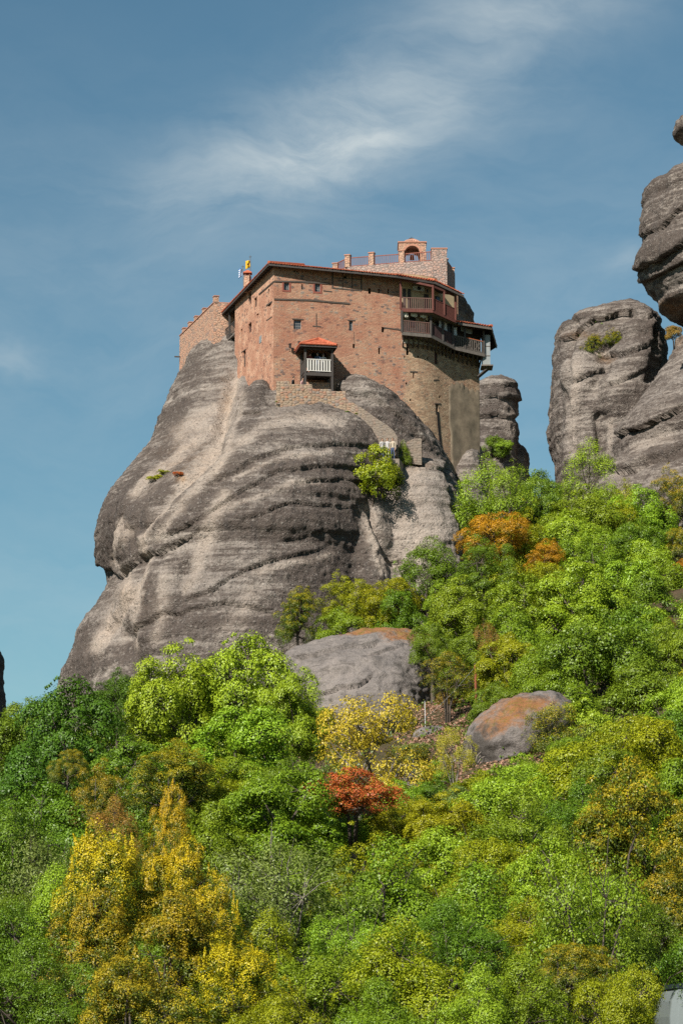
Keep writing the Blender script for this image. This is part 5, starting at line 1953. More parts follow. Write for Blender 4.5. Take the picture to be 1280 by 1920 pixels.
def rubble_wall(name, tops, bots, Yof, thick, parent, seed, res=0.045, greyfrom=650):
    """tops / bots: picture outline (px,py); Yof(px): distance. A wall of stones with sunk joints."""
    x0, x1 = tops[0][0], tops[-1][0]
    pxs = np.arange(x0, x1 + 1e-6, res * 25)
    tx, ty = np.array(tops).T
    bx, by = np.array(bots).T
    s = 0.0
    cols = []
    last = None
    zmin = None
    for p in pxs:
        Y = Yof(p)
        a, b = at(p, float(np.interp(p, tx, ty)), Y), at(p, float(np.interp(p, bx, by)), Y)
        if last is not None:
            s += np.linalg.norm(a[:2] - last[:2])
        last = a
        cols.append((s, a, b))
    nz = int(max(c[1][2] - c[2][2] for c in cols) / res) + 2
    S = np.array([[c[0]] * nz for c in cols])
    PT = np.array([[c[2] + (c[1] - c[2]) * (k / (nz - 1)) for k in range(nz)] for c in cols])
    d1, d2, idc = worley(S / 0.30 + 0.0, PT[:, :, 2] / 0.19, seed)
    edge = np.clip((d2 - d1) / 0.28, 0, 1)
    bulge = 0.075 * edge ** 0.6 + 0.035 * (idc - 0.5)
    Q = PT.copy()
    Q[:, :, 1] -= bulge
    nx = len(cols)
    Vf = Q.transpose(1, 0, 2).reshape(-1, 3)
    topb = np.array([c[1] + np.array([0.05, thick, 0]) for c in cols])
    botb = np.array([c[2] + np.array([0.05, thick, 0]) for c in cols])
    i = np.arange(nz - 1)[:, None] * nx + np.arange(nx - 1)[None]
    F = np.stack([i, i + 1, i + nx + 1, i + nx], -1).reshape(-1, 4)
    V = np.vstack([Vf, topb, botb])
    tb, bb = nz * nx, nz * nx + nx
    j = np.arange(nx - 1)
    t_row = (nz - 1) * nx
    F = np.vstack([F, np.stack([t_row + j, t_row + j + 1, tb + j + 1, tb + j], -1), np.stack([tb + j, tb + j + 1, bb + j + 1, bb + j], -1)])
    ends = []
    for e in (0, nx - 1):
        ends.append([e, t_row + e, tb + e, bb + e])
    F = np.vstack([F, ends])
    base = wloc(parent) if parent is not None else np.zeros(3)
    me = np_mesh(name, V - base, F, M_RUBBLE)
    pad = np.zeros(2 * nx)
    set_attr(me, 'stone', np.concatenate([idc.T.ravel(), pad + 0.4]))
    set_attr(me, 'joint', np.concatenate([1 - edge.T.ravel(), pad]))
    gcol = np.clip((pxs - greyfrom) / 40.0, 0, 1)
    set_attr(me, 'grey', np.concatenate([np.tile(gcol, nz), pad]))
    o = link_mesh(name, me, None, parent)
    return o


Ystair = lambda p: float(np.interp(p, [515, 622, 650, 700, 746], [197.3, 197.3, 197.1, 196.2, 194.9]))
sw = empty('stair_wall', at(600, 775, 197.5), 'stepped rubble stone wall guarding the stairs below the monastery porch', 'wall')
tops = [(518, 715), (535, 715), (535.6, 714), (542, 714), (542.4, 721), (585, 721), (585.4, 730), (621, 730), (621.4, 734), (647.5, 734), (648, 748), (664, 757), (684, 769), (703, 783), (726, 798), (738, 808), (744, 818), (746, 828)]
bots = [(518, 790), (557, 792), (611, 791), (667, 806), (700, 830), (726, 846), (746, 858)]
rw = rubble_wall('rubble_masonry', tops, bots, Ystair, 0.45, sw, 5)
rw['kind'] = 'stuff'
# landing and flights behind it
zl = float(at(555, 722, 198.4)[2]) - 0.95
MB().hexa([(at(518, 0, 1)[0] * 0 + at(516, 740, 197.6)[0], 197.6, zl - 2.5), (at(625, 740, 197.6)[0], 197.6, zl - 2.5), (at(625, 740, 201)[0], 201.2, zl - 2.5), (at(518, 740, 200)[0], 200.2, zl - 2.5),
           (at(516, 740, 197.6)[0], 197.6, zl), (at(625, 740, 197.6)[0], 197.6, zl), (at(625, 740, 201)[0], 201.2, zl), (at(518, 740, 200)[0], 200.2, zl)]).build('landing', M_SLAB, sw)
for k in range(22):
    t = k / 21
    px_ = 622 + (742 - 622) * t
    Y = Ystair(px_) + 1.15
    zz_ = float(np.interp(px_, [622, 648, 684, 726, 746], [at(622, 734, 197.7)[2], at(648, 750, 197.7)[2], at(684, 770, 197)[2], at(726, 798, 196)[2], at(746, 824, 195.5)[2]])) - 1.0
    MB().box((at(px_, 760, Y)[0], Y, zz_ - 0.5), (1, 0, 0), (0, 1, 0), UP, 0.32, 1.5, 1.0).build('step', M_SLAB, sw)
# small parapet where the path turns
pw_ = empty('path_parapet', at(770, 850, 195.6), 'low grey stone parapet at the turn of the rock path', 'wall')
rubble_wall('masonry', [(754, 843), (760, 832), (766, 826), (775, 823), (788, 822), (790, 824)], [(754, 868), (790, 872)], lambda p: 196.4 - 0.015 * (p - 754), 0.4, pw_, 9, greyfrom=600)
pth = MB()
zp_ = float(at(728, 821, 194.5)[2]) - 1.72
prism(pth, [(at(704, 850, 194)[0], 193.9), (at(748, 850, 194)[0], 193.9), (at(756, 850, 196)[0], 195.8), (at(704, 850, 196)[0], 195.8)], zp_ - 1.3, zp_)
tag(pth.build('path', M_SLAB), 'stone path ledge on the rock behind the round bush', kind='structure')

# ------------------------------------------------------------------ covered porch on the long face
por = empty('porch', plane_hit(597, 735, 1.0), 'open wooden porch with red tiled hip roof and white picket railing', 'porch')
fy = 1.95
def PH(px, py, n=fy):
    return plane_hit(px, py, n)


e0, e1 = PH(562.5, 645.5, 2.35), PH(631.5, 645.5, 2.35)
ze = e0[2]
e1[2] = ze
eb0 = e0 - nF * 2.3
eb1 = e1 - nF * 2.3
apx = PH(597, 636.0, 1.2)
apx[2] = ze + 0.72
ap2 = apx - nF * 1.2
prf = empty('porch_roof', tuple(e0 - wloc(por))); prf.parent = por
m = MB()
for q in ((e0, e1, apx, apx), (eb0, e0, apx, ap2), (e1, eb1, ap2, apx)):
    m.hexa([np.asarray(p) - UP * 0.07 for p in q] + [np.asarray(p) for p in q])
m.build('boarding', M_DARKWOOD, prf)
m = MB()
mid = apx
L_ = np.linalg.norm(e1 - e0)
k = int(L_ / 0.2)
for i in range(k):
    t = (i + 0.5) / k
    a = e0 + (e1 - e0) * t
    tt_ = 1 - abs(2 * t - 1)
    b = a + (apx - (e0 + e1) / 2) * tt_
    along_ = (e1 - e0) / L_
    tile_strips(m, a - along_ * 0.1, a + along_ * 0.1, b - along_ * 0.1, b + along_ * 0.1, 0.11, 0.085)
tile_strips(m, eb0, e0, ap2, apx)
tile_strips(m, e1, eb1, apx, ap2)
t_ = m.build('roof_tiles', M_TILE, prf, fix=False); t_['kind'] = 'stuff'
for a in (e0, e1):
    MB().tube([a + UP * 0.07, apx + UP * 0.1], 0.11, 7).build('hip_tiles', M_TILE, prf)
MB().bar(e0 - UP * 0.10, e1 - UP * 0.10, 0.05, 0.10).build('fascia', M_DARKWOOD, prf)
MB().bar(e0 - UP * 0.10, eb0 - UP * 0.10, 0.05, 0.10).build('fascia', M_REDWOOD, prf)
MB().bar(e1 - UP * 0.10, eb1 - UP * 0.10, 0.05, 0.10).build('fascia', M_REDWOOD, prf)
f0, f1 = PH(572, 697), PH(622.5, 697)
zf = f0[2]
f1[2] = zf
fb0, fb1 = f0 - nF * 1.9, f1 - nF * 1.9
MB().hexa([p - UP * 0.12 for p in (f0, f1, fb1, fb0)] + [f0, f1, fb1, fb0]).build('deck', M_DARKWOOD, por)
MB().bar(f0 - UP * 0.2 + nF * 0.02, f1 - UP * 0.2 + nF * 0.02, 0.14, 0.18).build('deck_beam', M_DARKWOOD, por)
zpb = float(PH(597, 740)[2])
for p in (f0, f1, fb0 + nF * 0.12, fb1 + nF * 0.12):
    MB().box(np.array([p[0], p[1], (zpb + ze) / 2 - 0.06]), tF, nF, UP, 0.16, 0.16, ze - zpb - 0.12).build('post', M_DARKWOOD, por)
MB().bar(np.array([f0[0], f0[1], ze - 0.2]), np.array([f1[0], f1[1], ze - 0.2]), 0.12, 0.16).build('top_beam', M_DARKWOOD, por)
rail(por, f0 + tF * 0.1 + nF * 0.03, f1 - tF * 0.1 + nF * 0.03, 1.0, M_WHITE, 0.20, 0.11, name='picket')
rail(por, f0 - nF * 0.1, fb0 + nF * 0.2, 1.0, M_DARKWOOD, 0.20, 0.10, name='picket')
rail(por, f1 - nF * 0.1, fb1 + nF * 0.2, 1.0, M_DARKWOOD, 0.20, 0.10, name='picket')
ub = fb0 + nF * 0.25
m = MB().hexa([np.array([p[0], p[1], zpb - 0.6]) for p in (fb0 + nF * 0.9, fb1 + nF * 0.9, fb1, fb0)] + [np.array([p[0], p[1], zf - 0.55]) for p in (fb0 + nF * 0.9, fb1 + nF * 0.9, fb1, fb0)])
masonry(m, 'support_wall', M_TERR, por)
wd_ = WF.uz(597, 670)[0]
m = MB()
WF.box(m, wd_ - 0.55, wd_ + 0.55, 0.0, 0.05, zf, zf + 2.0)
m.build('doorway', M_DARK, por)
# wall lamp beside the porch
lm = WF.pt(WF.uz(542.5, 656)[0], 0.0, WF.uz(542.5, 656)[1])
wl = empty('wall_lamp', lm, 'black iron lantern bracketed on the brick wall beside the porch', 'lamp')
MB().bar(lm + nF * 0.0 - UP * 0.12, lm + nF * 0.30 + UP * 0.1, 0.03, 0.03).build('bracket', M_IRON, wl)
MB().box(lm + nF * 0.32 + UP * 0.22, tF, nF, UP, 0.16, 0.16, 0.26).build('lantern', M_IRON, wl)
MB().box(lm + nF * 0.32 + UP * 0.39, tF, nF, UP, 0.22, 0.22, 0.05).build('lantern_cap', M_IRON, wl)
lm = WF.pt(WF.uz(560, 645)[0], 0.0, WF.uz(560, 645)[1])
w2 = empty('floodlight', lm, 'small black floodlight above the left end of the porch roof', 'floodlight')
MB().bar(lm, lm + nF * 0.25 + UP * 0.05, 0.03, 0.03).build('arm', M_IRON, w2)
MB().box(lm + nF * 0.30 + UP * 0.05, tF, (nF + UP * -0.4) / np.linalg.norm(nF + UP * -0.4), np.cross(tF, nF), 0.22, 0.10, 0.2).build('head', M_IRON, w2)
# ================================================================== foliage
def leaf_mat(name, a, b, tip=None, tipamt=0.0, gloss=0.30, trans=0.20, dead=None, tipr=(0.35, 0.8)):
    """a-b: leaf colours from leaf to leaf; tip: colour of the young growth at the shoot ends"""
    m, t = new_mat(name)
    r = t.attr('rnd')
    col = t.mix(r, a, b)
    if tip:
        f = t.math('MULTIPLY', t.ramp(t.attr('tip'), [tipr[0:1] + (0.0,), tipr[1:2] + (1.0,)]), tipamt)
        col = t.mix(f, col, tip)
    if dead:
        col = t.mix(t.ramp(t.attr('rnd2'), [(0.90, 0.0), (0.94, 1.0)]), col, dead)
    oi = t.n('ShaderNodeObjectInfo').outputs['Random']
    col = t.n('ShaderNodeHueSaturation', {'Hue': t.math('ADD', 0.485, t.math('MULTIPLY', oi, 0.03)), 'Saturation': 1.0, 'Value': t.math('ADD', 0.85, t.math('MULTIPLY', t.attr('rnd2'), 0.3)), 'Color': col}).outputs[0]
    p = t.n('ShaderNodeBsdfPrincipled', {'Base Color': col, 'Roughness': 0.45, 'Specular IOR Level': gloss})
    tr = t.n('ShaderNodeBsdfTranslucent', {'Color': t.mix(1.0, col, (1.25, 1.2, 0.55), 'MULTIPLY')})
    mx = t.n('ShaderNodeMixShader', {0: trans, 1: p.outputs[0], 2: tr.outputs[0]})
    t.n('ShaderNodeOutputMaterial', {'Surface': mx.outputs[0]})
    return m


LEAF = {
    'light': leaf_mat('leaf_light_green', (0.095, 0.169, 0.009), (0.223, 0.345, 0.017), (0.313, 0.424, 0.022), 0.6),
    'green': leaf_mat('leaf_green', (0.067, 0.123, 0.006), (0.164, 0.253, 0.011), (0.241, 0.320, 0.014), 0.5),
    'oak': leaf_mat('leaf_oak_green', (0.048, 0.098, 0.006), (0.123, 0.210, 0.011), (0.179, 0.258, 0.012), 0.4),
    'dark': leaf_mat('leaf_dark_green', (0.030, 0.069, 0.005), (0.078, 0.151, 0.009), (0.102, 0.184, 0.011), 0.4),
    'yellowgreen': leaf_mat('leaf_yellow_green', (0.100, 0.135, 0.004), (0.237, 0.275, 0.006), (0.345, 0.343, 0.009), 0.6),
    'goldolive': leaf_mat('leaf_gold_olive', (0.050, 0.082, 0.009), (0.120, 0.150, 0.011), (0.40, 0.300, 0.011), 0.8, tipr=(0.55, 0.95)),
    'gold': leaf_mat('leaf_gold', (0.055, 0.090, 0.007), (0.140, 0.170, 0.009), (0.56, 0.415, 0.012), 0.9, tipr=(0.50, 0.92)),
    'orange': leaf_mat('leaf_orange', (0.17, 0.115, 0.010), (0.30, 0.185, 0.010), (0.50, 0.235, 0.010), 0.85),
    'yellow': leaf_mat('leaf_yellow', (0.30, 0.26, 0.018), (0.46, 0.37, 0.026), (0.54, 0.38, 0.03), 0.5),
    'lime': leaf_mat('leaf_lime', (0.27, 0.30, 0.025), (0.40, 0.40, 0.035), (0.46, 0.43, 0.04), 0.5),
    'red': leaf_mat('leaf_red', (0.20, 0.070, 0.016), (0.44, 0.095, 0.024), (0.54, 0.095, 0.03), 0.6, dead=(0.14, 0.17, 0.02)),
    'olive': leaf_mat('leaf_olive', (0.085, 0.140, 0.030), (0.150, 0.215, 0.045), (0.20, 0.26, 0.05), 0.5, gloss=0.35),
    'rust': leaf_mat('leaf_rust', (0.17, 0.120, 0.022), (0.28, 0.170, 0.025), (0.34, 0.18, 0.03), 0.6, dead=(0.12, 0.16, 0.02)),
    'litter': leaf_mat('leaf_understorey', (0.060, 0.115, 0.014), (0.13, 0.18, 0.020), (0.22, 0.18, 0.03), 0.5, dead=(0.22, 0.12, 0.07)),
}
M_BARK = wood_mat('bark', (0.115, 0.092, 0.072), 0.4, 0.9)
M_PALEBARK = wood_mat('pale_bark', (0.27, 0.235, 0.20), 0.35, 0.9)


def leaf_quads(C, N, size, aspect, rng):
    """C centres, N normals -> kite-shaped leaves"""
    n = len(C)
    r = rng.normal(size=(n, 3))
    a = np.cross(N, r)
    a /= np.linalg.norm(a, axis=1)[:, None] + 1e-9
    b = np.cross(N, a)
    s = (size * rng.uniform(0.65, 1.3, n))[:, None]
    V = np.empty((n, 4, 3))
    V[:, 0] = C - a * s * 0.5
    V[:, 1] = C + b * s * 0.5 * aspect + N * s * 0.10 - a * s * 0.05
    V[:, 2] = C + a * s * 0.5
    V[:, 3] = C - b * s * 0.5 * aspect + N * s * 0.10 - a * s * 0.05
    F = np.arange(n * 4).reshape(n, 4)
    return V.reshape(-1, 3), F


def make_crown(seed, rx=1.0, rz=1.0, lobes=9, clumps=150, per=150, leaf=0.045, cl=0.17, aspect=0.62, spread=0.55, flat=0.65, shoots=0, gap=0.0, lean=0.0, cone=0.0, tipgain=1.0, up=0.5):
    """unit crown (radius ~1, centre at 0). Leaf clumps sit on the outside of several uneven limbs' masses."""
    rng = np.random.default_rng(seed)
    # limb masses
    LC = [np.array([0, 0, 0.05])]
    LR = [0.62]
    k = 0
    while len(LC) < lobes:
        d = rng.normal(size=3)
        d /= np.linalg.norm(d)
        if d[2] < -0.85:
            continue
        hgt = d[2] * 0.62
        taper = 1 - cone * max(0, hgt + 0.3)
        far = rng.uniform(0.42, 0.82)
        LC.append(np.array([d[0] * far * taper, d[1] * far * taper, hgt + rng.uniform(-0.1, 0.1)]))
        LR.append(rng.uniform(0.20, 0.48) * (taper ** 0.5))
    LC, LR = np.array(LC), np.array(LR)
    cen, nrm, rad = [], [], []
    tries = 0
    while len(cen) < clumps and tries < clumps * 60:
        tries += 1
        i = rng.integers(0, lobes)
        d = rng.normal(size=3)
        d /= np.linalg.norm(d)
        if d[2] < -0.35 and rng.random() < 0.5:
            continue
        f = rng.uniform(0.75, 1.05) if rng.random() < 0.82 else rng.uniform(0.3, 0.75)
        stray = rng.random() < 0.16
        if stray:
            f = rng.uniform(1.08, 1.42)
        p = LC[i] + d * LR[i] * f
        # drop clumps buried well inside another mass
        q = np.linalg.norm(p - LC, axis=1) / LR
        if np.min(q) < 0.62 and rng.random() < 0.75:
            continue
        r = cl * (rng.uniform(0.32, 0.6) if stray else rng.uniform(0.6, 1.35))
        if cen and rng.random() < 0.7:
            if np.min(np.linalg.norm(np.array(cen) - p, axis=1)) < 0.55 * r:
                continue
        if gap and rng.random() < gap and pn(np.array([p * 2.2 + seed]))[0] > 0.05:
            continue
        cen.append(p)
        nrm.append(d * 0.6 + np.array([0, 0, up]))
        rad.append(r)
    cen, nrm, rad = np.array(cen), np.array(nrm), np.array(rad)
    nrm /= np.linalg.norm(nrm, axis=1)[:, None]
    C, N, T = [], [], []
    for p, n_, r in zip(cen, nrm, rad):
        m = int(per * (r / cl) ** 2 * rng.uniform(0.8, 1.2))
        d = rng.normal(size=(m, 3))
        d /= np.linalg.norm(d, axis=1)[:, None]
        keep = (d @ n_) > rng.uniform(-0.9, 0.35, m)
        d = d[keep]
        m = len(d)
        rr = r * rng.uniform(0.55, 1.0, m) ** 0.6 * (1 + 0.25 * rng.normal(size=m) * spread)
        off = d * rr[:, None]
        off -= n_[None] * (off @ n_)[:, None] * (1 - flat)
        C.append(p + off)
        N.append(d * 0.8 + n_[None] * 0.5 + rng.normal(size=(m, 3)) * 0.36)
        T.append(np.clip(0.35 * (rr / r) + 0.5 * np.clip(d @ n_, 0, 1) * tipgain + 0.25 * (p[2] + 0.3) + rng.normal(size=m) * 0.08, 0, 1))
    for s in range(shoots):      # upright leader shoots
        i = rng.integers(0, len(cen))
        if cen[i][2] < 0.1:
            continue
        L = rng.uniform(0.18, 0.42)
        d = np.array([rng.normal() * 0.25, rng.normal() * 0.25, 1.0])
        d /= np.linalg.norm(d)
        m = int(per * 0.55)
        t = rng.uniform(0, 1, m)
        rr = 0.075 * (1.1 - t) * rng.uniform(0.3, 1.2, m)
        an = rng.uniform(0, 2 * math.pi, m)
        C.append(cen[i] + d * (t * L)[:, None] + np.stack([np.cos(an) * rr, np.sin(an) * rr, 0 * an], -1))
        N.append(np.stack([np.cos(an), np.sin(an), 0.5 + 0 * an], -1) + rng.normal(size=(m, 3)) * 0.4)
        T.append(np.full(m, 0.95))
    C, N, T = np.vstack(C), np.vstack(N), np.concatenate(T)
    N /= np.linalg.norm(N, axis=1)[:, None] + 1e-9
    C = C * np.array([rx, rx, rz])
    C[:, 0] += lean * (C[:, 2] + 0.5)
    V, F = leaf_quads(C, N, leaf, aspect, rng)
    me = np_mesh('crown', V, F, None, smooth=False)
    n = len(C)
    set_attr(me, 'rnd', np.repeat(np.clip(rng.normal(0.5, 0.28, n), 0, 1), 4))
    set_attr(me, 'rnd2', np.repeat(rng.random(n), 4))
    set_attr(me, 'tip', np.repeat(T, 4))
    # limbs reaching the clumps
    tips = cen * np.array([rx, rx, rz])
    tips[:, 0] += lean * (tips[:, 2] + 0.5)
    return me, tips, LC * np.array([rx, rx, rz])


def make_wood(seed, tips, lobes_c, base=-1.35, r0=0.075, n_twigs=70, stems=1, bare=0):
    rng = np.random.default_rng(seed + 500)
    m = MB()
    fork = np.array([0, 0, -0.55])
    if stems == 1:
        m.tube([(0, 0, base - 1.2), (0.02, 0.01, base), (0.03, -0.02, (base + fork[2]) / 2), fork, fork * 0.3], [r0 * 1.35, r0, r0 * 0.85, r0 * 0.72, r0 * 0.45], 8)
        starts = [fork, fork * 0.7, fork * 0.4]
    else:
        starts = []
        for k in range(stems):
            a = 2 * math.pi * k / stems + rng.uniform(-0.4, 0.4)
            e = np.array([math.cos(a), math.sin(a), 0])
            b0 = e * 0.06 + np.array([0, 0, base - 0.6])
            f = e * rng.uniform(0.18, 0.34) + np.array([0, 0, -0.35])
            m.tube([b0, e * 0.10 + np.array([0, 0, base * 0.75]), f, f * 1.5 + np.array([0, 0, 0.5])], [r0 * 0.75, r0 * 0.6, r0 * 0.42, r0 * 0.2], 6)
            starts += [f, f * 1.2 + np.array([0, 0, 0.2])]
    nodes = []
    for c in lobes_c[1:]:
        s = starts[rng.integers(0, len(starts))]
        mid = (s + c) / 2 + rng.normal(size=3) * 0.05 - np.array([0, 0, 0.04])
        m.tube([s, mid, c], [r0 * 0.42, r0 * 0.30, r0 * 0.16], 6)
        nodes += [mid, c]
    nodes = np.array(nodes + starts)
    for i in rng.permutation(len(tips))[:n_twigs]:
        p = tips[i]
        s = nodes[np.argmin(np.linalg.norm(nodes - p, axis=1))]
        mid = (s + p) / 2 + rng.normal(size=3) * 0.04
        m.tube([s, mid, p], [r0 * 0.13, r0 * 0.09, r0 * 0.04], 4, cap=False)
    for k in range(bare):      # leafless twigs sticking out
        p = tips[rng.integers(0, len(tips))]
        d = p / (np.linalg.norm(p) + 1e-6) + np.array([0, 0, 0.3]) + rng.normal(size=3) * 0.4
        d /= np.linalg.norm(d)
        e = p + d * rng.uniform(0.15, 0.4)
        q = p * 0.6
        m.tube([q, (p + q) / 2 + rng.normal(size=3) * 0.03, p, e], [r0 * 0.16, r0 * 0.12, r0 * 0.09, r0 * 0.03], 4, cap=False)
    me = m.mesh('trunk', M_BARK, smooth=True, fix=False)
    return me


# prototypes: a few crowns of each habit, shared by the trees
PROTO = {}


def proto(key, nvar, wood=None, **kw):
    out = []
    for v in range(nvar):
        sd = (sum(map(ord, key)) * 7 + v * 131) % 9973
        c, tips, lc = make_crown(sd, **kw)
        wme = make_wood(sd, tips, lc, **(wood or {}))
        out.append((c, wme))
    PROTO[key] = out


proto('oak', 4, lobes=14, clumps=190, per=400, leaf=0.038, cl=0.19, spread=0.75, flat=0.5, gap=0.75)
proto('near', 3, lobes=15, clumps=260, per=400, leaf=0.029, cl=0.165, spread=1.0, flat=0.6, rz=1.15, gap=0.75, wood=dict(bare=16, n_twigs=100))
proto('holm', 3, lobes=15, clumps=230, per=330, leaf=0.033, cl=0.155, gap=0.7, spread=0.45, flat=0.75, aspect=0.55, up=0.8)
proto('feather', 3, lobes=9, clumps=170, per=170, leaf=0.036, cl=0.17, spread=1.1, flat=0.9, gap=0.4, rz=1.25, wood=dict(r0=0.05, bare=14, n_twigs=110))
proto('sparse', 2, lobes=10, clumps=240, per=120, leaf=0.032, cl=0.15, spread=1.0, flat=0.55, gap=0.5, rz=0.85, wood=dict(stems=5, r0=0.05, n_twigs=190, bare=30, base=-1.2))
proto('golden', 2, lobes=13, clumps=210, per=340, leaf=0.032, cl=0.155, gap=0.6, spread=0.5, flat=0.9, shoots=22, rz=1.15, cone=0.12, tipgain=1.2, wood=dict(r0=0.05, bare=4))
proto('willow', 2, lobes=12, clumps=330, per=130, leaf=0.042, cl=0.15, spread=1.3, flat=0.95, aspect=0.32, rz=1.1, gap=0.2, wood=dict(stems=4, r0=0.05, bare=70, n_twigs=150))
proto('bush', 2, lobes=10, clumps=150, per=260, leaf=0.046, cl=0.19, spread=0.5, flat=0.7, rz=0.8, wood=dict(stems=3, r0=0.06, base=-0.8))
proto('cushion', 1, lobes=7, clumps=60, per=120, leaf=0.09, cl=0.25, spread=0.5, flat=0.7, rz=0.5, wood=dict(stems=2, r0=0.05, base=-0.4))

_count = {}
NAMED = []


def place(kind, habit, cx, top, width, Y, label, cat='tree', group=None, hscale=1.0, crown_h=None, name=None, rot=None, ground=None, zfix=None, trunk=True, pale=False):
    """cx/top/width in picture pixels, Y from the slope it grows on"""
    if Y == 'auto':
        Y = float(ground_hit(cx, top + width * (0.80 if habit == 'bush' else 1.15) * hscale)[1])
    r = width / 2 / FPX * Y * 1.06
    if label and not group:
        NAMED.append((label, cx, top + width * 0.4, Y))
    vs = PROTO[habit]
    i = _count.get(habit, 0)
    _count[habit] = i + 1
    cme, wme = vs[i % len(vs)]
    P = at(cx, top, Y)
    rzf = 0.95 * {'near': 1.15, 'feather': 1.25, 'golden': 1.15, 'willow': 1.1, 'sparse': 0.85, 'bush': 0.8, 'cushion': 0.5}.get(habit, 1.0)
    sz = r * hscale
    cz_ = P[2] - sz * rzf
    g = gz(P[0], P[1]) if ground is None else ground
    root = empty(name or ('tree' if cat == 'tree' else 'shrub'), (P[0], P[1], g), label, cat, group)
    rz = random.uniform(0, 2 * math.pi) if rot is None else rot
    c = bpy.data.objects.new('crown', cme)
    COL.objects.link(c)
    if not cme.materials:
        cme.materials.append(None)
    c.parent = root
    c.location = (0, 0, cz_ - g)
    ex_, ey_ = random.uniform(0.92, 1.16), random.uniform(0.90, 1.12)
    c.scale = (r * ex_, r * ey_, sz)
    c.rotation_euler = (0, 0, rz)
    c.material_slots[0].link = 'OBJECT'
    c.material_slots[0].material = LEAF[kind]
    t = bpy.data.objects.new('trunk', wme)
    COL.objects.link(t)
    t.parent = root
    t.rotation_euler = (0, 0, rz)
    t.location = (0, 0, cz_ - g)
    t.scale = (r * ex_, r * ey_, sz)
    if pale:
        t.material_slots[0].link = 'OBJECT'
        t.material_slots[0].material = M_PALEBARK
    # the bole carries on down to the ground when the crown stands high
    low = cz_ - 1.9 * sz
    if low > g - 0.3 and trunk:
        mb = MB()
        rr = 0.075 * r
        mb.tube([(0, 0, -0.8), (0.03, 0, (low - g) * 0.5), (0, 0, low - g + 0.3 * sz)], [rr * 1.7, rr * 1.35, rr * 1.2], 8)
        bo = link_mesh('bole', mb.mesh('bole', M_PALEBARK if pale else M_BARK, True), None, root)
    return root


# ------------------------------------------------------------------ trees one can point to
T = place
# close by
T('gold', 'golden', 185, 1550, 195, 60, 'golden shrub-oak with orange shoot tips, broadest of the foreground golden shrubs', hscale=1.15, rot=0.3)
T('gold', 'golden', 322, 1490, 100, 62, 'narrow golden leader shoot rising highest above the golden shrubs', 'shrub', hscale=1.7, rot=1.9)
T('gold', 'golden', 325, 1580, 180, 61, 'golden shrub-oak at the foot of the highest leader shoot', hscale=1.1, rot=5.0)
T('goldolive', 'golden', 175, 1690, 220, 59, 'shaded olive-gold shrub-oak under the broadest golden shrub', hscale=1.0, rot=2.0)
T('gold', 'golden', 400, 1655, 130, 60, 'slanting golden shoot with a bare stem beside the grey-green bush', 'shrub', hscale=1.4, rot=4.0)
T('goldolive', 'golden', 310, 1690, 230, 58.5, 'dense olive-gold shrub-oak with dark gaps under the golden shrubs', hscale=1.05, rot=3.0)
T('gold', 'golden', 440, 1760, 200, 57, 'wide golden-green shrub spreading below the slanting golden shoot', 'shrub', hscale=0.9, rot=1.0)
T('oak', 'near', 50, 1760, 220, 56, 'low deep green shrub below the shaded olive-gold shrub-oak', 'shrub', hscale=0.9)
T('goldolive', 'golden', 250, 1815, 270, 54, 'dense olive-gold bush closing the foreground below the golden shrub-oaks', hscale=0.8)
T('olive', 'willow', 540, 1590, 300, 72, 'grey-green narrow-leaved bush full of bare twigs beside the golden shrub-oaks', hscale=1.05, pale=True)
T('olive', 'willow', 130, 1560, 260, 78, 'grey-green narrow-leaved tree rising behind the golden shrub-oaks', hscale=1.1)
T('oak', 'near', 25, 1500, 240, 84, 'dark leafy tree below the dark oaks, half hidden by grey-green leaves', hscale=1.2)
T('green', 'near', 720, 1590, 330, 73, 'broad fresh green tree filling the foreground beside the grey-green bush', hscale=1.15)
T('green', 'near', 905, 1620, 290, 70, 'fresh green tree with open dark gaps beside the feathery-topped green tree', hscale=1.15)
T('green', 'near', 600, 1770, 260, 60, 'low fresh green bush crown under the grey-green twiggy bush', hscale=1.0)
T('yellowgreen', 'near', 780, 1740, 280, 59, 'low yellow-green bush crown under the broad fresh green tree', hscale=1.0)
T('green', 'feather', 1110, 1610, 230, 64, 'upright green tree with feathery top in front of the golden-olive holm oak', hscale=1.45)
T('goldolive', 'holm', 1195, 1470, 290, 80, 'large golden-olive holm oak with deep dark hollows', hscale=1.25)
T('goldolive', 'holm', 1290, 1580, 220, 74, 'golden-olive holm oak standing over the pale van', hscale=1.2)
T('goldolive', 'holm', 1060, 1760, 150, 62, 'small golden-olive bush at the foot of the feathery green tree', hscale=1.0)
T('green', 'near', 960, 1790, 220, 58, 'low mid green bush beside the small golden-olive bush', hscale=1.0)
# middle distance
T('green', 'oak', 535, 1445, 225, 93, 'rounded mid green oak below the red shrub', hscale=1.05)
T('green', 'oak', 395, 1500, 180, 92, 'mid green tree between the golden leader and the rounded oak', hscale=1.1)
T('light', 'oak', 470, 1195, 230, 126, 'big light green oak reaching up against the grey rock, its tallest crown', hscale=1.15)
T('light', 'oak', 350, 1232, 210, 124, 'light green oak crown between the dark oak and the tallest light green crown', hscale=1.2)
T('light', 'oak', 550, 1262, 140, 123, 'light green oak crown beside the broad pale boulder', hscale=1.4)
T('light', 'oak', 440, 1320, 260, 117, 'light green oak crown low in front of the tallest light green oak', hscale=0.9)
T('dark', 'oak', 140, 1278, 230, 122, 'dark green oak standing below the foot of the monastery rock', hscale=1.25)
T('dark', 'oak', 222, 1268, 110, 127, 'small dark green oak crown tucked between the dark oak and the rock', hscale=1.1)
T('oak', 'oak', 40, 1318, 180, 132, 'mid green oak beside the dark rock spur', hscale=1.1)
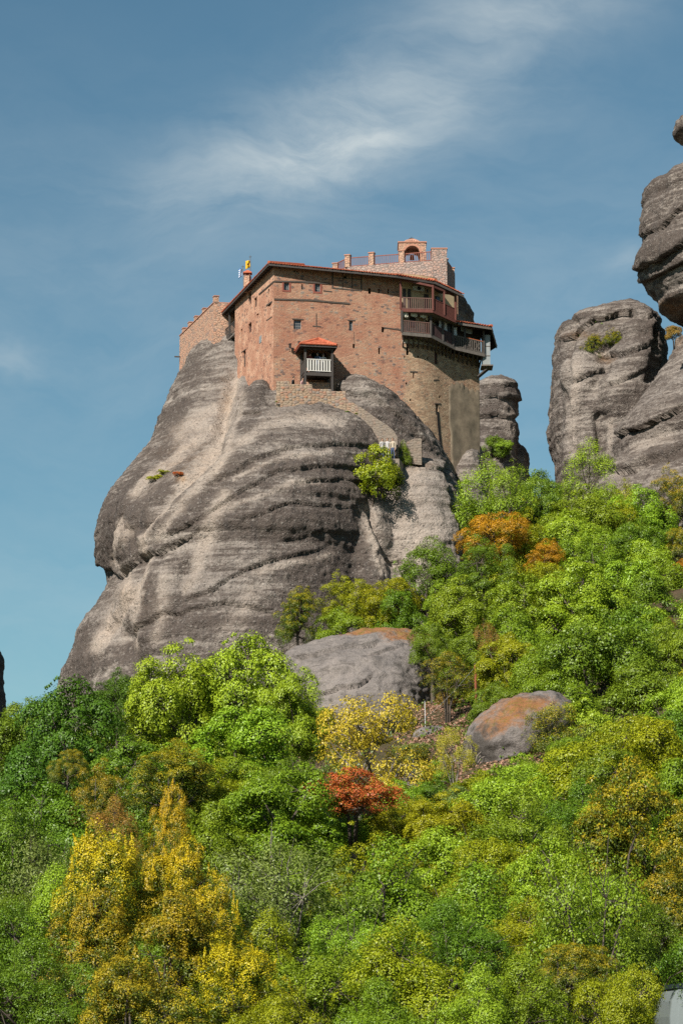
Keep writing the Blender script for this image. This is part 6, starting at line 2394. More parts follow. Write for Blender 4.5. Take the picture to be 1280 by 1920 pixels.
T('dark', 'oak', 60, 1400, 240, 112, 'dark shaded oak below the mid green oak by the rock spur', hscale=1.1)
T('goldolive', 'holm', 325, 1408, 170, 106, 'olive-gold holm oak below the light green oaks', hscale=0.95)
T('goldolive', 'holm', 180, 1440, 120, 104, 'olive-gold holm oak with rusty top in front of the dark oak', hscale=1.4)
T('goldolive', 'holm', 128, 1400, 70, 110, 'small gold-tipped shrub crown in front of the dark oak', 'shrub', hscale=1.3)
T('rust', 'feather', 215, 1500, 120, 88, 'brownish green thin shrub below the olive-gold holm oaks', 'shrub', hscale=1.0)
T('green', 'oak', 440, 1420, 190, 110, 'mid green bush under the light green oaks', hscale=0.9)
T('yellow', 'sparse', 690, 1306, 250, 120, 'open yellow tree with thin branching stems beside the red shrub', hscale=1.15, pale=True)
T('red', 'bush', 662, 1438, 170, 96, 'red-leaved low wide shrub below the yellow tree', 'shrub', hscale=0.75)
T('lime', 'sparse', 850, 1366, 85, 'auto', 'small lime-yellow sapling beside the orange lichened boulder', 'shrub', hscale=1.4, pale=True)
T('yellowgreen', 'near', 760, 1492, 170, 98, 'pale yellow-green bush below the red shrub', hscale=0.85)
T('yellowgreen', 'oak', 850, 1500, 170, 94, 'yellow-green bush below the orange lichened boulder', hscale=0.9)
T('green', 'near', 985, 1490, 230, 88, 'grey-green leafy tree beside the golden-olive holm oak', hscale=1.0)
T('yellowgreen', 'oak', 1090, 1400, 220, 112, 'yellow-green tree on the slope beside the orange lichened boulder', hscale=0.95)
T('yellowgreen', 'oak', 1225, 1345, 190, 118, 'yellow-green tree below the deep shade of the large oak', hscale=1.0)
T('oak', 'near', 1080, 1460, 180, 96, 'mid green tree in front of the yellow-green tree by the boulder', hscale=1.0)
T('goldolive', 'sparse', 1040, 1322, 120, 131, 'thin olive shrub growing over the shaded side of the lichened boulder', 'shrub', hscale=1.1)
T('yellowgreen', 'oak', 905, 1446, 120, 120, 'yellow-green crown under the lower edge of the lichened boulder', hscale=0.9)
T('light', 'oak', 990, 1432, 130, 121, 'light green crown under the shaded face of the lichened boulder', hscale=0.9)
T('green', 'oak', 1070, 1400, 130, 122, 'green crown beside the shaded end of the lichened boulder', hscale=0.9)
T('olive', 'oak', 820, 1470, 120, 110, 'grey-green crown beside the lime-yellow sapling', hscale=0.9)
# the slope under the rock
T('goldolive', 'holm', 558, 1112, 95, 176, 'golden-olive bush at the upper edge of the broad boulder', 'shrub', hscale=1.1)
T('yellowgreen', 'holm', 648, 1086, 110, 178, 'yellow-green holm oak above the broad boulder, beside the golden-olive bush', hscale=1.05)
T('yellowgreen', 'holm', 725, 1075, 120, 177, 'yellow-green holm oak above the boulder lichen, beside the deep green oak', hscale=1.05)
T('oak', 'holm', 800, 1028, 150, 180, 'deep green rounded oak at the foot of the pale rock slab', hscale=1.1)
T('oak', 'holm', 905, 1018, 130, 176, 'neat rounded green oak in front of the large orange bush', hscale=1.0)
T('orange', 'holm', 930, 960, 145, 187, 'large orange-leaved holm oak below the monastery corner', hscale=0.95)
T('orange', 'holm', 1020, 1022, 105, 180, 'smaller orange-leaved bush beside the large orange holm oak', 'shrub', hscale=0.9)
T('light', 'feather', 905, 850, 135, 195, 'airy light green tree under the monastery gallery end', hscale=1.05)
T('light', 'feather', 955, 880, 110, 193, 'airy bright green tree beside the airy tree under the gallery', hscale=1.0)
T('oak', 'oak', 1010, 885, 110, 197, 'mid green tree in the gap below the slim rock pinnacle', hscale=1.3)
T('light', 'feather', 1100, 832, 110, 203, 'tall airy light green tree against the rounded rock dome', hscale=1.1)
T('yellowgreen', 'feather', 1175, 895, 100, 202, 'thin pale green tree against the foot of the towering rock', hscale=1.1)
T('green', 'oak', 1095, 930, 150, 190, 'bright green tree below the tall airy tree', hscale=1.1)
T('light', 'oak', 1195, 920, 140, 196, 'light green tree below the diagonal ledges of the towering rock', hscale=1.0)
T('goldolive', 'holm', 1265, 888, 110, 198, 'golden-olive holm oak against the towering rock', hscale=1.2)
T('goldolive', 'holm', 1268, 985, 80, 186, 'olive and gold bush below the golden-olive oak by the towering rock', 'shrub', hscale=1.4)
T('orange', 'holm', 1275, 1055, 50, 178, 'small orange bush on the upper slope beside green crowns', 'shrub', hscale=1.1)
T('green', 'holm', 1120, 1000, 170, 182, 'rounded bright green oak beside the smaller orange bush', hscale=0.95)
T('light', 'oak', 1210, 1010, 150, 184, 'fresh light green tree on the upper slope with a dark hollow beneath', hscale=1.0)
T('green', 'oak', 985, 1080, 170, 168, 'wide green tree below the two orange bushes', hscale=1.0)
T('green', 'oak', 870, 1100, 150, 166, 'green tree below the neat rounded oak', hscale=1.1)
T('light', 'oak', 1085, 1060, 170, 166, 'light green tree in the middle of the upper slope', hscale=1.1)
T('oak', 'oak', 1205, 1075, 180, 168, 'grey-green tree on the upper slope beside the rust-coloured bush', hscale=1.05)
T('rust', 'holm', 1228, 1152, 52, 160, 'rust-coloured small bush among green crowns', 'shrub', hscale=1.1)
T('rust', 'feather', 910, 1172, 55, 156, 'rusty brown thin shrub above the rusty pole', 'shrub', hscale=1.4)
T('yellowgreen', 'oak', 950, 1190, 120, 150, 'yellow-green tree behind the rusty pole', hscale=1.1)
T('oak', 'oak', 1105, 1170, 230, 146, 'large dark-hearted oak above the orange lichened boulder', hscale=1.05)
T('green', 'oak', 1255, 1165, 120, 152, 'bright green tree beside the large dark-hearted oak', hscale=1.4)
T('goldolive', 'sparse', 838, 1225, 95, 'auto', 'olive-yellow open shrub between the broad boulder and the rusty pole', 'shrub', hscale=1.2)
for (x, y, w_, k, hb, hs, lb) in ((862, 1268, 70, 'yellowgreen', 'bush', 1.0, 'yellow-green bush beside the foot of the rusty pole'), (925, 1275, 70, 'light', 'bush', 1.0, 'light green bush between the rusty pole and the lichened boulder'),
                                  (770, 1395, 80, 'olive', 'bush', 0.9, 'grey-green bush on the bank below the white stake'), (815, 1425, 80, 'light', 'bush', 0.9, 'light green bush below the flat brown rock'), (870, 1470, 80, 'yellowgreen', 'bush', 0.9, 'yellow-green bush at the lower foot of the lichened boulder'),
                                  (960, 1455, 100, 'green', 'bush', 0.9, 'green bush hiding the foot of the lichened boulder'), (1060, 1385, 90, 'green', 'bush', 1.0, 'green bush at the shaded end of the lichened boulder'), (745, 1330, 60, 'goldolive', 'bush', 0.9, 'olive bush at the lower edge of the broad boulder'),
                                  (600, 1330, 90, 'light', 'bush', 0.9, 'light green bush hiding the lower corner of the broad boulder'), (680, 1345, 90, 'yellow', 'bush', 0.8, 'yellow bush below the middle of the broad boulder'),
                                  (835, 1300, 46, 'rust', 'bush', 0.8, 'rusty low bush on the leaf-strewn bank')):
    T(k, hb, x, y, w_, 'auto', lb, 'shrub', hscale=hs)
# plants rooted on the rocks
from mathutils.bvhtree import BVHTree
_rock_bvh = BVHTree.FromPolygons([v.co[:] for v in rock_main.data.vertices], [p.vertices[:] for p in rock_main.data.polygons])


def rock_hit(px, py):
    """the point of the monastery rock seen at a picture position"""
    h = _rock_bvh.ray_cast(Vector(tuple(CAM)), Vector(tuple(ray(px, py))).normalized())[0]
    return np.array(h)


p = at(705, 935, 194.2)
T('yellowgreen', 'bush', 698, 832, 118, 193.0, 'round yellow-green bush rooted in the cleft of the monastery rock', 'shrub', hscale=1.35, ground=float(p[2]), trunk=False)
T('green', 'feather', 757, 828, 36, 195.8, 'small pale fig shrub at the path parapet', 'shrub', hscale=1.2, ground=float(at(757, 872, 195.8)[2]), trunk=False)
for (x, y, w_, k, nm, lb) in ((292, 900, 30, 'yellowgreen', 'moss_cushion', 'mossy yellow-green cushion on the pale channel of the rock'), (307, 889, 24, 'yellowgreen', 'moss_cushion', 'smaller mossy cushion just above the yellow-green one on the rock'),
                              (335, 892, 26, 'red', 'cushion_plant', 'small red cushion plant on the pale channel of the rock')):
    h_ = rock_hit(x, y)
    T(k, 'cushion', x, y - w_ * 0.35, w_, float(h_[1]) - 0.12, lb, 'plant', hscale=1.0, ground=float(h_[2]) - 0.1, trunk=False, name=nm)
for (x, y, w_, Y, k, lb) in ((668, 774, 7, 196.1, 'green', 'green tuft on the lower edge of the stair wall'), (651, 770, 7, 196.4, 'green', 'green tuft growing from the stair wall near its step'),
                             (518, 752, 6, 197.0, 'green', 'green tuft at the left end of the stair wall')):
    T(k, 'cushion', x, y, w_, Y, lb, 'plant', hscale=1.0, ground=float(at(x, y + 6, Y)[2]), trunk=False, name='wall_plant')
for (x, y, w_, Y, k, hb, lb) in ((1110, 632, 50, 243.0, 'goldolive', 'holm', 'olive shrub on the ledge of the rock dome'), (1145, 620, 40, 242.5, 'goldolive', 'holm', 'golden shrub on the ledge of the rock dome beside the grey one'),
                                 (1125, 592, 70, 245.0, 'olive', 'holm', 'grey-green shrub in the hollow of the rock dome'), (1166, 622, 30, 242.0, 'yellowgreen', 'holm', 'small bright shrub at the end of the ledge on the rock dome'),
                                 (925, 822, 60, 243.5, 'oak', 'bush', 'dark green bush in the notch of the slim rock pinnacle'), (940, 824, 40, 243.0, 'light', 'bush', 'small light green bush in the notch of the slim rock pinnacle'),
                                 (1262, 612, 40, 227.0, 'rust', 'bush', 'rusty bush under the overhang of the towering rock')):
    T(k, hb, x, y, w_, Y, lb, 'shrub', hscale=1.0, ground=float(at(x, y + w_ * 0.9, Y)[2]), trunk=False)

# ------------------------------------------------------------------ the rest of the wood: look-alikes
fill_kinds = [('green', 'oak', 'mid green broadleaf tree among the mixed woodland of the slope', 'mid green woodland trees'),
              ('light', 'oak', 'light green broadleaf tree among the mixed woodland of the slope', 'light green woodland trees'),
              ('oak', 'oak', 'deep green oak among the mixed woodland of the slope', 'deep green woodland oaks'),
              ('yellowgreen', 'holm', 'yellow-green holm oak among the mixed woodland of the slope', 'yellow-green woodland oaks')]
frng = np.random.default_rng(77)
fills = [(70, 96, 150, 1620), (330, 88, 170, 1600), (480, 100, 170, 1480), (250, 112, 170, 1400), (0, 96, 170, 1540), (680, 88, 180, 1590), (820, 92, 180, 1560), (930, 98, 170, 1470), (1180, 92, 190, 1480), (1270, 104, 180, 1420),
         (1150, 124, 170, 1330), (1260, 132, 150, 1280), (1060, 138, 130, 1280), (980, 160, 150, 1150), (1150, 176, 150, 1040), (1060, 188, 130, 960), (1240, 176, 130, 1060), (830, 172, 120, 1100), (760, 176, 110, 1100), (620, 176, 90, 1130),
         (1150, 194, 120, 950), (960, 188, 110, 960), (1020, 176, 130, 1040), (930, 176, 110, 1060), (1180, 158, 160, 1140), (1270, 160, 150, 1120), (900, 158, 120, 1180), (1000, 148, 130, 1220), (870, 196, 90, 960), (1240, 200, 110, 950),
         (180, 128, 160, 1350), (300, 130, 160, 1310), (90, 134, 150, 1340), (420, 132, 150, 1300), (-30, 140, 120, 1350), (560, 108, 120, 1430), (640, 98, 120, 1510), (10, 76, 170, 1650), (200, 86, 190, 1580), (1040, 80, 170, 1570),
         (1000, 66, 170, 1700), (840, 64, 170, 1680), (660, 66, 160, 1700), (480, 64, 180, 1720), (1210, 66, 160, 1690), (1160, 58, 150, 1800), (880, 56, 170, 1810), (700, 55, 170, 1830), (530, 55, 170, 1850), (60, 66, 180, 1700),
         (1190, 186, 110, 980), (1130, 210, 90, 910), (1040, 208, 80, 905), (800, 160, 70, 1170), (980, 198, 80, 930)]
fills += [(1090, 134, 150, 1330), (1200, 142, 170, 1250), (1270, 124, 150, 1330), (930, 140, 90, 1270), (1030, 150, 110, 1230), (150, 92, 200, 1560), (290, 96, 170, 1520), (90, 104, 200, 1470), (380, 108, 180, 1440), (260, 72, 190, 1640),
          (400, 70, 170, 1640), (110, 70, 190, 1640), (330, 66, 180, 1700), (980, 112, 120, 1440), (1150, 102, 170, 1410), (700, 80, 180, 1620), (560, 82, 180, 1600), (910, 82, 180, 1560), (1110, 74, 160, 1620), (740, 108, 90, 1480), (790, 110, 90, 1470)]
fills += [(1360, 62, 190, 1640), (1400, 80, 200, 1500), (1380, 100, 190, 1420), (1400, 122, 180, 1300), (1370, 140, 170, 1200), (1380, 160, 170, 1100), (1370, 180, 150, 1010), (1480, 110, 190, 1350), (1480, 150, 180, 1130), (1500, 70, 200, 1560),
          (-110, 62, 190, 1700), (-130, 85, 190, 1560), (-120, 110, 180, 1440), (-120, 135, 170, 1370), (-220, 100, 190, 1500)]
STOPW = {'beside', 'below', 'above', 'with', 'reaching', 'standing', 'in', 'at', 'between', 'under', 'against', 'of', 'over', 'among', 'behind', 'on', 'tucked', 'closing', 'rising', 'spreading', 'growing', 'filling', 'full', 'rooted', 'low', 'half', 'broadest', 'its'}


def short(lb):
    out = []
    for wd in lb.replace(',', ' ,').split():
        if wd in STOPW or wd == ',':
            if len(out) > 2:
                break
        if wd != ',':
            out.append(wd)
    return ' '.join(out)


_sh = [short(n[0]) for n in NAMED]
_named_u = [(sh, n) for sh, n in zip(_sh, NAMED) if _sh.count(sh) == 1 and 3 <= len(sh.split()) <= 7]
_used = set()
for i, (x, Y, w_, top) in enumerate(fills):
    k, hb, lb, gr = fill_kinds[int(frng.integers(0, 4))]
    if x < 350 and Y > 85:
        k, hb, lb, gr = fill_kinds[2]
    if Y < 80:
        hb = 'near'
    what = ' '.join(lb.split()[:lb.split().index('among')])
    best = None
    for sh, n in sorted(_named_u, key=lambda q: math.hypot(q[1][1] - x, q[1][2] - top - w_ * 0.4)):
        cand = what + (' behind the ' if Y > n[3] else ' in front of the ') + sh
        if cand not in _used:
            best = cand
            break
    _used.add(best)
    T(k, hb, x + frng.uniform(-12, 12), top + frng.uniform(-8, 12), w_ * 1.15, Y, best, group=gr, hscale=float(frng.uniform(0.95, 1.25)))

# ------------------------------------------------------------------ understorey: nobody could count it
urng = np.random.default_rng(5)
n_c = 6500
uy = 50 + 165 * urng.random(n_c) ** 0.8
ux = uy * urng.uniform(-0.150, 0.160, n_c)
uzv = ground_z(ux, uy)
keep = np.ones(n_c, bool)
pxu, pyu = project(np.stack([ux, uy, uzv], -1))
keep &= ~((pxu > 770) & (pxu < 880) & (pyu > 1285) & (pyu < 1420) & (urng.random(n_c) < 0.55))
keep &= ~((pxu > 690) & (pxu < 800) & (pyu > 1400) & (pyu < 1520) & (urng.random(n_c) < 0.75))
ux, uy, uzv = ux[keep], uy[keep], uzv[keep]
C, N, Tt = [], [], []
for x, y, z in zip(ux, uy, uzv):
    m = 26
    r = urng.uniform(0.25, 0.75)
    d = urng.normal(size=(m, 3))
    d /= np.linalg.norm(d, axis=1)[:, None]
    d[:, 2] = np.abs(d[:, 2])
    C.append(np.array([x, y, z]) + d * r * urng.uniform(0.5, 1.0, m)[:, None])
    N.append(d + urng.normal(size=(m, 3)) * 0.5)
    Tt.append(d[:, 2])
C, N, Tt = np.vstack(C), np.vstack(N), np.concatenate(Tt)
N /= np.linalg.norm(N, axis=1)[:, None]
V, F = leaf_quads(C, N, 0.17, 0.6, urng)
me = np_mesh('undergrowth', V, F, LEAF['litter'], smooth=False)
set_attr(me, 'rnd', np.repeat(urng.random(len(C)), 4))
set_attr(me, 'rnd2', np.repeat(urng.random(len(C)), 4))
set_attr(me, 'tip', np.repeat(Tt * urng.random(len(C)), 4))
o = link_mesh('undergrowth', me)
tag(o, 'low leafy undergrowth covering the wooded slope', 'undergrowth', kind='stuff')

# fallen leaves on the bare bank between the boulders
lrng = np.random.default_rng(31)
lx, ly = lrng.uniform(3.0, 13.0, 26000), lrng.uniform(122, 168, 26000)
lz = ground_z(lx, ly)
C = np.stack([lx, ly, lz + 0.03], -1)
N = np.stack([lrng.normal(size=26000) * 0.45, lrng.normal(size=26000) * 0.45 - 0.3, np.ones(26000)], -1)
N /= np.linalg.norm(N, axis=1)[:, None]
V, F = leaf_quads(C, N, 0.15, 0.7, lrng)
M_FALLEN = leaf_mat('fallen_leaf', (0.16, 0.085, 0.050), (0.34, 0.20, 0.135), (0.40, 0.26, 0.18), 0.5, trans=0.1)
me = np_mesh('leaf_litter', V, F, M_FALLEN, smooth=False)
set_attr(me, 'rnd', np.repeat(lrng.random(26000), 4))
set_attr(me, 'rnd2', np.repeat(lrng.random(26000), 4))
set_attr(me, 'tip', np.repeat(lrng.random(26000), 4))
tag(link_mesh('leaf_litter', me), 'pinkish brown fallen leaves strewn over the bank between the boulders', 'leaf litter', kind='stuff')
# ================================================================== pole, wire and stake on the slope
g = ground_hit(893, 1345)
top = at(890.5, 1246, g[1])
pol = empty('utility_pole', g, 'rusty brown steel pole standing behind the lichened boulder', 'pole')
MB().tube([g - UP * 0.6, top], [0.085, 0.075], 10).build('shaft', M_RUST, pol, smooth=True)
MB().tube([top, top + UP * 0.07], [0.10, 0.09], 10).build('cap', M_IRON, pol)
MB().bar(top - UP * 0.25 - np.array([0.14, 0.0, 0]), top - UP * 0.25 + np.array([0.10, 0, 0]), 0.05, 0.05).build('bracket', M_IRON, pol)
sb = ground_hit(797, 1364)
st = at(796, 1316, sb[1])
o = empty('stake', sb, 'thin white metal stake on the bare leaf-strewn bank', 'stake')
MB().tube([sb - UP * 0.4, st], 0.018, 7).build('rod', M_FLAGW, o)
MB().tube([st, st + UP * 0.05], 0.05, 7).build('cap', M_SHEET, o)
wp = [top - UP * 0.25 - np.array([0.12, 0, 0])]
for k in range(1, 9):
    t = k / 8
    q = wp[0] * (1 - t) + (sb + np.array([-0.35, 0, 0.25])) * t
    wp.append(q - UP * 0.18 * math.sin(math.pi * t))
o = MB().tube(wp, 0.008, 5).build('guy_wire', M_SHEET)
tag(o, 'pale guy wire running from the rusty pole down to the stake', 'wire')

# fallen pale branches on the bank
brng = np.random.default_rng(12)
for k, (px_, py_, lb) in enumerate(((862, 1300, 'pale dead branch leaning beside the rusty pole'), (884, 1440, 'tangle of pale dead twigs at the foot of the lichened boulder'), (1040, 1395, 'grey dead branch on the shaded side of the lichened boulder'))):
    b = ground_hit(px_, py_)
    m = MB()
    for j in range(6):
        d = np.array([brng.normal() * 0.6, brng.normal() * 0.3, 0.7 + 0.4 * brng.random()])
        d /= np.linalg.norm(d)
        p1 = b + d * 0.7
        p2 = p1 + (d + brng.normal(size=3) * 0.35) * 0.7
        p3 = p2 + (d + brng.normal(size=3) * 0.5) * 0.5
        m.tube([b - UP * 0.2, p1, p2, p3], [0.035, 0.028, 0.018, 0.008], 5)
    o = m.build('dead_branch', M_PALEBARK, smooth=True, loc=tuple(b))
    tag(o, lb, 'branch')


# ================================================================== people
def person(loc, face, label, top_c, leg_c, hair_c, pose='stand', height=1.7, skirt=False, group=None):
    """one continuous skinned body; clothing by colour zones, hair as a child"""
    s = height / 1.75
    lean = {'stand': 0.0, 'climb': 0.16, 'lean': 0.34}[pose]
    def q(x, y, z):
        f = max(0, z - 0.92)
        return (x * s, (y - lean * f) * s, (z - (0.25 if pose == 'lean' else 0.05 if pose == 'climb' else 0) * f * f) * s)
    J = {'pelvis': (q(0, 0, 0.93), 0.135, 0.105), 'waist': (q(0, 0, 1.10), 0.120, 0.095), 'chest': (q(0, 0.0, 1.33), 0.150, 0.105), 'neckb': (q(0, 0.01, 1.47), 0.060, 0.058), 'neck': (q(0, -0.005, 1.53), 0.050, 0.050),
         'jaw': (q(0, -0.025, 1.58), 0.066, 0.074), 'head': (q(0, -0.015, 1.655), 0.076, 0.090), 'crown': (q(0, 0.0, 1.725), 0.058, 0.066), 'nose': (q(0, -0.115, 1.635), 0.012, 0.012)}
    E = [('pelvis', 'waist'), ('waist', 'chest'), ('chest', 'neckb'), ('neckb', 'neck'), ('neck', 'jaw'), ('jaw', 'head'), ('head', 'crown'), ('head', 'nose')]
    for sd, n in ((-1, 'l'), (1, 'r')):
        arm_f = 0.30 if pose == 'lean' else (0.14 if (pose == 'climb' and sd > 0) else 0.03)
        J['sh' + n] = (q(0.185 * sd, 0.0, 1.40), 0.062, 0.062)
        J['el' + n] = (q(0.235 * sd, 0.02 - arm_f * 0.5, 1.12), 0.045, 0.045)
        J['wr' + n] = (q(0.235 * sd, -0.06 - arm_f, 0.90 + arm_f * 0.4), 0.030, 0.032)
        J['ha' + n] = (q(0.230 * sd, -0.09 - arm_f, 0.82 + arm_f * 0.45), 0.038, 0.026)
        step = (0.22 * sd if pose == 'climb' else 0.02 * sd)
        lift = 0.17 if (pose == 'climb' and sd < 0) else 0.0
        J['hi' + n] = (q(0.095 * sd, 0, 0.86), 0.090, 0.092)
        J['kn' + n] = (q(0.105 * sd, step * 0.9 - 0.02, 0.49 + lift), 0.060, 0.064)
        J['an' + n] = (q(0.11 * sd, step + 0.03, 0.085 + lift), 0.040, 0.044)
        J['to' + n] = (q(0.12 * sd, step - 0.14, 0.035 + lift), 0.040, 0.030)
        for k in range(4):      # fingers
            J['f%d%s' % (k, n)] = (q((0.205 + 0.018 * k) * sd, -0.10 - arm_f - 0.008 * k, (0.735 - (0.012 if k in (1, 2) else 0)) + arm_f * 0.45), 0.009, 0.009)
            E.append(('ha' + n, 'f%d%s' % (k, n)))
        J['th' + n] = (q(0.20 * sd, -0.14 - arm_f, 0.80 + arm_f * 0.45), 0.010, 0.010)
        E += [('chest', 'sh' + n), ('sh' + n, 'el' + n), ('el' + n, 'wr' + n), ('wr' + n, 'ha' + n), ('ha' + n, 'th' + n), ('pelvis', 'hi' + n), ('hi' + n, 'kn' + n), ('kn' + n, 'an' + n), ('an' + n, 'to' + n)]
    names = list(J)
    me = bpy.data.meshes.new('person')
    me.from_pydata([J[k][0] for k in names], [(names.index(a), names.index(b)) for a, b in E], [])
    o = bpy.data.objects.new('tmp', me)
    COL.objects.link(o)
    o.modifiers.new('skin', 'SKIN')
    for i, k in enumerate(names):
        sv = me.skin_vertices[0].data[i]
        sv.radius = (J[k][1] * s, J[k][2] * s)
        sv.use_root = (k == 'pelvis')
    su = o.modifiers.new('sub', 'SUBSURF')
    su.levels = su.render_levels = 1
    dg = bpy.context.evaluated_depsgraph_get()
    body = bpy.data.meshes.new_from_object(o.evaluated_get(dg))
    bpy.data.objects.remove(o)
    body.name = 'person'
    body.materials.clear()
    for m_ in (M_SKIN, top_c, leg_c, M_SHOE, hair_c):
        body.materials.append(m_)
    zneck = J['neckb'][0][2]
    for p in body.polygons:
        c = p.center
        if c.z > zneck + 0.02 * s and abs(c.x) < 0.12 * s:
            k = 0
        elif abs(c.x) > 0.15 * s and c.z < J['wrl'][0][2] + 0.03 * s and c.z > 0.6 * s:
            k = 0
        elif c.z > 0.95 * s or abs(c.x) > 0.17 * s:
            k = 1
        elif c.z > 0.10 * s:
            k = 2
        else:
            k = 3
        p.material_index = k
        p.use_smooth = True
    root = link_mesh('person', body, None, None, tuple(loc))
    root.rotation_euler = (0, 0, face)
    tag(root, label, 'person', group)
    # hair: a cap over the skull
    h = np.array(J['head'][0])
    vs, fs = [], []
    n, rows = 12, 6
    for r in range(rows):
        a = math.pi * 0.56 * r / (rows - 1)
        for j in range(n):
            b = 2 * math.pi * j / n
            front = max(0, -math.sin(b))
            aa = a * (1 - 0.40 * front)
            vs.append(h + s * np.array([0.092 * math.sin(aa) * math.cos(b), 0.018 + 0.105 * math.sin(aa) * math.sin(b), 0.005 + 0.108 * math.cos(aa)]))
    for r in range(rows - 1):
        for j in range(n):
            fs.append((r * n + j, r * n + (j + 1) % n, (r + 1) * n + (j + 1) % n, (r + 1) * n + j))
    hm = MB().add(vs, fs).mesh('hair', hair_c, True)
    link_mesh('hair', hm, None, root)
    if skirt:
        vs, fs = [], []
        for r, (zz_, rr) in enumerate(((1.02, 0.135), (0.85, 0.17), (0.62, 0.21), (0.42, 0.25))):
            for j in range(14):
                b = 2 * math.pi * j / 14
                vs.append(s * np.array([rr * math.cos(b), rr * 0.85 * math.sin(b), zz_]))
        for r in range(3):
            for j in range(14):
                fs.append((r * 14 + j, r * 14 + (j + 1) % 14, (r + 1) * 14 + (j + 1) % 14, (r + 1) * 14 + j))
        link_mesh('skirt', MB().add(vs, fs).mesh('skirt', leg_c, True), None, root)
    return root


M_SKIN = plain_mat('skin', (0.48, 0.29, 0.20), 0.6, 0.05)
M_SHOE = plain_mat('shoe', (0.05, 0.045, 0.04), 0.7)
M_HAIRD = plain_mat('dark_hair', (0.03, 0.022, 0.016), 0.6)
M_HAIRB = plain_mat('brown_hair', (0.11, 0.06, 0.035), 0.6)
M_HAIRG = plain_mat('grey_hair', (0.42, 0.40, 0.37), 0.6)
M_BLACKT = plain_mat('black_shirt', (0.03, 0.033, 0.038), 0.9)
M_WHITET = plain_mat('white_shirt', (0.52, 0.50, 0.49), 0.9)
M_PINKT = plain_mat('pink_dress', (0.62, 0.38, 0.36), 0.9)
M_REDT = plain_mat('dark_red_shirt', (0.20, 0.035, 0.035), 0.9)
M_BLUET = plain_mat('blue_trousers', (0.07, 0.10, 0.17), 0.9)
M_GREYT = plain_mat('grey_trousers', (0.30, 0.29, 0.27), 0.9)
M_BEIGET = plain_mat('beige_shirt', (0.50, 0.42, 0.32), 0.9)
face_v = 0.0


def on(px_, Y, z):
    a = at(px_, 700, Y)
    return (a[0], Y, z)


person(on(548, 198.7, zl), 1.35, 'person in black top and pale trousers walking up behind the stair wall', M_BLACKT, M_GREYT, M_HAIRD, 'climb', 1.72)
person(on(567, 198.9, zl), 1.1, 'person in a pink dress climbing beside the porch post', M_PINKT, M_PINKT, M_HAIRD, 'stand', 1.66, True)
pb = PH(579, 690, 1.45)
person((pb[0], pb[1], zf), 0.4, 'person in dark red top leaning on the porch railing', M_REDT, M_BLUET, M_HAIRB, 'lean', 1.66)
pb = PH(596, 690, 1.5)
person((pb[0], pb[1], zf), -0.2, 'grey-haired person in dark clothes leaning on the porch railing', M_BLUET, M_BLUET, M_HAIRG, 'lean', 1.70)
pb = PH(605, 690, 1.45)
person((pb[0], pb[1], zf), 0.2, 'grey-haired person in white shirt leaning on the porch railing', M_WHITET, M_BLUET, M_HAIRG, 'lean', 1.66)
person(on(716, 194.4, zp_), 0.5, 'person in white shirt with brown hair on the rock path, beside the round bush', M_WHITET, M_BLUET, M_HAIRB, 'stand', 1.66)
person(on(725.5, 194.6, zp_), -0.1, 'dark-haired person in white shirt between two companions on the rock path', M_WHITET, M_GREYT, M_HAIRD, 'stand', 1.74)
person(on(735.5, 194.4, zp_), -0.4, 'person in beige top at the end of the stair wall', M_BEIGET, M_BLUET, M_HAIRB, 'stand', 1.70)

# ================================================================== pale van at the edge of the wood
M_VAN = plain_mat('pale_van_paint', (0.26, 0.30, 0.30), 0.35, 0.05, 2.0, 0.5)
M_VANDARK = plain_mat('dark_roof_trim', (0.022, 0.032, 0.042), 0.4, 0.1, 2.0, 0.5)
M_VANGLASS = plain_mat('van_glass', (0.03, 0.045, 0.05), 0.08, 0.1, 2.0, 0.7)
M_TYRE = plain_mat('tyre_rubber', (0.02, 0.02, 0.02), 0.85)
M_LAMP = plain_mat('red_lamp_glass', (0.16, 0.015, 0.012), 0.3, 0.05, 2.0, 0.5)
VY = 62.0
vx0 = float(at(1254, 1860, VY)[0])
zr = float(at(1262, 1842, VY)[2])
gv = gz(vx0 + 0.9, VY + 2)
van = empty('van', (vx0 + 0.95, VY + 2.4, gv), 'pale van with dark roof edge parked half hidden by bushes', 'van')
H = zr - gv
W2, LV = 0.95, 4.7


def vp(x, y, z):
    return np.array([vx0 + 0.95 + x, VY + 2.4 + y, gv + z])


prof = [(0.92, 0.30), (0.95, 0.45), (0.95, 1.0), (0.90, 1.35), (0.80, H - 0.22), (0.72, H - 0.10)]
ys = [(-LV / 2, 0.985), (-LV / 2 + 0.06, 1.0), (LV / 2 - 1.5, 1.0), (LV / 2 - 0.9, 0.98), (LV / 2, 0.90)]
vs, fs = [], []
full = prof + [(-x, z) for x, z in prof[::-1]]
nP = len(full)
for k, (y, sc_) in enumerate(ys):
    for x, z in full:
        zz_ = z
        if k == 3:
            zz_ = min(z, 1.55)
        if k == 4:
            zz_ = min(z, 1.0)
        vs.append(vp(x * sc_, y, zz_))
for k in range(len(ys) - 1):
    for j in range(nP):
        fs.append((k * nP + j, k * nP + (j + 1) % nP, (k + 1) * nP + (j + 1) % nP, (k + 1) * nP + j))
fs += [tuple(range(nP)), tuple((len(ys) - 1) * nP + j for j in range(nP))[::-1]]
MB().add(vs, fs).build('body', M_VAN, van)
m = MB()
vs = []
for y in (-LV / 2 - 0.03, LV / 2 - 1.45):
    for x, z in ((0.80, H - 0.13), (0.74, H - 0.02), (0.40, H + 0.02), (-0.40, H + 0.02), (-0.74, H - 0.02), (-0.80, H - 0.13)):
        vs.append(vp(x, y, z))
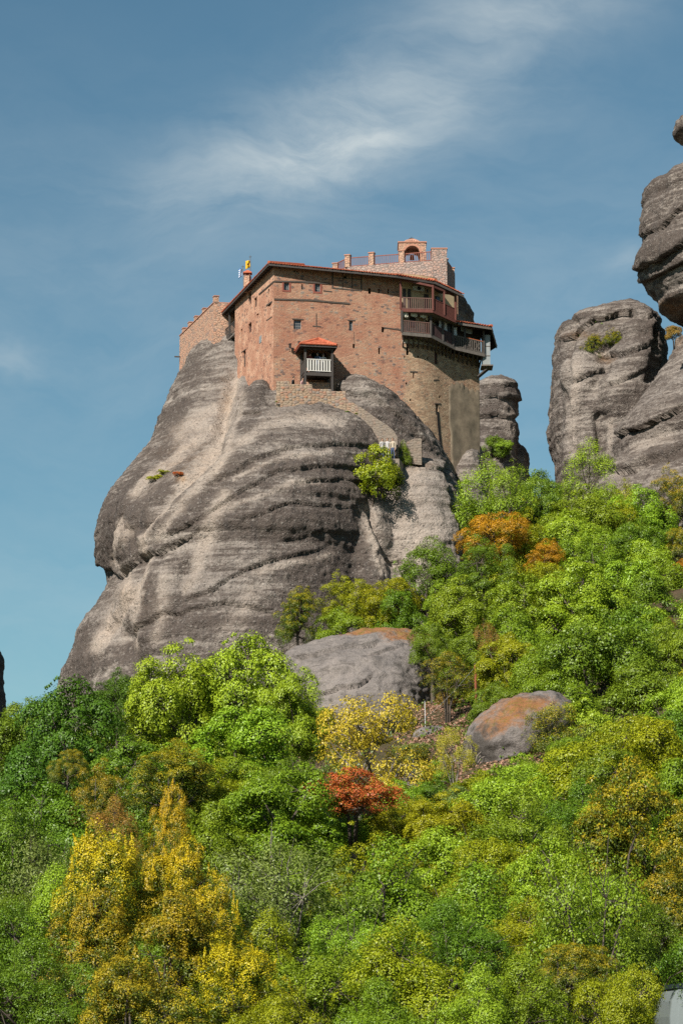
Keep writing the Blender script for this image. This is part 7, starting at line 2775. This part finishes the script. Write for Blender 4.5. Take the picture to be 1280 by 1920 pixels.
m.add(vs, [(j, j + 1, j + 7, j + 6) for j in range(5)] + [(0, 1, 2, 3, 4, 5), (11, 10, 9, 8, 7, 6), (5, 0, 6, 11)])
m.build('roof', M_VANDARK, van)
rd = MB().hexa([vp(-0.82, -LV / 2 - 0.03, 0.40), vp(0.82, -LV / 2 - 0.03, 0.40), vp(0.82, -LV / 2 + 0.02, 0.40), vp(-0.82, -LV / 2 + 0.02, 0.40), vp(-0.68, -LV / 2 - 0.03, H - 0.25), vp(0.68, -LV / 2 - 0.03, H - 0.25), vp(0.68, -LV / 2 + 0.02, H - 0.25), vp(-0.68, -LV / 2 + 0.02, H - 0.25)]).build('rear_door', M_VAN, van)
MB().hexa([vp(-0.60, -LV / 2 - 0.045, 1.15), vp(0.60, -LV / 2 - 0.045, 1.15), vp(0.60, -LV / 2 - 0.025, 1.15), vp(-0.60, -LV / 2 - 0.025, 1.15), vp(-0.54, -LV / 2 - 0.045, H - 0.42), vp(0.54, -LV / 2 - 0.045, H - 0.42), vp(0.54, -LV / 2 - 0.025, H - 0.42), vp(-0.54, -LV / 2 - 0.025, H - 0.42)]).build('window', M_VANGLASS, rd)
for sx in (-1, 1):
    MB().box(vp(sx * 0.86, -LV / 2 - 0.02, 0.62), (1, 0, 0), (0, 1, 0), UP, 0.09, 0.05, 0.25).build('tail_light', M_LAMP, van)
    for sy in (-1.35, 1.45):
        c = vp(sx * 0.84, sy, 0.33)
        m = MB().tube([c - np.array([0.1, 0, 0]), c + np.array([0.1, 0, 0])], 0.33, 18)
        wh = m.build('wheel', M_TYRE, van)
        MB().tube([c + np.array([sx * 0.09, 0, 0]), c + np.array([sx * 0.115, 0, 0])], 0.20, 14).build('rim', M_SHEET, wh)
    MB().hexa([vp(sx * 0.935, 0.2, 1.15), vp(sx * 0.935, 1.3, 1.15), vp(sx * 0.90, 1.3, 1.15), vp(sx * 0.90, 0.2, 1.15), vp(sx * 0.85, 0.2, H - 0.40), vp(sx * 0.85, 1.0, H - 0.40), vp(sx * 0.80, 1.0, H - 0.40), vp(sx * 0.80, 0.2, H - 0.40)]).build('side_window', M_VANGLASS, van)
MB().box(vp(0, -LV / 2 - 0.06, 0.38), (1, 0, 0), (0, 1, 0), UP, 1.8, 0.14, 0.18).build('bumper', M_VANDARK, van)
MB().hexa([vp(-0.72, LV / 2 - 0.88, 1.52), vp(0.72, LV / 2 - 0.88, 1.52), vp(0.70, LV / 2 - 0.80, 1.40), vp(-0.70, LV / 2 - 0.80, 1.40), vp(-0.62, LV / 2 - 1.44, H - 0.2), vp(0.62, LV / 2 - 1.44, H - 0.2), vp(0.62, LV / 2 - 1.38, H - 0.24), vp(-0.62, LV / 2 - 1.38, H - 0.24)]).build('windscreen', M_VANGLASS, van)
